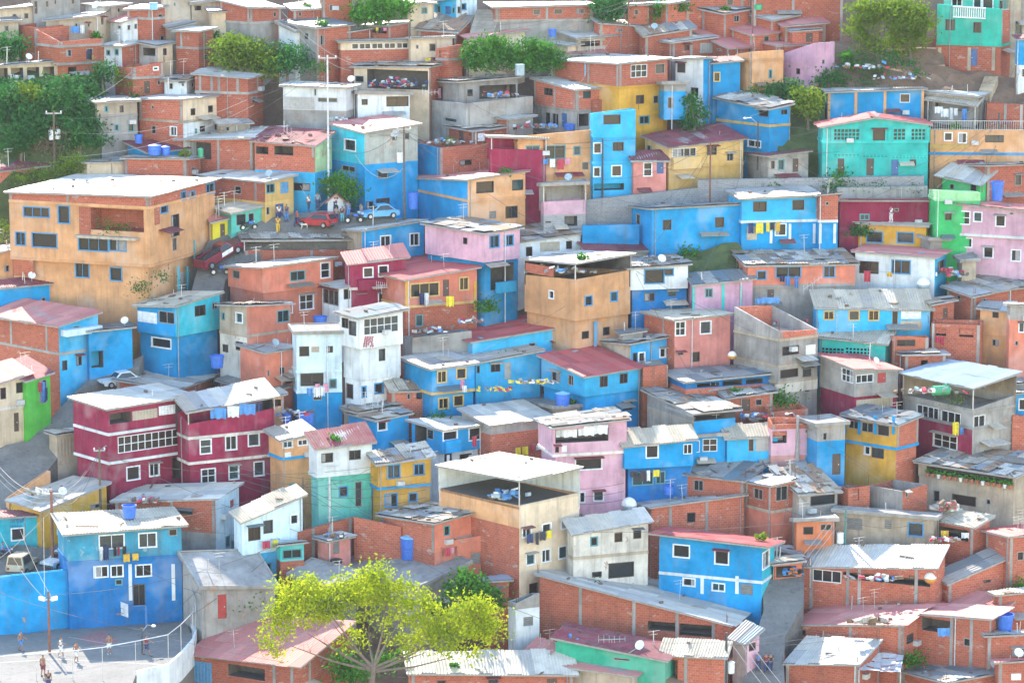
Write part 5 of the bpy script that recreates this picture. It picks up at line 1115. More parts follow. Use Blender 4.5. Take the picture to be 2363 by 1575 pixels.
tank('green barrel lying under the pale blue canopy', 1600, 440, 150, 90, 'lying', 'g', yd=900)
T(600, 0)
for x, y, w_, h_, k, c, l in ((1635, 1290, 60, 110, 'box', 's', 'grey cabinet on the brick roof deck'), (1628, 1325, 66, 60, 'bucket', 'b', 'blue tub on the brick roof deck'), (1760, 1300, 56, 80, 'cyl', 'w', 'pale washing machine drum on the brick roof deck'), (1875, 1300, 50, 36, 'bucket', 'g', 'turquoise basin on the brick roof deck')):
    tank(l, x, y, w_, h_, k, c, HDECK, name='tub', cat='container')
# poles
POLEM = dict(w=plain('pole_wood', (.17, .12, .09), .9), s=plain('pole_steel', (.36, .37, .38), .5, .4), d=plain('pole_dark', (.06, .07, .08), .6), c=plain('pole_concrete', (.36, .34, .32), .9), t=plain('pole_teal', (.06, .22, .22), .6), n=plain('pole_white', (.62, .62, .62), .6), r=plain('pole_rust', (.24, .10, .07), .8))
TOPS = {}; PN = {}
PN_ = dict(a='left slope pole', b='white lattice pole', c='brown pole', d='dark pole', e='blue house lamp', f='rusty roof mast', g='rusty wall mast', h='terrace pole', i='crooked post', j='mauve house pole', k='banded brown pole', l='floodlight mast', m='court lamp', n='grey pole', o='white pole', p='concrete pole', q='teal pole', r='alley pole', s='dark roof post')
def pole(key, label, x, yb, yt, m, r=.13, yd=None, arm=0, lamp=None, trafo=(), hide=0, name='utility_pole', flood=False):
    d = depth_of(sy(yb if yd is None else yd)); b = at(sx(x), sy(yb), d); t = Vector((b.x, b.y, z_at(b.x, b.y, sy(yt)))); k = mpp(d) / 3.92
    ro = root(name, b, label, 'street lamp' if lamp else 'utility pole', 'poles among the houses'); mb = MB()
    mb.tube(b - Vector((0, 0, 1.5)), t, r, r * .72, 8); mb.build('post', POLEM[m], ro)
    if arm:
        z = t - Vector((0, 0, .35)); mb = MB(); mb.cbox(z, arm, .1, .12, 0, .15); mb.build('crossarm', POLEM['s'], ro)
        for s in (-.45, 0, .45): mb = MB(); mb.lathe(z + Vector((arm * s, 0, .12)), [(.05, 0), (.09, .04), (.05, .1), (.09, .14), (.03, .22), (0, .22)], 8); mb.build('insulator', TANKM['w'], ro)
    for tx, ty in trafo:
        q = at(sx(tx), sy(ty), d - .2); mb = MB(); mb.lathe(q - Vector((0, 0, .45)), [(0, 0), (.27, 0), (.3, .06), (.3, .85), (.33, .88), (.33, .93), (.2, 1.0), (0, 1.0)], 14); tr = mb.build('transformer', WHITE, ro)
        mb = MB(); mb.tube(q + Vector((.08, 0, .5)), q + Vector((.08, 0, .85)), .05, .03, 6); mb.tube(q + Vector((-.1, 0, .5)), q + Vector((-.1, 0, .85)), .05, .03, 6); mb.build('bushing', plain('bushing', (.35, .16, .10), .5), tr)
    if lamp:
        q = at(sx(lamp[0]), sy(lamp[1]), d); mb = MB(); mb.tube(t - Vector((0, 0, .3)), t.lerp(q, .6) + Vector((0, 0, .15)), .04, n=5); mb.tube(t.lerp(q, .6) + Vector((0, 0, .15)), q, .04, n=5); mb.build('lamp_arm', POLEM['s'], ro)
        dx = .35 if q.x > t.x else -.35; mb = MB(); mb.lathe(q + Vector((dx * .5, 0, -.1)), [(0, 0), (.17, .03), (.2, .12), (.1, .2), (0, .22)], 10); mb.build('lamp_head', TANKM['w'], ro)
    if flood:
        z = t - Vector((0, 0, .8)); mb = MB(); mb.cbox(z, 1.2, .08, .08); mb.build('crossarm', POLEM['s'], ro)
        for s in (-1, 1): mb = MB(); mb.cbox(z + Vector((s * .5, -.15, .05)), .5, .3, .28, 0, s * .4, s * .15); mb.build('floodlight', TANKM['w'], ro)
    TOPS[key] = t; PN[key] = PN_[key]; return ro
T(0, 0)
pole('a', 'wooden pole with two transformers on the left slope', 495, 1440, 1000, 'w', arm=1.6, trafo=((468, 1225), (520, 1218)))
T(600, 0)
pole('b', 'tall white lattice pole at the plaza', 622, 1820, 500, 'n', .11, arm=1.8)
pole('c', 'brown pole with a white transformer beside the turquoise house', 1305, 1880, 1145, 'w', .12, arm=1.4, trafo=((1266, 1430),))
T(1200, 0)
pole('d', 'dark pole in front of the tall sky blue house', 746, 1735, 1255, 'd', .1)
pole('e', 'street lamp above the patched blue house', 2150, 1400, 1095, 'd', .09, lamp=(2050, 1070))
pole('f', 'thin rusty mast among the zinc roofs', 980, 385, -30, 'r', .09)
pole('g', 'rusty mast behind the dark blue flat house', 1718, 1790, 1290, 'r', .1)
T(1763, 0)
pole('h', 'dark pole in front of the railed orange terrace', 2116, 1470, 1018, 'd', .12)
pole('i', 'crooked wooden post at the right edge', 2270, 920, 590, 'w', .1)
T(0, 800)
pole('j', 'pole with a lamp in front of the mauve building', 912, 1560, 908, 'w', .13, arm=1.0, lamp=(1000, 906), yd=1480)
pole('k', 'brown pole with white bands above the bright blue wall', 480, 2010, 1300, 'r', .16, arm=1.6)
T(0, 1175)
pole('l', 'floodlight mast on the basketball court', 457, 1600, 735, 'r', .13, flood=True)
pole('m', 'lamp post behind the court railing', 1292, 1590, 1070, 'd', .08, lamp=(1370, 1050))
T(600, 800)
pole('n', 'grey pole by the orange house with the blue stripe', 392, 1640, 1175, 'w', .1)
pole('o', 'white pole before the turquoise ground floor', 632, 1600, 1170, 'n', .12)
T(1763, 800)
pole('p', 'thick concrete pole in front of the pink rooms', 300, 1040, 620, 'c', .2, lamp=(226, 604))
T(1763, 1175)
pole('q', 'teal steel pole before the white end bay', 735, 330, -10, 't', .1, trafo=((690, 260),))
T(1200, 1175)
pole('r', 'dark pole with a crossarm and two transformers by the alley', 1862, 1640, 1110, 'd', .13, trafo=((1795, 1430), (1908, 1430)))
b_ = TOPS['r']
T(1200, 400)
pole('s', 'thin dark post on the white upper storey roof', 983, 870, 760, 'd', .06, yd=1275)
WIRE = plain('cable', (.10, .10, .10), .6); WIREW = plain('cable_pale', (.44, .42, .40), .6)
def cable(label, p, q, sag=.6, r=.022, m=None, n=9):
    mb = MB(); pts = []
    for i in range(n + 1): t = i / n; c = p.lerp(q, t); c.z -= sag * 4 * t * (1 - t); pts.append(c)
    for a, b in zip(pts, pts[1:]): mb.tube(a, b, r, n=4, cap=False)
    o = mb.build('power_cable', m or WIRE, off=p.copy()); tag(o, label, 'cable', 'power cables')
def pt(x, y, yd): return at(sx(x), sy(y), depth_of(sy(yd)))
T(0, 0)
cable('cable from the left edge to the wooden transformer pole', pt(-60, 900, 1300), TOPS['a'], 2.)
cable('pair of cables rising from the transformer pole, upper one', TOPS['a'] - Vector((0, 0, 2)), pt(2240, 900, 1250), 1.5, m=WIREW)
cable('pair of cables rising from the transformer pole, lower one', pt(560, 1420, 1480), pt(2300, 950, 1300), 1.2, m=WIREW)
T(600, 0)
cable('long pale cable falling from the top edge to the junk terrace', pt(200, 110, 700), pt(880, 590, 830), .8, m=WIREW)
cable('second pale cable falling beside the long one to the lattice pole', pt(300, 260, 700), pt(820, 640, 830), .8, m=WIREW)
cable('cable from the lattice pole to the left roofs', TOPS['b'], pt(-200, 900, 1400), 1.0)
cable('cable from the lattice pole to the brown transformer pole', TOPS['b'] - Vector((0, 0, 9)), TOPS['c'], 1.5)
cable('looping cable between the plaza pole and the blue corner', pt(860, 1400, 1850), TOPS['c'] - Vector((0, 0, 4)), 1.6, m=WIREW)
T(600, 400)
cable('pale cable sagging over the red car', pt(600, 240, 300), pt(150, 455, 480), .8, m=WIREW)
cable('cable crossing to the mustard house', pt(600, 240, 300), pt(365, 110, 300), 1.0, m=WIREW)
T(1200, 0)
cable('cable between the dark pole and the mauve tower', TOPS['d'], pt(-100, 1200, 1800), .8)
cable('cable from the dark pole to the rusty mast', TOPS['d'] - Vector((0, 0, 4)), TOPS['g'], 1.0)
cable('cable from the street lamp to the royal blue house', TOPS['e'], TOPS['h'], 1.5)
T(0, 800)
for i, (a, b) in enumerate(((500, 1180), (700, 1310), (900, 1420))):
    cable(('upper', 'middle', 'lower')[i] + ' of the three cables fanning from the left edge to the brown pole', pt(-40, 1040 + i * 60, 1500), TOPS['k'] - Vector((0, 0, .2 + i * .4)), .9, m=WIREW)
for i in range(3): cable(('first', 'second', 'third')[i] + ' of the cables between the lamp pole and the brown pole', TOPS['j'] - Vector((.1 * i, 0, .3 + .4 * i)), TOPS['k'] - Vector((0, 0, .3 * i)), 1.2 + .4 * i)
T(600, 800)
for i in range(4): cable(('top', 'second', 'third', 'lowest')[i] + ' cable strung past the maroon roofed white house', pt(-250, 1080 + 45 * i, 1550), pt(1500, 1150 + 70 * i, 1600), .9 + .2 * i)
T(1200, 800)
for i in range(3): cable(('upper', 'middle', 'lower')[i] + ' cable in front of the pink three storey house', pt(-100, 1200 + 60 * i, 1560), pt(940, 1230 + 75 * i, 1540), .7)
T(1200, 1175)
for i in range(3): cable(('left', 'middle', 'right')[i] + ' pale cable slanting down over the alley', pt(1900 + 85 * i, 1190, 1640), pt(2240 + 90 * i, 1640, 1700), .1, .03, WIREW)
T(1763, 1175)
for i in range(3): cable(('left', 'middle', 'right')[i] + ' pale cable rising to the white end bay', pt(-100 + 30 * i, 900 + 40 * i, 700), pt(610 + 20 * i, 90 + 40 * i, 360), .3, .026, WIREW)
def short(l): return ' '.join(l.split()[:5])
rc = random.Random(5); seen_ = set(); PT = list(TOPS.items())
for k_, t_ in PT:
    near = sorted((h for h in HOUSES if 4 < (h['roof'] - t_).length < 26 and h['root'].get('label') and h['roof'].z < t_.z + 4), key=lambda h: (h['roof'] - t_).length)
    rc.shuffle(near)
    for h in near[:4]:
        if (k_, h['root'].name) in seen_: continue
        seen_.add((k_, h['root'].name)); cable('thin cable from the ' + PN[k_] + ' to the ' + ' '.join(h['root']['label'].split()[:7]), t_ - Vector((rc.uniform(-.5, .5), 0, rc.uniform(.2, 1.2))), h['roof'] + Vector((0, 0, rc.uniform(-.6, .4))), rc.uniform(.4, 1.2), .018)
# antennas and dishes
def antenna(label, x, y, w_, h_, yd, tilt=0., on=None):
    d = depth_of(sy(yd)); p = at(sx(x), sy(y), d); k = mpp(d) / 3.92; ro = root('antenna', p, label, 'antenna', 'roof antennas'); mb = MB()
    mb.tube(p, p + Vector((0, 0, h_ * k)), .025, n=5); mb.build('mast', STEEL, ro); t = p + Vector((0, 0, h_ * k)); u = Vector((math.cos(tilt), .15, math.sin(tilt)))
    a, b = t - u * (w_ * k / 2), t + u * (w_ * k / 2); mb = MB(); mb.tube(a, b, .025, n=5)
    for i in range(6): q = a.lerp(b, i / 5); l_ = .42 - .04 * i; mb.tube(q - Vector((0, 0, l_)), q + Vector((0, 0, l_)), .018, n=4)
    mb.build('boom', STEEL, ro)
def dish(label, x, y, r, yd, face=-.5):
    d = depth_of(sy(yd)); p = at(sx(x), sy(y), d); ro = root('satellite_dish', p, label, 'satellite dish', 'satellite dishes'); mb = MB()
    ax = Vector((math.sin(face), -.75, .6)).normalized(); u = ax.orthogonal().normalized(); v = ax.cross(u); i0 = 0; c = p + Vector((0, 0, .6)); n = 14
    for rr_, dd in ((0, 0), (.5, .06), (1., .24)):
        for k in range(n): a = 6.2832 * k / n; mb.v.append(tuple(c + (u * math.cos(a) + v * math.sin(a)) * (rr_ * r) + ax * dd * r))
    for q in range(2):
        for k in range(n): j = (k + 1) % n; mb.f.append((q * n + k, q * n + j, (q + 1) * n + j, (q + 1) * n + k)); mb.m.append(0); mb.uv.append([(0, 0)] * 4)
    mb.build('reflector', WHITE, ro); mb = MB(); mb.tube(p, c, .035, n=5); mb.tube(c - v * r * .9, c + ax * r * .9, .02, n=4); mb.cbox(c + ax * r * .9, .1, .1, .1); mb.build('mount', STEEL, ro)
T(1200, 1175); antenna('long pale aerial on the maroon roof of the green house', 830, 1230, 240, 60, 1500); dish('small dish facing up on the maroon roof edge', 1085, 1290, .42, 1600)
T(1763, 400); antenna('tilted aerial above the cream tiled roof', 440, 1045, 200, 55, 1250, .6)
T(600, 800); antenna('thin aerial fixed before the white maroon roofed house', 630, 1100, 170, 25, 1600)
T(600, 400); antenna('small aerial over the low white porch house', 1100, 1090, 90, 80, 1260)
T(600, 0); antenna('aerial lying over the stained concrete terrace', 1540, 850, 140, 15, 1200); dish('dish beside the peeling turquoise wall', 1225, 1260, .5, 1700)
T(0, 400); dish('dish on a long pole at the orange house recess', 1045, 260, .38, 1330, .6)
T(0, 0); dish('dish on the slanting white roof beside the pink roof', 870, 100, .45, 250)
T(1200, 0); dish('dish on the brick and white house at the top', 1390, 70, .45, 200)
# laundry
CLOTH = [plain('cloth_white', (.72, .74, .76), .9), plain('cloth_navy', (.04, .06, .16), .9), plain('cloth_red', (.50, .06, .10), .9), plain('cloth_blue', (.10, .28, .60), .9), plain('cloth_yellow', (.74, .62, .05), .9), plain('cloth_pink', (.66, .30, .42), .9), plain('cloth_dark', (.05, .05, .06), .9), plain('cloth_ochre', (.66, .42, .06), .9)]
def laundry(label, yd, items):
    """clothes on one line; items: (x, y top, w, h, colour)"""
    d = depth_of(sy(yd)) - .45; k = mpp(d) / 3.92; x0, y0 = items[0][0], items[0][1]; p = at(sx(x0), sy(y0), d); ro = root('laundry', p, label, 'laundry', 'washing hung out to dry')
    a, b = at(sx(items[0][0] - items[0][2] * .7), sy(items[0][1]), d), at(sx(items[-1][0] + items[-1][2] * .7), sy(items[-1][1]), d)
    mb = MB(); mb.tube(a, b, .012, n=4); mb.build('line', WIRE, ro)
    for x, y, w_, h_, c in items:
        q = at(sx(x), sy(y), d); mb = MB(); n = 5; w2, h2 = w_ * k, h_ * k
        for i in range(n):
            u0, u1 = i / n - .5, (i + 1) / n - .5; o0, o1 = .07 * math.sin(i * 2.1), .07 * math.sin((i + 1) * 2.1); f0 = 1 - .06 * (i % 2)
            mb.quad([q + Vector((u0 * w2, o0, 0)), q + Vector((u1 * w2, o1, 0)), q + Vector((u1 * w2 * .94, o1 * 2 - .03, -h2 * f0)), q + Vector((u0 * w2 * .94, o0 * 2 - .03, -h2 * f0))])
        mb.build('garment', CLOTH[c], ro)
T(0, 0); laundry('dark washing hanging from the brick house window', 705, [(795, 460, 30, 80, 1), (820, 445, 26, 100, 6), (838, 500, 20, 30, 7)]); laundry('white washing in the open gallery', 800, [(110, 675, 34, 30, 0), (150, 680, 40, 32, 0), (195, 672, 34, 26, 1)])
laundry('blue tarpaulin and cloth on the slanting roofed brick house', 345, [(680, 240, 76, 60, 3), (745, 225, 40, 80, 0)])
T(600, 0); laundry('coloured washing on the brick porch at the top', 326, [(1058, 250, 26, 30, 4), (1095, 255, 36, 50, 6), (1130, 252, 34, 30, 5)])
T(1763, 0); laundry('white and blue washing under the terrace canopy', 1190, [(1580, 965, 70, 60, 0), (1635, 985, 70, 76, 0), (1695, 975, 30, 110, 0), (1735, 980, 34, 70, 0), (1815, 985, 44, 120, 3)])
T(1763, 400); laundry('blue trousers hanging from the salmon house window', 1175, [(165, 930, 40, 50, 1), (215, 930, 44, 90, 3), (295, 928, 34, 110, 3)]); laundry('red towel hanging on the white pink roofed house', 1065, [(935, 880, 60, 104, 2), (1135, 895, 46, 40, 7)]); laundry('blue tarpaulin draped over the brick wall top', 1430, [(60, 1120, 160, 56, 3), (-50, 1130, 60, 50, 3)])
laundry('red clothes in the brick ruin window', 1598, [(1570, 1470, 40, 60, 2), (1610, 1475, 36, 80, 2)])
T(600, 400); laundry('dark and white clothes on the salmon house line', 1425, [(1465, 1085, 46, 110, 1), (1508, 1080, 38, 124, 0)]); laundry('yellow towel on the salmon house steps', 1420, [(1720, 1110, 72, 96, 4)])
T(0, 800); laundry('blue and red clothes on the lime green wall', 830, [(362, 320, 34, 90, 2), (392, 315, 36, 190, 3), (418, 370, 26, 120, 1)])
for i, (x, w_, c) in enumerate(((1970, 150, 3), (2110, 110, 0), (2240, 150, 3))): pass
laundry('blue and white sheets screening the mauve wing gallery', 1298, [(1975, 552, 150, 100, 3), (2110, 535, 110, 104, 0), (2238, 515, 150, 100, 3), (2345, 505, 50, 80, 1)])
T(600, 800); laundry('red towel on the blue veranda', 1096, [(1940, 810, 40, 96, 2)]); laundry('pink clothes beside the bright blue house door', 588, [(1830, 300, 36, 80, 5), (1850, 350, 40, 60, 0)])
T(1200, 800); laundry('white sheet draped across the pink house balcony', 1463, [(420, 720, 200, 100, 0), (600, 715, 150, 90, 0), (730, 705, 130, 86, 0)])
T(600, 800); laundry('blue and white washing under the curtained window', 2048, [(450, 375, 56, 70, 3), (515, 365, 60, 90, 0), (560, 360, 50, 84, 0)])
T(0, 1175); laundry('dark clothes below the barred window over the court', 972, [(915, 335, 34, 130, 0), (960, 330, 50, 130, 1), (1040, 335, 30, 90, 6), (1072, 340, 22, 80, 2), (1125, 330, 36, 76, 6)]); laundry('navy cloth hung on the court railing', 1640, [(865, 1405, 90, 60, 1)])
T(1763, 1175); laundry('yellow towel and grey cloth in the brick porch', 383, [(1635, 190, 70, 84, 7), (1820, 210, 70, 50, 0)]); laundry('green panel cloth in the brick opening', 1402, [(1625, 1070, 110, 80, 3)])
T(1763, 800); laundry('striped towel on the grey house ledge', 962, [(1735, 680, 56, 120, 4), (1785, 730, 36, 64, 3)])
# fence of the court
T(0, 1175)
fr = root('court_fence', level(1535, 1425, CZ), 'curved white pipe railing around the basketball court', 'fence', 'railings')
base = [(-200, 1560), (0, 1545), (330, 1545), (660, 1540), (930, 1545), (1230, 1492), (1525, 1424), (1640, 1320), (1745, 1200), (1772, 1115), (1720, 1035)]
topr = [(-200, 1345), (0, 1326), (330, 1303), (660, 1277), (930, 1245), (1230, 1190), (1500, 1130), (1620, 1040), (1728, 935), (1755, 822), (1640, 640)]
bp = [level(x, y, CZ + .02) for x, y in base]; tp = [Vector((p.x, p.y, z_at(p.x, p.y, sy(y)))) for p, (x, y) in zip(bp, topr)]
for a, b in zip(tp, tp[1:]): mb = MB(); mb.tube(a, b, .04, n=7); mb.build('rail', STEEL, fr)
for a, b in zip(bp, tp): mb = MB(); mb.tube(a, b, .032, n=6); mb.build('post', STEEL, fr)
mb = MB()
for a, b in zip(bp[5:], bp[6:]):
    d_ = (b - a).normalized(); n_ = Vector((-d_.y, d_.x, 0)) * .09
    mb.hexa([a - n_ - Vector((0, 0, 2)), b - n_ - Vector((0, 0, 2)), b + n_ - Vector((0, 0, 2)), a + n_ - Vector((0, 0, 2))], [a - n_ + Vector((0, 0, .3)), b - n_ + Vector((0, 0, .3)), b + n_ + Vector((0, 0, .3)), a + n_ + Vector((0, 0, .3))])
mb.build('kerb_wall', wall_mat('wh'), fr)
# hoop
def hoop():
    b = level(1325, 1060, CZ); ro = root('basketball_hoop', b, 'white basketball backboard on a blue post beside the court wall', 'basketball hoop')
    d = (b - CAM).dot(FWD); mb = MB(); t = Vector((b.x, b.y, z_at(b.x, b.y, sy(868)))); mb.tube(b, t, .09, n=8); bb = at(sx(1112), sy(900), d); mb.tube(t, bb + Vector((0, .15, .2)), .06, n=6); mb.build('post', plain('post_blue', (.07, .22, .5), .6), ro)
    u = Vector((.62, -.78, 0)); mb = MB(); mb.box(bb - u * .85 - Vector((0, 0, .55)), u * 1.7, Vector((-.78, -.62, 0)) * .05, (0, 0, 1.15)); bo = mb.build('backboard', WHITE, ro)
    n_ = Vector((-.78, -.62, 0)); c = bb + n_ * .4 - Vector((0, 0, .35)); mb = MB()
    for k in range(12): a0, a1 = 6.2832 * k / 12, 6.2832 * (k + 1) / 12; mb.tube(c + Vector((math.cos(a0), math.sin(a0), 0)) * .24, c + Vector((math.cos(a1), math.sin(a1), 0)) * .24, .02, n=4)
    mb.build('rim', plain('rim_orange', (.6, .2, .05), .5), ro)
    mb = MB(); f = lambda s, z: bb + u * s + n_ * .056 + Vector((0, 0, z))
    for (s0, z0, s1, z1) in ((-.28, -.35, .28, -.31), (-.28, .05, .28, .09), (-.28, -.31, -.24, .05), (.24, -.31, .28, .05)): mb.quad([f(s0, z0), f(s1, z0), f(s1, z1), f(s0, z1)])
    mb.build('target_square', plain('mark_dark', (.08, .08, .09), .7), bo)
hoop()
# ======================================================= people
SKIN = plain('skin', (.30, .155, .10), .6, 0, .1); HAIR = plain('hair', (.02, .015, .012), .6); SHOE = plain('shoe', (.09, .09, .1), .6)
SHIRT = {c: plain('shirt_' + n, v, .85) for c, n, v in (('w', 'white', (.74, .75, .76)), ('b', 'blue', (.08, .25, .60)), ('r', 'red', (.50, .06, .06)), ('k', 'black', (.03, .03, .035)), ('n', 'navy', (.04, .06, .16)), ('y', 'yellow', (.70, .45, .05)), ('g', 'grey', (.25, .27, .28)), ('m', 'maroon', (.22, .04, .07)), ('t', 'turquoise', (.12, .42, .55)))}
def skin_mesh(name, verts, edges, radii, m, parent, rootv=0):
    me = new_mesh(name, verts, []); me.vertices  # skeleton
    me = bpy.data.meshes.new(name); me.from_pydata(verts, edges, []); o = link(name, me, parent); me.materials.append(m)
    md = o.modifiers.new('skin', 'SKIN'); sv = me.skin_vertices[0].data
    for i, r in enumerate(radii): sv[i].radius = r if isinstance(r, tuple) else (r, r)
    sv[rootv].use_root = True; sb = o.modifiers.new('sub', 'SUBSURF'); sb.levels = sb.render_levels = 1
    dg = bpy.context.evaluated_depsgraph_get(); ev = o.evaluated_get(dg); m2 = bpy.data.meshes.new_from_object(ev); o.modifiers.clear(); o.data = m2; m2.name = name
    if not m2.materials: m2.materials.append(m)
    m2.polygons.foreach_set('use_smooth', [True] * len(m2.polygons)); return o
def person(label, x, yf, top, bottom, pose='stand', face=0., h=1.72, z=None, p=None, long_legs=True, hat=None, yd=None):
    if p is None: p = level(x, yf, z) if z is not None else (ground(sx(x), sy(yf)) + Vector((0, 0, .05)) if yd is None else at(sx(x), sy(yf), depth_of(sy(yd))))
    ro = root('person', p, label, 'person', 'people'); s = h / 1.72; ro.rotation_euler.z = face
    st = {'stand': (.06, -.04), 'walk': (.26, -.24), 'run': (.4, -.38), 'sit': (0, 0)}[pose]; y0 = 0 if pose != 'sit' else -.42
    pel = (0, 0, .94 + y0)
    V = [pel, (0, -.01, 1.12 + y0), (0, 0, 1.36 + y0), (0, -.01, 1.48 + y0), (0, -.03, 1.56 + y0), (0, -.03, 1.68 + y0), (0, -.13, 1.585 + y0)]
    E = [(0, 1), (1, 2), (2, 3), (3, 4), (4, 5), (4, 6)]; Rd = [(.15, .11), (.13, .095), (.165, .11), .058, .088, .075, .02]
    for k, sd in enumerate((-1, 1)):
        sw = st[k]; aw = -sw * .8
        i = len(V)
        if pose == 'sit': V += [(.10 * sd, 0, .50), (.12 * sd, -.44, .50), (.12 * sd, -.46, .08), (.12 * sd, -.60, .04)]
        else: V += [(.10 * sd, 0, .88), (.11 * sd, -sw * .55 - .03, .49), (.11 * sd, -sw + (.06 if sw < 0 else .02), .09), (.12 * sd, -sw - .15, .035)]
        E += [(0, i), (i, i + 1), (i + 1, i + 2), (i + 2, i + 3)]; Rd += [.092, .062, .042, .036]
        i = len(V); bend = .22 if pose in ('walk', 'run', 'sit') else .04
        V += [(.20 * sd, 0, 1.40 + y0), (.24 * sd, -aw * .4 + .04, 1.13 + y0), (.25 * sd, -aw * .9 - bend, .90 + y0 + bend * .5), (.25 * sd, -aw - bend - .05, .82 + y0 + bend * .6)]
        E += [(2, i), (i, i + 1), (i + 1, i + 2), (i + 2, i + 3)]; Rd += [.062, .046, .034, .034]
    sc = lambda vs, rs=1.: [(a * s, b * s, c * s) for a, b, c in vs]
    skin_mesh('body', sc(V), E, [tuple(q * s for q in r) if isinstance(r, tuple) else r * s for r in Rd], SKIN, ro)
    if top:
        vs = [V[0], V[1], V[2], (V[3][0], V[3][1], V[3][2] - .05), V[11], V[19], tuple((a * .5 + b * .5) for a, b in zip(V[11], V[12])), tuple((a * .5 + b * .5) for a, b in zip(V[19], V[20]))]
        skin_mesh('shirt', sc(vs), [(0, 1), (1, 2), (2, 3), (2, 4), (2, 5), (4, 6), (5, 7)], [(.165 * s, .125 * s), (.15 * s, .115 * s), (.185 * s, .13 * s), .07 * s, .08 * s, .08 * s, .07 * s, .07 * s], SHIRT[top], ro)
    if bottom:
        long_ = long_legs
        vs = [(0, 0, V[0][2] + .04), V[7], V[8], V[15], V[16]]; es = [(0, 1), (1, 2), (0, 3), (3, 4)]; rs = [(.165 * s, .13 * s), .118 * s, .095 * s, .118 * s, .095 * s]
        if long_: vs += [V[9], V[17]]; es += [(2, 5), (4, 6)]; rs += [.068 * s, .068 * s]
        skin_mesh('trousers' if long_ else 'shorts', sc(vs), es, rs, SHIRT[bottom], ro)
    hv = [(0, .0, 1.62 + y0), (0, -.02, 1.72 + y0)]; skin_mesh('hair' if not hat else 'cap', sc(hv), [(0, 1)], [.088 * s, .078 * s], HAIR if not hat else SHIRT[hat], ro)
    for k in (9, 17):
        a, b = V[k], V[k + 1]; skin_mesh('shoe', sc([(a[0], a[1] + .03, .05 if pose != 'sit' else .05), (b[0], b[1] - .03, .045)]), [(0, 1)], [.055 * s, .05 * s], SHOE if bottom != 'w' else SHIRT['w'], ro)
    return ro
T(0, 1175)
person('shirtless basketball player in blue shorts walking near the court wall', 190, 1278, None, 'b', 'walk', rad(70), z=CZ, long_legs=False)
person('basketball player in a white vest and white shorts walking right', 552, 1332, 'w', 'w', 'walk', rad(80), z=CZ, long_legs=False)
person('shirtless player in pale shorts standing mid court', 692, 1380, None, 'w', 'walk', rad(60), z=CZ, long_legs=False, h=1.75)
person('shirtless player in white shorts seen from behind under the hoop', 988, 1308, None, 'w', 'stand', rad(190), z=CZ, long_legs=False)
person('player in a maroon shirt and dark shorts running by the railing', 1328, 1318, 'm', 'n', 'run', rad(70), z=CZ, long_legs=False, h=1.78)
person('shirtless person in maroon shorts carrying a dark bag', 390, 1508, None, 'm', 'stand', rad(150), z=CZ, long_legs=False, h=1.8)
person('person in black at the foot of the floodlight mast', 440, 1640, 'k', 'n', 'stand', rad(20), z=CZ)
T(600, 400)
person('person in a white shirt by the mustard house door', 172, 440, 'w', 'n', 'stand', rad(30))
person('person in a navy shirt at the turquoise corner', 243, 440, 'n', 'b', 'stand', rad(-40))
person('person in a red shirt with a rucksack beside the red car', 335, 490, 'r', 'n', 'walk', rad(120))
person('person in a yellow shirt coming down the street', 163, 545, 'y', 'y', 'walk', rad(10))
person('person in a white shirt sitting on the rubble wall', 440, 350, 'w', 'n', 'stand', rad(60))
person('person in turquoise standing behind the sitting one', 522, 330, 't', 'n', 'stand', rad(0))
person('person in a white shirt in the shrine doorway', 682, 345, 'w', 'n', 'stand', rad(0))
person('person in grey sitting below the shrine', 690, 450, 'g', 'n', 'stand', rad(0), h=1.6)
person('person in pale jeans sitting right of the shrine', 745, 448, 'k', 't', 'stand', rad(-20), h=1.6)
person('person in a light blue shirt near the blue car', 798, 410, 'b', 'b', 'stand', rad(30))
person('person in a grey shirt leaning by the blue garage', 915, 430, 'g', 'g', 'stand', rad(-50))
T(1763, 1175)
person('person in black walking down the alley, right one of the pair', 58, 1480, 'k', 'n', 'walk', rad(180))
person('person in a maroon shirt walking down the alley beside another', 18, 1478, 'm', 'n', 'walk', rad(180))
T(1200, 1175)
person('person in a blue shirt at the alley edge', 2155, 1470, 'b', 'n', 'stand', rad(160))
T(1763, 400)
person('person in a white shirt on the little yellow house roof', 1150, 440, 'w', 'w', 'stand', rad(-60), yd=600, h=1.6)
# a dog
def dog(label, x, y, face):
    p = ground(sx(x), sy(y)) + Vector((0, 0, .05)); ro = root('dog', p, label, 'dog'); ro.rotation_euler.z = face
    V = [(0, .28, .46), (0, 0, .44), (0, -.28, .48), (0, -.42, .60), (0, -.52, .64), (0, -.64, .60), (0, .36, .50), (0, .52, .62)]
    E = [(0, 1), (1, 2), (2, 3), (3, 4), (4, 5), (0, 6), (6, 7)]; Rd = [.09, .10, .12, .07, .075, .04, .03, .02]
    for sd in (-1, 1):
        i = len(V); V += [(.08 * sd, -.27, .36), (.08 * sd, -.25, .18), (.08 * sd, -.28, .03)]; E += [(2, i), (i, i + 1), (i + 1, i + 2)]; Rd += [.05, .035, .03]
        i = len(V); V += [(.09 * sd, .26, .36), (.09 * sd, .20, .26), (.09 * sd, .33, .16), (.09 * sd, .29, .03)]; E += [(0, i), (i, i + 1), (i + 1, i + 2), (i + 2, i + 3)]; Rd += [.065, .05, .032, .03]
        i = len(V); V += [(.05 * sd, -.50, .74)]; E += [(4, i)]; Rd += [.025]
    skin_mesh('body', V, E, Rd, plain('dog_fur', (.62, .60, .56), .9), ro)
    skin_mesh('collar', [(0, -.36, .55), (0, -.38, .58)], [(0, 1)], [.078, .078], CLOTH[2], ro)
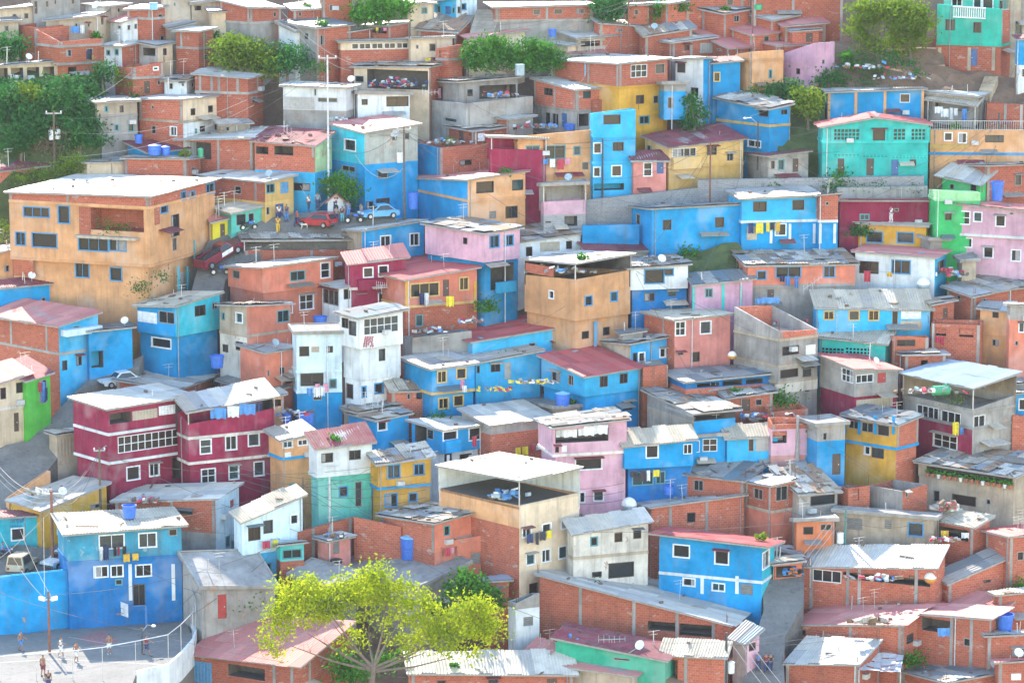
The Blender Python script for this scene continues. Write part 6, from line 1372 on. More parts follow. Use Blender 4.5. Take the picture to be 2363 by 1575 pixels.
T(600, 400); dog('white dog standing beside the red car', 402, 508, rad(95))
# ======================================================= vehicles
TYRE = plain('tyre', (.025, .025, .027), .8); RIMM = plain('rim', (.5, .5, .52), .35, .6); CGLASS = plain('car_glass', (.03, .04, .05), .08); LIGHTW = plain('headlight', (.7, .7, .68), .2); LIGHTR = plain('tail_light', (.4, .03, .03), .3)
def wheel(p, ax, r, ro):
    mb = MB(); mb.tube(p - ax * .1, p + ax * .1, r, n=14); wo = mb.build('wheel', TYRE, ro); mb = MB(); mb.tube(p - ax * .108, p + ax * .108, r * .58, n=10); mb.build('rim', RIMM, wo)
def car(label, x, y, yaw, col, kind='hatch', name='car', cat='car', L=3.9, W_=1.6, slope=0., group='parked vehicles', yd=None):
    """yaw: direction of the bonnet, 0 = right, 90 = away from the camera"""
    p = (ground(sx(x), sy(y)) if yd is None else at(sx(x), sy(y), depth_of(sy(yd)))) + Vector((0, 0, .07)); ro = root(name, p, label, cat, group); a = rad(yaw); f = Vector((math.cos(a), math.sin(a), math.tan(rad(slope)))); s = Vector((-math.sin(a), math.cos(a), 0)); up = Vector((0, 0, 1))
    P = lambda u, v, z: p + f * (u * L) + s * (v * W_ / 2) + up * z
    pm = plain('car_paint_' + col[0], col[1], .3)
    prof = {'hatch': [(.5, .42), (.48, .68), (.22, .84), (-.46, .86), (-.5, .5)], 'sedan': [(.5, .42), (.48, .7), (.20, .82), (-.30, .84), (-.48, .80), (-.5, .45)], 'pickup': [(.5, .5), (.49, .86), (.22, .95), (-.02, .97), (-.5, .97), (-.5, .5)], 'jeep': [(.5, .5), (.49, .98), (.15, 1.02), (-.5, 1.02), (-.5, .5)]}[kind]
    lo = .25; ring = lambda v, k: [P(.46, v, lo)] + [P(u, v * k, z) for u, z in prof] + [P(-.46, v, lo)]
    mb = MB(); rings = [ring(-.9, 1.), ring(-1., 1.), ring(1., 1.), ring(.9, 1.)]; R1 = [[q - up * 0 for q in r] for r in rings]
    n = len(rings[0])
    for A, B_ in zip(rings, rings[1:]):
        for i in range(n): j = (i + 1) % n; mb.quad([A[i], A[j], B_[j], B_[i]])
    mb.quad(rings[0]); mb.quad(list(reversed(rings[-1]))); mb.build('body', pm, ro)
    c = {'hatch': ((.20, .84), (.02, 1.34), (-.40, 1.36), (-.49, .88)), 'sedan': ((.20, .83), (.05, 1.34), (-.22, 1.36), (-.38, .85)), 'pickup': ((.20, .96), (.10, 1.52), (-.06, 1.54), (-.08, .98)), 'jeep': ((.15, 1.02), (.10, 1.72), (-.48, 1.76), (-.5, 1.02))}[kind]
    mb = MB(); bt = [P(c[0][0], -.93, c[0][1]), P(c[0][0], .93, c[0][1]), P(c[3][0], .93, c[3][1]), P(c[3][0], -.93, c[3][1])]; tp_ = [P(c[1][0], -.76, c[1][1]), P(c[1][0], .76, c[1][1]), P(c[2][0], .76, c[2][1]), P(c[2][0], -.76, c[2][1])]
    mb.hexa(bt, tp_); mb.hexa([q + up * .005 for q in tp_], [q + up * .05 for q in tp_]); mb.build('cabin', pm, ro)
    ctr = sum(bt + tp_, Vector()) / 8
    for i, nm in ((0, 'windscreen'), (1, 'side_window'), (2, 'rear_window'), (3, 'side_window')):
        j = (i + 1) % 4; A, B_, C_, D_ = bt[i], bt[j], tp_[j], tp_[i]; m_ = (A + B_ + C_ + D_) / 4; o_ = (m_ - ctr); o_.z = 0; o_ = o_.normalized() * .025
        mb = MB(); mb.quad([m_.lerp(q, .84) + o_ for q in (A, B_, C_, D_)]); mb.build(nm, CGLASS, ro)
    if kind == 'pickup':
        mb = MB()
        for v0, v1, u0, u1 in ((-.98, -.9, -.5, -.1), (.9, .98, -.5, -.1), (-.98, .98, -.5, -.47)): mb.hexa([P(u0, v0, .97), P(u1, v0, .97), P(u1, v1, .97), P(u0, v1, .97)], [P(u0, v0, 1.18), P(u1, v0, 1.18), P(u1, v1, 1.18), P(u0, v1, 1.18)])
        mb.build('load_bed_side', pm, ro); mb = MB(); mb.quad([P(-.46, -.88, .985), P(-.1, -.88, .985), P(-.1, .88, .985), P(-.46, .88, .985)]); mb.build('load_bed', TYRE, ro)
        mb = MB()
        for v in (-.94, .94):
            for z in (1.4, 1.6): mb.tube(P(-.49, v, z), P(-.1, v, z), .03, n=5)
            for u in (-.49, -.3, -.1): mb.tube(P(u, v, 1.15), P(u, v, 1.62), .03, n=5)
        mb.build('rack', POLEM['d'], ro); mb = MB(); mb.quad([P(.19, -1.02, .5), P(-.07, -1.02, .5), P(-.07, -1.02, .93), P(.19, -1.02, .93)]); mb.build('door', WHITE, ro)
    for v in (-.62, .62):
        mb = MB(); mb.cbox(P(.495, v, .58), .12, .34, .15, 0, a); mb.build('headlight', LIGHTW, ro); mb = MB(); mb.cbox(P(-.497, v * 1.15, .62), .08, .22, .2, 0, a); mb.build('tail_light', LIGHTR, ro)
    for u in (.31, -.31):
        for v in (-.92, .92): wheel(P(u, v, .3), s, .3 if kind in ('hatch', 'sedan') else .37, ro)
    mb = MB(); mb.cbox(P(.51, 0, .33), .12, W_ * .96, .16, 0, a); mb.build('bumper', POLEM['d'], ro); mb = MB(); mb.cbox(P(-.51, 0, .33), .12, W_ * .96, .16, 0, a); mb.build('bumper', POLEM['d'], ro)
    return ro
T(0, 400); car('maroon pickup with a white door and a rack on the steep street', 1985, 790, 42, ('maroon', (.22, .025, .05)), 'pickup', 'pickup_truck', 'pickup truck', 5.0, 1.8, 22)
T(600, 400); car('small red hatchback on the plaza seen from its rear corner', 515, 490, 152, ('red', (.45, .04, .05)), 'hatch')
car('sky blue sedan parked by the garage doors', 1075, 412, 205, ('sky', (.12, .42, .72)), 'sedan')
T(0, 800); car('white sedan parked beside the zinc roof', 1085, 362, 212, ('white', (.72, .74, .76)), 'sedan', yd=270)
T(0, 1175); car('open topped beige jeep above the bright blue wall', 205, 575, 78, ('beige', (.56, .44, .30)), 'jeep', 'jeep', 'jeep', 3.7, 1.7)
car('white car parked against the weathered blue house', 560, 520, 235, ('white', (.72, .74, .76)), 'sedan')
def bike(label, x, y, yaw, rider=None):
    p = ground(sx(x), sy(y)) + Vector((0, 0, .06)); ro = root('motorbike', p, label, 'motorbike', 'parked vehicles'); a = rad(yaw); f = Vector((math.cos(a), math.sin(a), 0)); s = Vector((-math.sin(a), math.cos(a), 0)); up = Vector((0, 0, 1)); P = lambda u, z, v=0: p + f * u + up * z + s * v
    for u in (-.62, .64): mb = MB(); mb.tube(P(u, .3) - s * .05, P(u, .3) + s * .05, .3, n=14); wo = mb.build('wheel', TYRE, ro); mb = MB(); mb.tube(P(u, .3) - s * .056, P(u, .3) + s * .056, .17, n=10); mb.build('rim', RIMM, wo)
    mb = MB(); mb.tube(P(-.62, .3), P(.1, .5), .05); mb.tube(P(.64, .3), P(.46, .95), .04); mb.tube(P(.1, .5), P(.46, .9), .05); mb.cbox(P(0, .3), .4, .24, .3, 0, a); mb.build('frame', POLEM['d'], ro)
    mb = MB(); mb.cbox(P(.2, .68), .45, .26, .22, 0, a); mb.build('fuel_tank', TANKM['b'], ro); mb = MB(); mb.cbox(P(-.3, .68), .65, .25, .1, 0, a); mb.build('seat', TYRE, ro)
    mb = MB(); mb.tube(P(.46, .98, -.35), P(.46, .98, .35), .02); mb.build('handlebar', STEEL, ro); mb = MB(); mb.lathe(P(.58, .78), [(0, 0), (.09, .02), (.1, .12), (0, .16)], 8); mb.build('headlight', LIGHTW, ro)
    if rider: person(rider, 0, 0, 'b', 'n', 'sit', a + rad(90), p=p - f * .25 + up * .28)
T(0, 1175); bike('dark motorbike with a rider at the left edge of the street', 50, 455, 20, 'person in a blue shirt riding the motorbike at the left edge')
T(600, 400); bike('motorbike parked near the blue car', 850, 455, 15)
T(0, 400); bike('motorbikes parked at the corner of the salmon house', 1990, 925, 10); bike('motorbike before the turquoise shopfront', 2250, 520, 30)
# shrine on the plaza
T(600, 400)
def shrine():
    x0, x1 = 612, 768; b = ground(sx(690), sy(352)); d = (b - CAM).dot(FWD); k = mpp(d) / 3.92; ro = root('shrine', b, 'little white gabled shrine with an arched doorway on the plaza', 'shrine'); w_ = 156 * k; h = 95 * k; dp = 2.2; g = 65 * k
    c = b + Vector((-w_ / 2, 0, 0)); mb = MB(); mb.box(c, (w_, 0, 0), (0, dp, 0), (0, 0, h)); f = c + Vector((0, -.02, h)); mb.quad([f, f + Vector((w_, 0, 0)), f + Vector((w_ / 2, 0, g))]); mb.build('wall', wall_mat('wh'), ro)
    ap = c + Vector((w_ / 2, 0, h + g)); e = .25
    for s in (-1, 1):
        q = c + Vector((0 if s < 0 else w_, 0, h)); o_ = Vector((s * e, 0, -e * g / (w_ / 2))); mb = MB(); P_ = [q + o_ + Vector((0, -e, 0)), ap + Vector((0, -e, 0)), ap + Vector((0, dp + e, 0)), q + o_ + Vector((0, dp + e, 0))]; mb.hexa(P_, [p + Vector((0, 0, .12)) for p in P_]); mb.build('roof', plain('clay_roof', (.36, .18, .13), .9), ro)
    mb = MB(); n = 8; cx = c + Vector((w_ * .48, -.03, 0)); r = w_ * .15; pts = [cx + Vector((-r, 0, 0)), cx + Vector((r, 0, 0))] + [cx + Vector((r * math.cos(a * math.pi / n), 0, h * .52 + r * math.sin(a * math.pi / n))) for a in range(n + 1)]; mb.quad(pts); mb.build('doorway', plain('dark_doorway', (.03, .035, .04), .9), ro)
    for px_, pz in ((-.07, .62), (.07, .62), (0, .18)): q = c + Vector((w_ * (.5 + px_), -.05, h + g * pz - .1)); mb = MB(); mb.quad([q + Vector((-.13, 0, .08)), q + Vector((0, 0, -.1)), q + Vector((.13, 0, .08)), q + Vector((0, 0, .16))]); mb.build('diamond', plain('diamond_red', (.36, .05, .06), .8), ro)
shrine()
# painted lettering too worn to read: short brush strokes in rows
def strokes(label, name, x, y, rows, yd, m, w_, dxy, h_house=None):
    pass
def wall_marks(part_name, ho, face, rows, m, lw=.05):
    """brush strokes on a face of a house; rows: list of (x0, y, [lengths])"""
    r = ho['r'] if face == 'R' else ho['l']; nn = -ho['l'] if face == 'R' else -ho['r']; mb = MB()
    for x0, y, ls in rows:
        x = x0
        for l_ in ls:
            if l_ > 0:
                a, b = on_plane(sx(x), sy(y), ho['base'] + nn * .03, nn), on_plane(sx(x + l_), sy(y - l_ * .18), ho['base'] + nn * .03, nn); z = Vector((0, 0, lw)); mb.quad([a - z, b - z, b + z, a + z])
                if l_ > 9: c = Vector((0, 0, lw * 2.4)); e = (b - a).normalized() * lw; mb.quad([a - c, a - c + e, a + c + e, a + c])
            x += abs(l_) + 5
    o = mb.build(part_name, m, ho['root']); o['kind'] = 'stuff'
T(600, 400)
wall_marks('lettering', HWT, 'R', [(948, 1482, [14, 20, 14, 18]), (946, 1498, [22, 10, 20, 10]), (943, 1514, [12, 26, 14, 12]), (940, 1530, [16, 12, 22, 16]), (936, 1546, [18, 14, 10, -8, 22]), (934, 1562, [20, 10, -16, 14, 18])], plain('letter_red', (.42, .05, .08), .8))
T(0, 1175)
wall_marks('lettering', HCY, 'R', [(110, 98, [18, -8, 30, 12, 26]), (95, 112, [24, 14, -10, 20, 28]), (130, 86, [16, 30, -6, 20]), (92, 152, [12, 22, 10, 26, 14])], plain('letter_blue', (.05, .18, .38), .8))
# rubble, junk, awnings
T(0, 800)
def heap(label, x, y, w_, h_, yd, n, mats, name='rubble', seed=1, big=.6):
    rr = random.Random(seed); d = depth_of(sy(yd)); k = mpp(d) / 3.92; mb = MB()
    for _ in range(n):
        p = at(sx(x + rr.gauss(0, w_ * .4)), sy(y), d + rr.gauss(0, w_ * k * .3)) + Vector((0, 0, abs(rr.gauss(0, h_ * k * .5))))
        mb.cbox(p, rr.uniform(.2, big), rr.uniform(.15, big * .7), rr.uniform(.08, big * .5), rr.randrange(len(mats)), rr.uniform(0, 6), rr.uniform(-.5, .5))
    o = mb.build(name, mats); o['kind'] = 'stuff'; o['label'] = label
heap('white plaster rubble heaped on the yellow workshop roof', 370, 1330, 120, 40, 1640, 60, [CLOTH[0], plain('scrap_stone', (0, 0, 0))], seed=3)
T(1763, 800); heap('sacks and boards piled on the beige house roof', 1640, 1470, 130, 50, 1640, 46, [CLOTH[0], WOOD, plain('scrap_stone', (0, 0, 0)), CLOTH[2]], 'junk', 4, .9)
T(600, 0); heap('clothes pots and scrap in the dark open workshop', 1250, 790, 260, 60, 838, 90, [CLOTH[2], CLOTH[0], WOOD, CLOTH[1], TANKM['s']], 'junk', 5, .5)
heap('white broken sheets on the roof behind the turquoise house', 720, 1090, 120, 10, 1300, 40, [CLOTH[0], plain('scrap_stone', (0, 0, 0))], 'rubble', 6, .5)
T(1200, 800); heap('rubble and timber on the cream slab roof', 150, 330, 220, 20, 560, 90, [plain('scrap_stone', (0, 0, 0)), WOOD, CLOTH[0], CLOTH[4]], 'rubble', 7, .45)
T(600, 800); heap('buckets and scrap on the flat roof beside the bright blue house', 2150, 400, 160, 30, 470, 46, [CLOTH[0], CLOTH[2], CLOTH[4], plain('scrap_stone', (0, 0, 0)), CLOTH[3]], 'junk', 8, .4)
heap('furniture and pots on the canopied terrace', 2200, 1380, 200, 60, 2100, 40, [WOOD, CLOTH[0], TANKM['s'], CLOTH[3]], 'junk', 9, .7)
T(1763, 800)
POTM = plain('clay_pot', (.42, .14, .08), .8)
for i in range(16):
    x = 1490 + 50 * i; c = on_plane(sx(x), sy(1150 + (x - 1490) * .15 + 20), HPOT['base'] - HPOT['r'] * .05, -HPOT['r'])
    ro = root('flower_pot', c - HPOT['r'] * .2, ('first second third fourth fifth sixth seventh eighth ninth tenth eleventh twelfth thirteenth fourteenth fifteenth sixteenth'.split()[i]) + ' flower pot from the left in the beige house opening', 'flower pot', 'flower pots along the beige house'); mb = MB(); mb.lathe(c - HPOT['r'] * .2, [(0, 0), (.12, 0), (.17, .3), (.19, .3), (.19, .36), (.13, .36), (0, .3)], 10); mb.build('pot', TANKM['w'] if i % 4 == 2 else POTM, ro)
    bmv, bmf = [], []
    for _ in range(14):
        p = Vector((R_.gauss(0, .14), R_.gauss(0, .14), .42 + abs(R_.gauss(0, .16)))); j = len(bmv)
        for e in ((-.09, 0, 0), (0, .03, .07), (.09, 0, .02), (0, -.03, -.05)): bmv.append(tuple(p + Vector(e)))
        bmf.append((j, j + 1, j + 2, j + 3))
    link('leaves', new_mesh('leaves', bmv, bmf, [LEAF['g']]), ro)
T(1763, 1175)
def awning(label, pts, m, yd, posts=True, name='awning'):
    d = depth_of(sy(yd)); P_ = [at(sx(x), sy(y), d + dz) for x, y, dz in pts]; ro = root(name, P_[0], label, 'awning', 'awnings and tarpaulins'); mb = MB(); n = 6
    for i in range(n):
        for j in range(n):
            def q(u, v): c = P_[0] * ((1 - u) * (1 - v)) + P_[1] * (u * (1 - v)) + P_[2] * (u * v) + P_[3] * ((1 - u) * v); c = c.copy(); c.z -= .35 * math.sin(u * 3.14) * math.sin(v * 3.14) + .05 * math.sin(i * 5 + j * 3); return c
            mb.quad([q(i / n, j / n), q((i + 1) / n, j / n), q((i + 1) / n, (j + 1) / n), q(i / n, (j + 1) / n)])
    mb.build('cloth', m, ro, smooth=False)
    if posts:
        for c in P_[:2]: mb = MB(); mb.tube(c - Vector((0, 0, 2.6)), c, .05, n=6); mb.build('post', STEEL, ro)
awning('grey tarpaulin sagging over the market stall in the alley', [(90, 370, 0), (350, 420, 0), (340, 340, 3), (80, 300, 3)], plain('tarp_grey', (.33, .31, .31), .8), 520)
awning('orange awning over the stall beside the silver roofed house', [(310, 450, 0), (420, 440, 0), (410, 420, 2), (330, 420, 2)], plain('tarp_orange', (.62, .22, .06), .8), 540)
awning('pale plastic sheet tied over the yard by the white sheet roof', [(860, 1450, 0), (1235, 1465, 0), (1265, 1310, 4), (875, 1282, 4)], plain('tarp_white', (.52, .52, .53), .5), 1700)
heap('crates and goods under the market tarpaulin', 260, 590, 100, 40, 620, 60, [WOOD, plain('fruit_orange', (.5, .15, .03), .7), TYRE, CLOTH[3]], 'market_goods', 12, .6)
heap('timber strips laid along the faded red roof', 960, 1020, 240, 3, 1300, 26, [WOOD, plain('scrap_stone', (0, 0, 0))], 'rubble', 13, .9)

# ======================================================= pillars, balusters and more roof clutter
def pillars(ho, face, xs, yt, yb, m, w_=.26, name='pillar', out=.06):
    dr, nn = (ho['r'], -ho['l']) if face == 'R' else (ho['l'], -ho['r'])
    for x in xs:
        p = on_plane(sx(x), sy(yt), ho['base'] + nn * .02, nn); z1 = on_plane(sx(x), sy(yb), ho['base'] + nn * .02, nn).z
        mb = MB(); mb.box(Vector((p.x, p.y, z1)) - dr * w_ / 2, dr * w_, nn * out, (0, 0, p.z - z1)); mb.build(name, wall_mat(m) if isinstance(m, str) else m, ho['root'])
def find(label): return next(h for h in HOUSES if h['root'].get('label', '').startswith(label))
T(1763, 400); pillars(find('sky blue house over four'), 'R', (65, 235, 455), 455, 632, 'wh'); pillars(find('narrow brick annex'), 'R', (510, 640), 455, 632, 'wh')
T(0, 400); pillars(HBIG, 'R', (1610, 1695, 1790), 840, 1080, 'cy', .34); pillars(HBIG, 'R', (1755,), 600, 840, 'cy', .2)
T(0, 1175); pillars(HCRT, 'R', (1175, 1565), 492, 820, 'wh', .3); pillars(HCRT, 'R', (852,), 510, 620, 'wh', .2)
T(1763, 0)
pillars(HEM, 'L', [1722 + 20 * i for i in range(15)], 72, 158, WHITE, .09, 'baluster', .12); pillars(HEM, 'L', (1590, 1860, 2080), 430, 640, 'pl', .36)
for yy in (66, 160): 
    f_ = HEM; p = on_plane(sx(1712), sy(yy - 5), f_['base'] - f_['r'] * .02, -f_['r']); q = on_plane(sx(2008), sy(yy + 9), f_['base'] - f_['r'] * .02, -f_['r']); mb = MB(); mb.tube(p - f_['r'] * .08, q - f_['r'] * .08, .08, n=6); mb.build('handrail', WHITE, f_['root'])
T(1763, 800); pillars(find('ochre and brick house'), 'L', (735, 865, 1010, 1175), 625, 790, 'bl', .3)
T(1200, 400); pillars(HCUBE, 'R', (682,), 1340, 1568, 'bl', .3); pillars(find('lilac pink house'), 'R', (1570, 2000), 1015, 1290, 'te', .2)
T(600, 800); pillars(find('blue veranda house'), 'R', (1700, 1900, 2060), 975, 1090, 'wh', .3)
T(1200, 1175); pillars(find('bright blue house with a wide'), 'L', (1650, 1965), 600, 760, 'wh', .3)
T(600, 400); pillars(find('salmon house with ochre'), 'R', (1325, 1945), 975, 1250, 'oc', .3)
T(1763, 0); pillars(find('turquoise gabled house'), 'R', (620, 880, 1140, 1485), 1150, 1290, 'te', .35)

def panel(ho, face, x0, y0, x1, y1, m, out=.05, name='wall_patch', back=.0):
    """a block standing proud of a face, between picture columns x0 and x1 and rows y0 and y1 (rows taken at x0)"""
    dr, nn = (ho['r'], -ho['l']) if face == 'R' else (ho['l'], -ho['r'])
    p = on_plane(sx(x0), sy(y0), ho['base'], nn); z1 = on_plane(sx(x0), sy(y1), ho['base'], nn).z; q = on_plane(sx(x1), sy(y0), ho['base'], nn)
    a0 = p if (q - p).dot(dr) > 0 else q; ln = abs((q - p).dot(dr)); a0 = Vector((a0.x, a0.y, z1)); mb = MB()
    f = [a0 + nn * .003, a0 + dr * ln + nn * .003, a0 + dr * ln + nn * out, a0 + nn * out]; t = [v + Vector((0, 0, p.z - z1)) for v in f]
    uv = lambda k: [(0, z1), (ln, z1), (ln, p.z), (0, p.z)]
    for i in range(4): j = (i + 1) % 4; mb.quad([f[i], f[j], t[j], t[i]], 0, uv(i) if i % 2 == 0 else [(0, z1), (out, z1), (out, p.z), (0, p.z)])
    mb.quad(t); mb.quad(list(reversed(f))); return mb.build(name, wall_mat(m) if isinstance(m, str) else m, ho['root'])
T(0, 400)
panel(HBIG, 'L', 715, 300, 815, 545, 'br'); panel(HBIG, 'L', 712, 548, 1262, 572, sheet_mat('zp'), .8, 'ledge_roof'); panel(HBIG, 'L', 205, 318, 455, 390, 'cy', .02, 'painted_band') if False else None
panel(HBIG, 'R', 1395, 250, 1440, 470, 'br'); panel(HBIG, 'L', 120, 770, 300, 920, 'bo', .03)
panel(HLF, 'R', 548, 1412, 872, 1470, 'ws', .9, 'balcony_wall')
T(1200, 400); panel(HCUBE, 'L', 46, 806, 305, 890, 'br', .02)
T(1200, 0); panel(HBOX, 'R', 642, 905, 900, 1012, 'br', .45, 'balcony_wall'); panel(find('mustard house'), 'R', 1368, 1422, 1618, 1530, 'oy', .5, 'bay')
T(1763, 800); panel(HCT, 'R', 95, 340, 480, 430, 'wc', .06, 'plaster_band')
T(600, 800); panel(find('blue veranda house'), 'R', 1665, 845, 1800, 960, 'bl', .35, 'balcony_wall')
T(600, 400); panel(find('maroon house with white framed'), 'R', 880, 960, 1300, 1050, 'mv', .5, 'balcony_wall'); panel(find('pink house with blue framed'), 'R', 2130, 985, 2290, 1080, 'sk', .5, 'balcony_wall')
T(1763, 0); panel(HTER, 'R', 1500, 1305, 1855, 1345, 'oy', .12, 'balcony_slats')
JK = [CLOTH[0], WOOD, plain('scrap_stone', (0, 0, 0)), CLOTH[3], TANKM['s'], CLOTH[2], plain('scrap_brick', (.17, .12, .10), .9)]
for i, (tx, ty, x, y, w_, h_, yd, lab) in enumerate((
    (600, 0, 1690, 1300, 200, 30, 1440, 'on the brick and blue roof deck'), (600, 400, 1560, 1440, 200, 40, 1600, 'among the broken walls of the concrete shell'), (600, 400, 1900, 1350, 140, 20, 1560, 'behind the maroon roof of the turquoise house'),
    (1763, 400, 1700, 930, 160, 60, 1060, 'in the gap below the pink two storey house'), (1763, 400, 200, 1370, 140, 30, 1440, 'on the concrete terrace under the frame'), (1200, 400, 400, 900, 260, 50, 1500, 'on the orange cube house terrace'),
    (1763, 800, 1500, 420, 260, 40, 900, 'on the floor under the pale blue canopy'), (1763, 1175, 1050, 640, 300, 40, 850, 'in the dark loft of the silver roofed house'), (600, 800, 330, 620, 200, 40, 760, 'in the gap left of the white house'),
    (0, 800, 1330, 1405, 200, 30, 1790, 'on the back of the roof above the court'), (1763, 1175, 1650, 290, 160, 20, 520, 'in front of the brick porch'), (1200, 1175, 450, 1190, 160, 20, 1400, 'on the maroon roof below the brick hall'),
    (1763, 0, 1250, 720, 300, 30, 900, 'along the foot of the earth slope'), (1763, 0, 900, 620, 300, 30, 760, 'on the earth slope under the trees'), (0, 400, 600, 1540, 200, 30, 1700, 'beside the lower orange wall'),
    (1200, 0, 150, 1160, 260, 30, 1230, 'on the ochre wall house terrace'), (600, 0, 2150, 880, 200, 40, 1160, 'under the concrete terrace roof'), (1200, 800, 2120, 640, 200, 20, 760, 'on the concrete roofs by the thick pole'), (600, 1175, 700, 250, 120, 10, 500, 'on top of the salmon outhouse'))):
    T(tx, ty); heap('buckets boards and scrap lying ' + lab, x, y, w_, h_, yd, 34, JK, 'junk', 20 + i, .55)
T(0, 0)
tree('dark tree filling the slope above the transformer pole', [(560, 740, 90, 60), (620, 900, 130, 110), (300, 1060, 160, 110), (480, 1150, 160, 90)], (430, 1290), 'd')
tree('dark leafy tree right of the transformer pole', [(640, 1150, 150, 90), (760, 1190, 110, 70), (830, 1130, 60, 90)], (700, 1330), 'd')
tree('dark tree under the open gallery house', [(120, 800, 130, 60), (330, 800, 120, 60), (20, 760, 100, 60), (480, 800, 80, 70)], (220, 960), 'd')
T(1763, 0)
bush('dark undergrowth below the two tall trees', [(1080, 520, 150, 50), (1240, 560, 160, 40), (1000, 640, 150, 40), (900, 560, 90, 40)], (1080, 680), 'd')
bush('dark shrubs along the low brick wall on the slope', [(700, 720, 110, 40), (920, 740, 120, 30), (1390, 660, 60, 50)], (900, 790), 'd')
T(600, 1175)

# washing, dishes and plants on many of the houses
ra = random.Random(77); pool = [h for h in HOUSES if h['root'].get('category') == 'house' and h['a'] > 3.2 and len(h['root'].get('label', '').split()) > 3]
own = {}
for h in pool: own.setdefault(h['root'].name, h)
pool = list(own.values()); ra.shuffle(pool)
def cut(pre, h, most=16): w_ = (pre + ' ' + h['root']['label']).split(); return ' '.join(w_[:most])
for h in pool[:24]:
    n_ = -h['l']; w_ = ra.uniform(1.4, min(3.6, h['a'] * .7)); u = ra.uniform(.3, h['a'] - w_ - .2) if h['a'] - w_ > .6 else .2; zt_ = h['roof'].z - ra.choice((1.9, 2.2, 4.6)); p = h['base'] + h['r'] * u + n_ * .45; p.z = zt_
    ro = root('laundry', p, cut('washing line on the front of the', h), 'laundry', 'washing hung out to dry'); mb = MB(); q = p + h['r'] * w_; mb.tube(p, q, .012, n=4)
    for e in (p, q): mb.tube(e, e - n_ * .45, .015, n=4)
    mb.build('line', WIRE, ro); x = .12
    while x < w_ - .5:
        gw, gh = ra.uniform(.3, .75), ra.uniform(.45, 1.1); c = p + h['r'] * x; mb = MB()
        for i in range(3):
            o0, o1 = .05 * math.sin(i * 2.4 + x), .05 * math.sin((i + 1) * 2.4 + x); a0, a1 = c + h['r'] * (gw * i / 3), c + h['r'] * (gw * (i + 1) / 3)
            mb.quad([a0 + n_ * o0, a1 + n_ * o1, a1 + n_ * o1 * 2 - Vector((0, 0, gh * (1 - .07 * (i % 2)))), a0 + n_ * o0 * 2 - Vector((0, 0, gh))])
        mb.build('garment', ra.choice(CLOTH), ro); x += gw + ra.uniform(.06, .3)
for h in pool[34:48]:
    p = h['roof'] + h['r'] * h['a'] * ra.uniform(.1, .9) + h['l'] * ra.uniform(.3, .8); d = (p - CAM).dot(FWD); f = h['roof']; p.z = f.z + (h['rn'].x * (f.x - p.x) + h['rn'].y * (f.y - p.y)) / h['rn'].z + .2
    ro = root('satellite_dish', p, cut('satellite dish on the roof of the', h), 'satellite dish', 'satellite dishes'); mb = MB(); ax = Vector((ra.uniform(-.6, .6), -.75, .6)).normalized(); u = ax.orthogonal().normalized(); v = ax.cross(u); c = p + Vector((0, 0, .55)); r_ = ra.uniform(.3, .42); n = 12
    for rr_, dd in ((0, 0), (.55, .07), (1., .24)):
        for k in range(n): a = 6.2832 * k / n; mb.v.append(tuple(c + (u * math.cos(a) + v * math.sin(a)) * (rr_ * r_) + ax * dd * r_))
    for q in range(2):
        for k in range(n): j = (k + 1) % n; mb.f.append((q * n + k, q * n + j, (q + 1) * n + j, (q + 1) * n + k)); mb.m.append(0); mb.uv.append([(0, 0)] * 4)
    mb.build('reflector', TANKM['s'] if ra.random() < .4 else WHITE, ro); mb = MB(); mb.tube(p, c, .03, n=5); mb.tube(c - v * r_ * .9, c + ax * r_ * .8, .015, n=4); mb.build('mount', STEEL, ro)
def shrub(label, p, s, code):
    ro = root('bush', p, label, 'bush', 'bushes and plants'); vs, fs = [], []
    for _ in range(int(260 * s)):
        q = Vector((ra.gauss(0, .5 * s), ra.gauss(0, .4 * s), abs(ra.gauss(.45 * s, .35 * s)))); n = Vector((ra.gauss(0, 1), ra.gauss(0, 1), ra.gauss(.4, 1))).normalized(); t1 = n.orthogonal().normalized() * .16; t2 = n.cross(t1) * .6; i = len(vs)
        for e in (-t1, t2, t1, -t2): vs.append(tuple(q + e))
        fs.append((i, i + 1, i + 2, i + 3))
    link('foliage', new_mesh('foliage', vs, fs, [LEAF[code]]), ro)
for h in pool[54:78]: shrub(cut('green shrub growing at the corner of the', h), h['base'] + h['r'] * h['a'] * ra.uniform(-.1, .5) - h['l'] * .9 - Vector((0, 0, ra.uniform(.2, 1.4))), ra.uniform(.8, 1.6), ra.choice('dgg'))
for h in pool[78:96]: shrub(cut('potted plants on top of the', h), h['roof'] + h['r'] * h['a'] * ra.uniform(.1, .9) + h['l'] * ra.uniform(.3, 1.) + Vector((0, 0, .15)), ra.uniform(.35, .7), ra.choice('gog'))
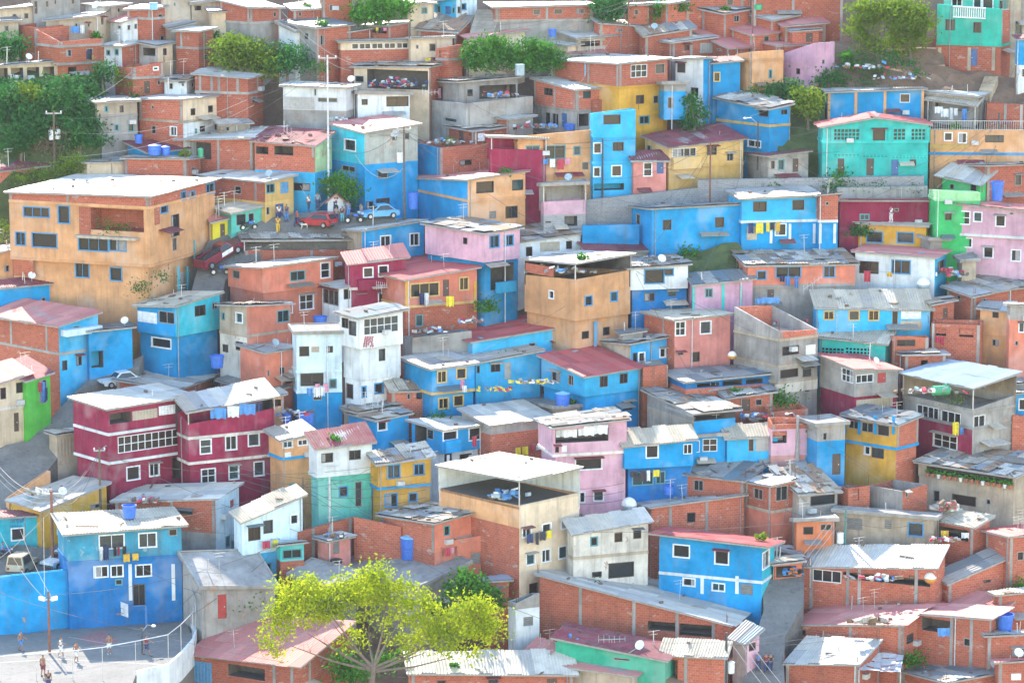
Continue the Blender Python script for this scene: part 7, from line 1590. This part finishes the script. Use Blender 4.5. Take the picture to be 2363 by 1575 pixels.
# stairs
def stairs(label, pts, yd0, yd1, n, w_, m):
    a, b = at(sx(pts[0][0]), sy(pts[0][1]), depth_of(sy(yd0))), at(sx(pts[1][0]), sy(pts[1][1]), depth_of(sy(yd1))); ro = root('stairs', a, label, 'stairs', 'outdoor stairs')
    d = (b - a); d.z = 0; f = d.normalized(); s = Vector((-f.y, f.x, 0))
    for i in range(n):
        p = a.lerp(b, i / n); q = a.lerp(b, (i + 1) / n); st = q - p; st.z = 0; mb = MB(); mb.box(Vector((p.x, p.y, p.z - .8)) - s * w_ / 2, st * 1.02, s * w_, (0, 0, q.z - p.z + .8)); mb.build('step', m, ro)
T(600, 0); stairs('steep concrete stairs beside the pale blue house', [(2010, 290), (2070, 90)], 330, 150, 16, 2.6, CONC)
T(1763, 0); stairs('dirt steps climbing the earth slope at the right', [(1990, 860), (2060, 690)], 900, 720, 12, 1.4, wall_mat('pl'))
# haze volume added to lift the blacks evenly
def haze():
    import bmesh
    x0, x1, y0, y1, z0, z1 = -140, 140, -20, 420, -40, 104; bm = bmesh.new()
    for v in ((x0, y0, z0), (x1, y0, z0), (x1, y1, z0), (x0, y1, z0), (x0, y0, z1), (x1, y0, z1), (x1, y1, z1), (x0, y1, z1)): bm.verts.new(v)
    bm.verts.ensure_lookup_table(); V = bm.verts
    for f in ((3, 2, 1, 0), (4, 5, 6, 7), (0, 1, 5, 4), (1, 2, 6, 5), (2, 3, 7, 6), (3, 0, 4, 7)): bm.faces.new([V[i] for i in f])
    me = bpy.data.meshes.new('haze'); bm.to_mesh(me); bm.free()
    m = bpy.data.materials.new('haze_air'); m.use_nodes = True; t = m.node_tree; t.nodes.remove(t.nodes['Principled BSDF'])
    pv = N(t, 'ShaderNodeVolumePrincipled'); pv.inputs['Density'].default_value = HAZE_DENSITY; pv.inputs['Color'].default_value = (.80, .86, .95, 1); pv.inputs['Anisotropy'].default_value = .2
    t.links.new(pv.outputs[0], t.nodes['Material Output'].inputs['Volume']); me.materials.append(m); o = link('haze', me); o['kind'] = 'stuff'; o['label'] = 'thin bluish haze in the air'
if HAZE_DENSITY > 0: haze()
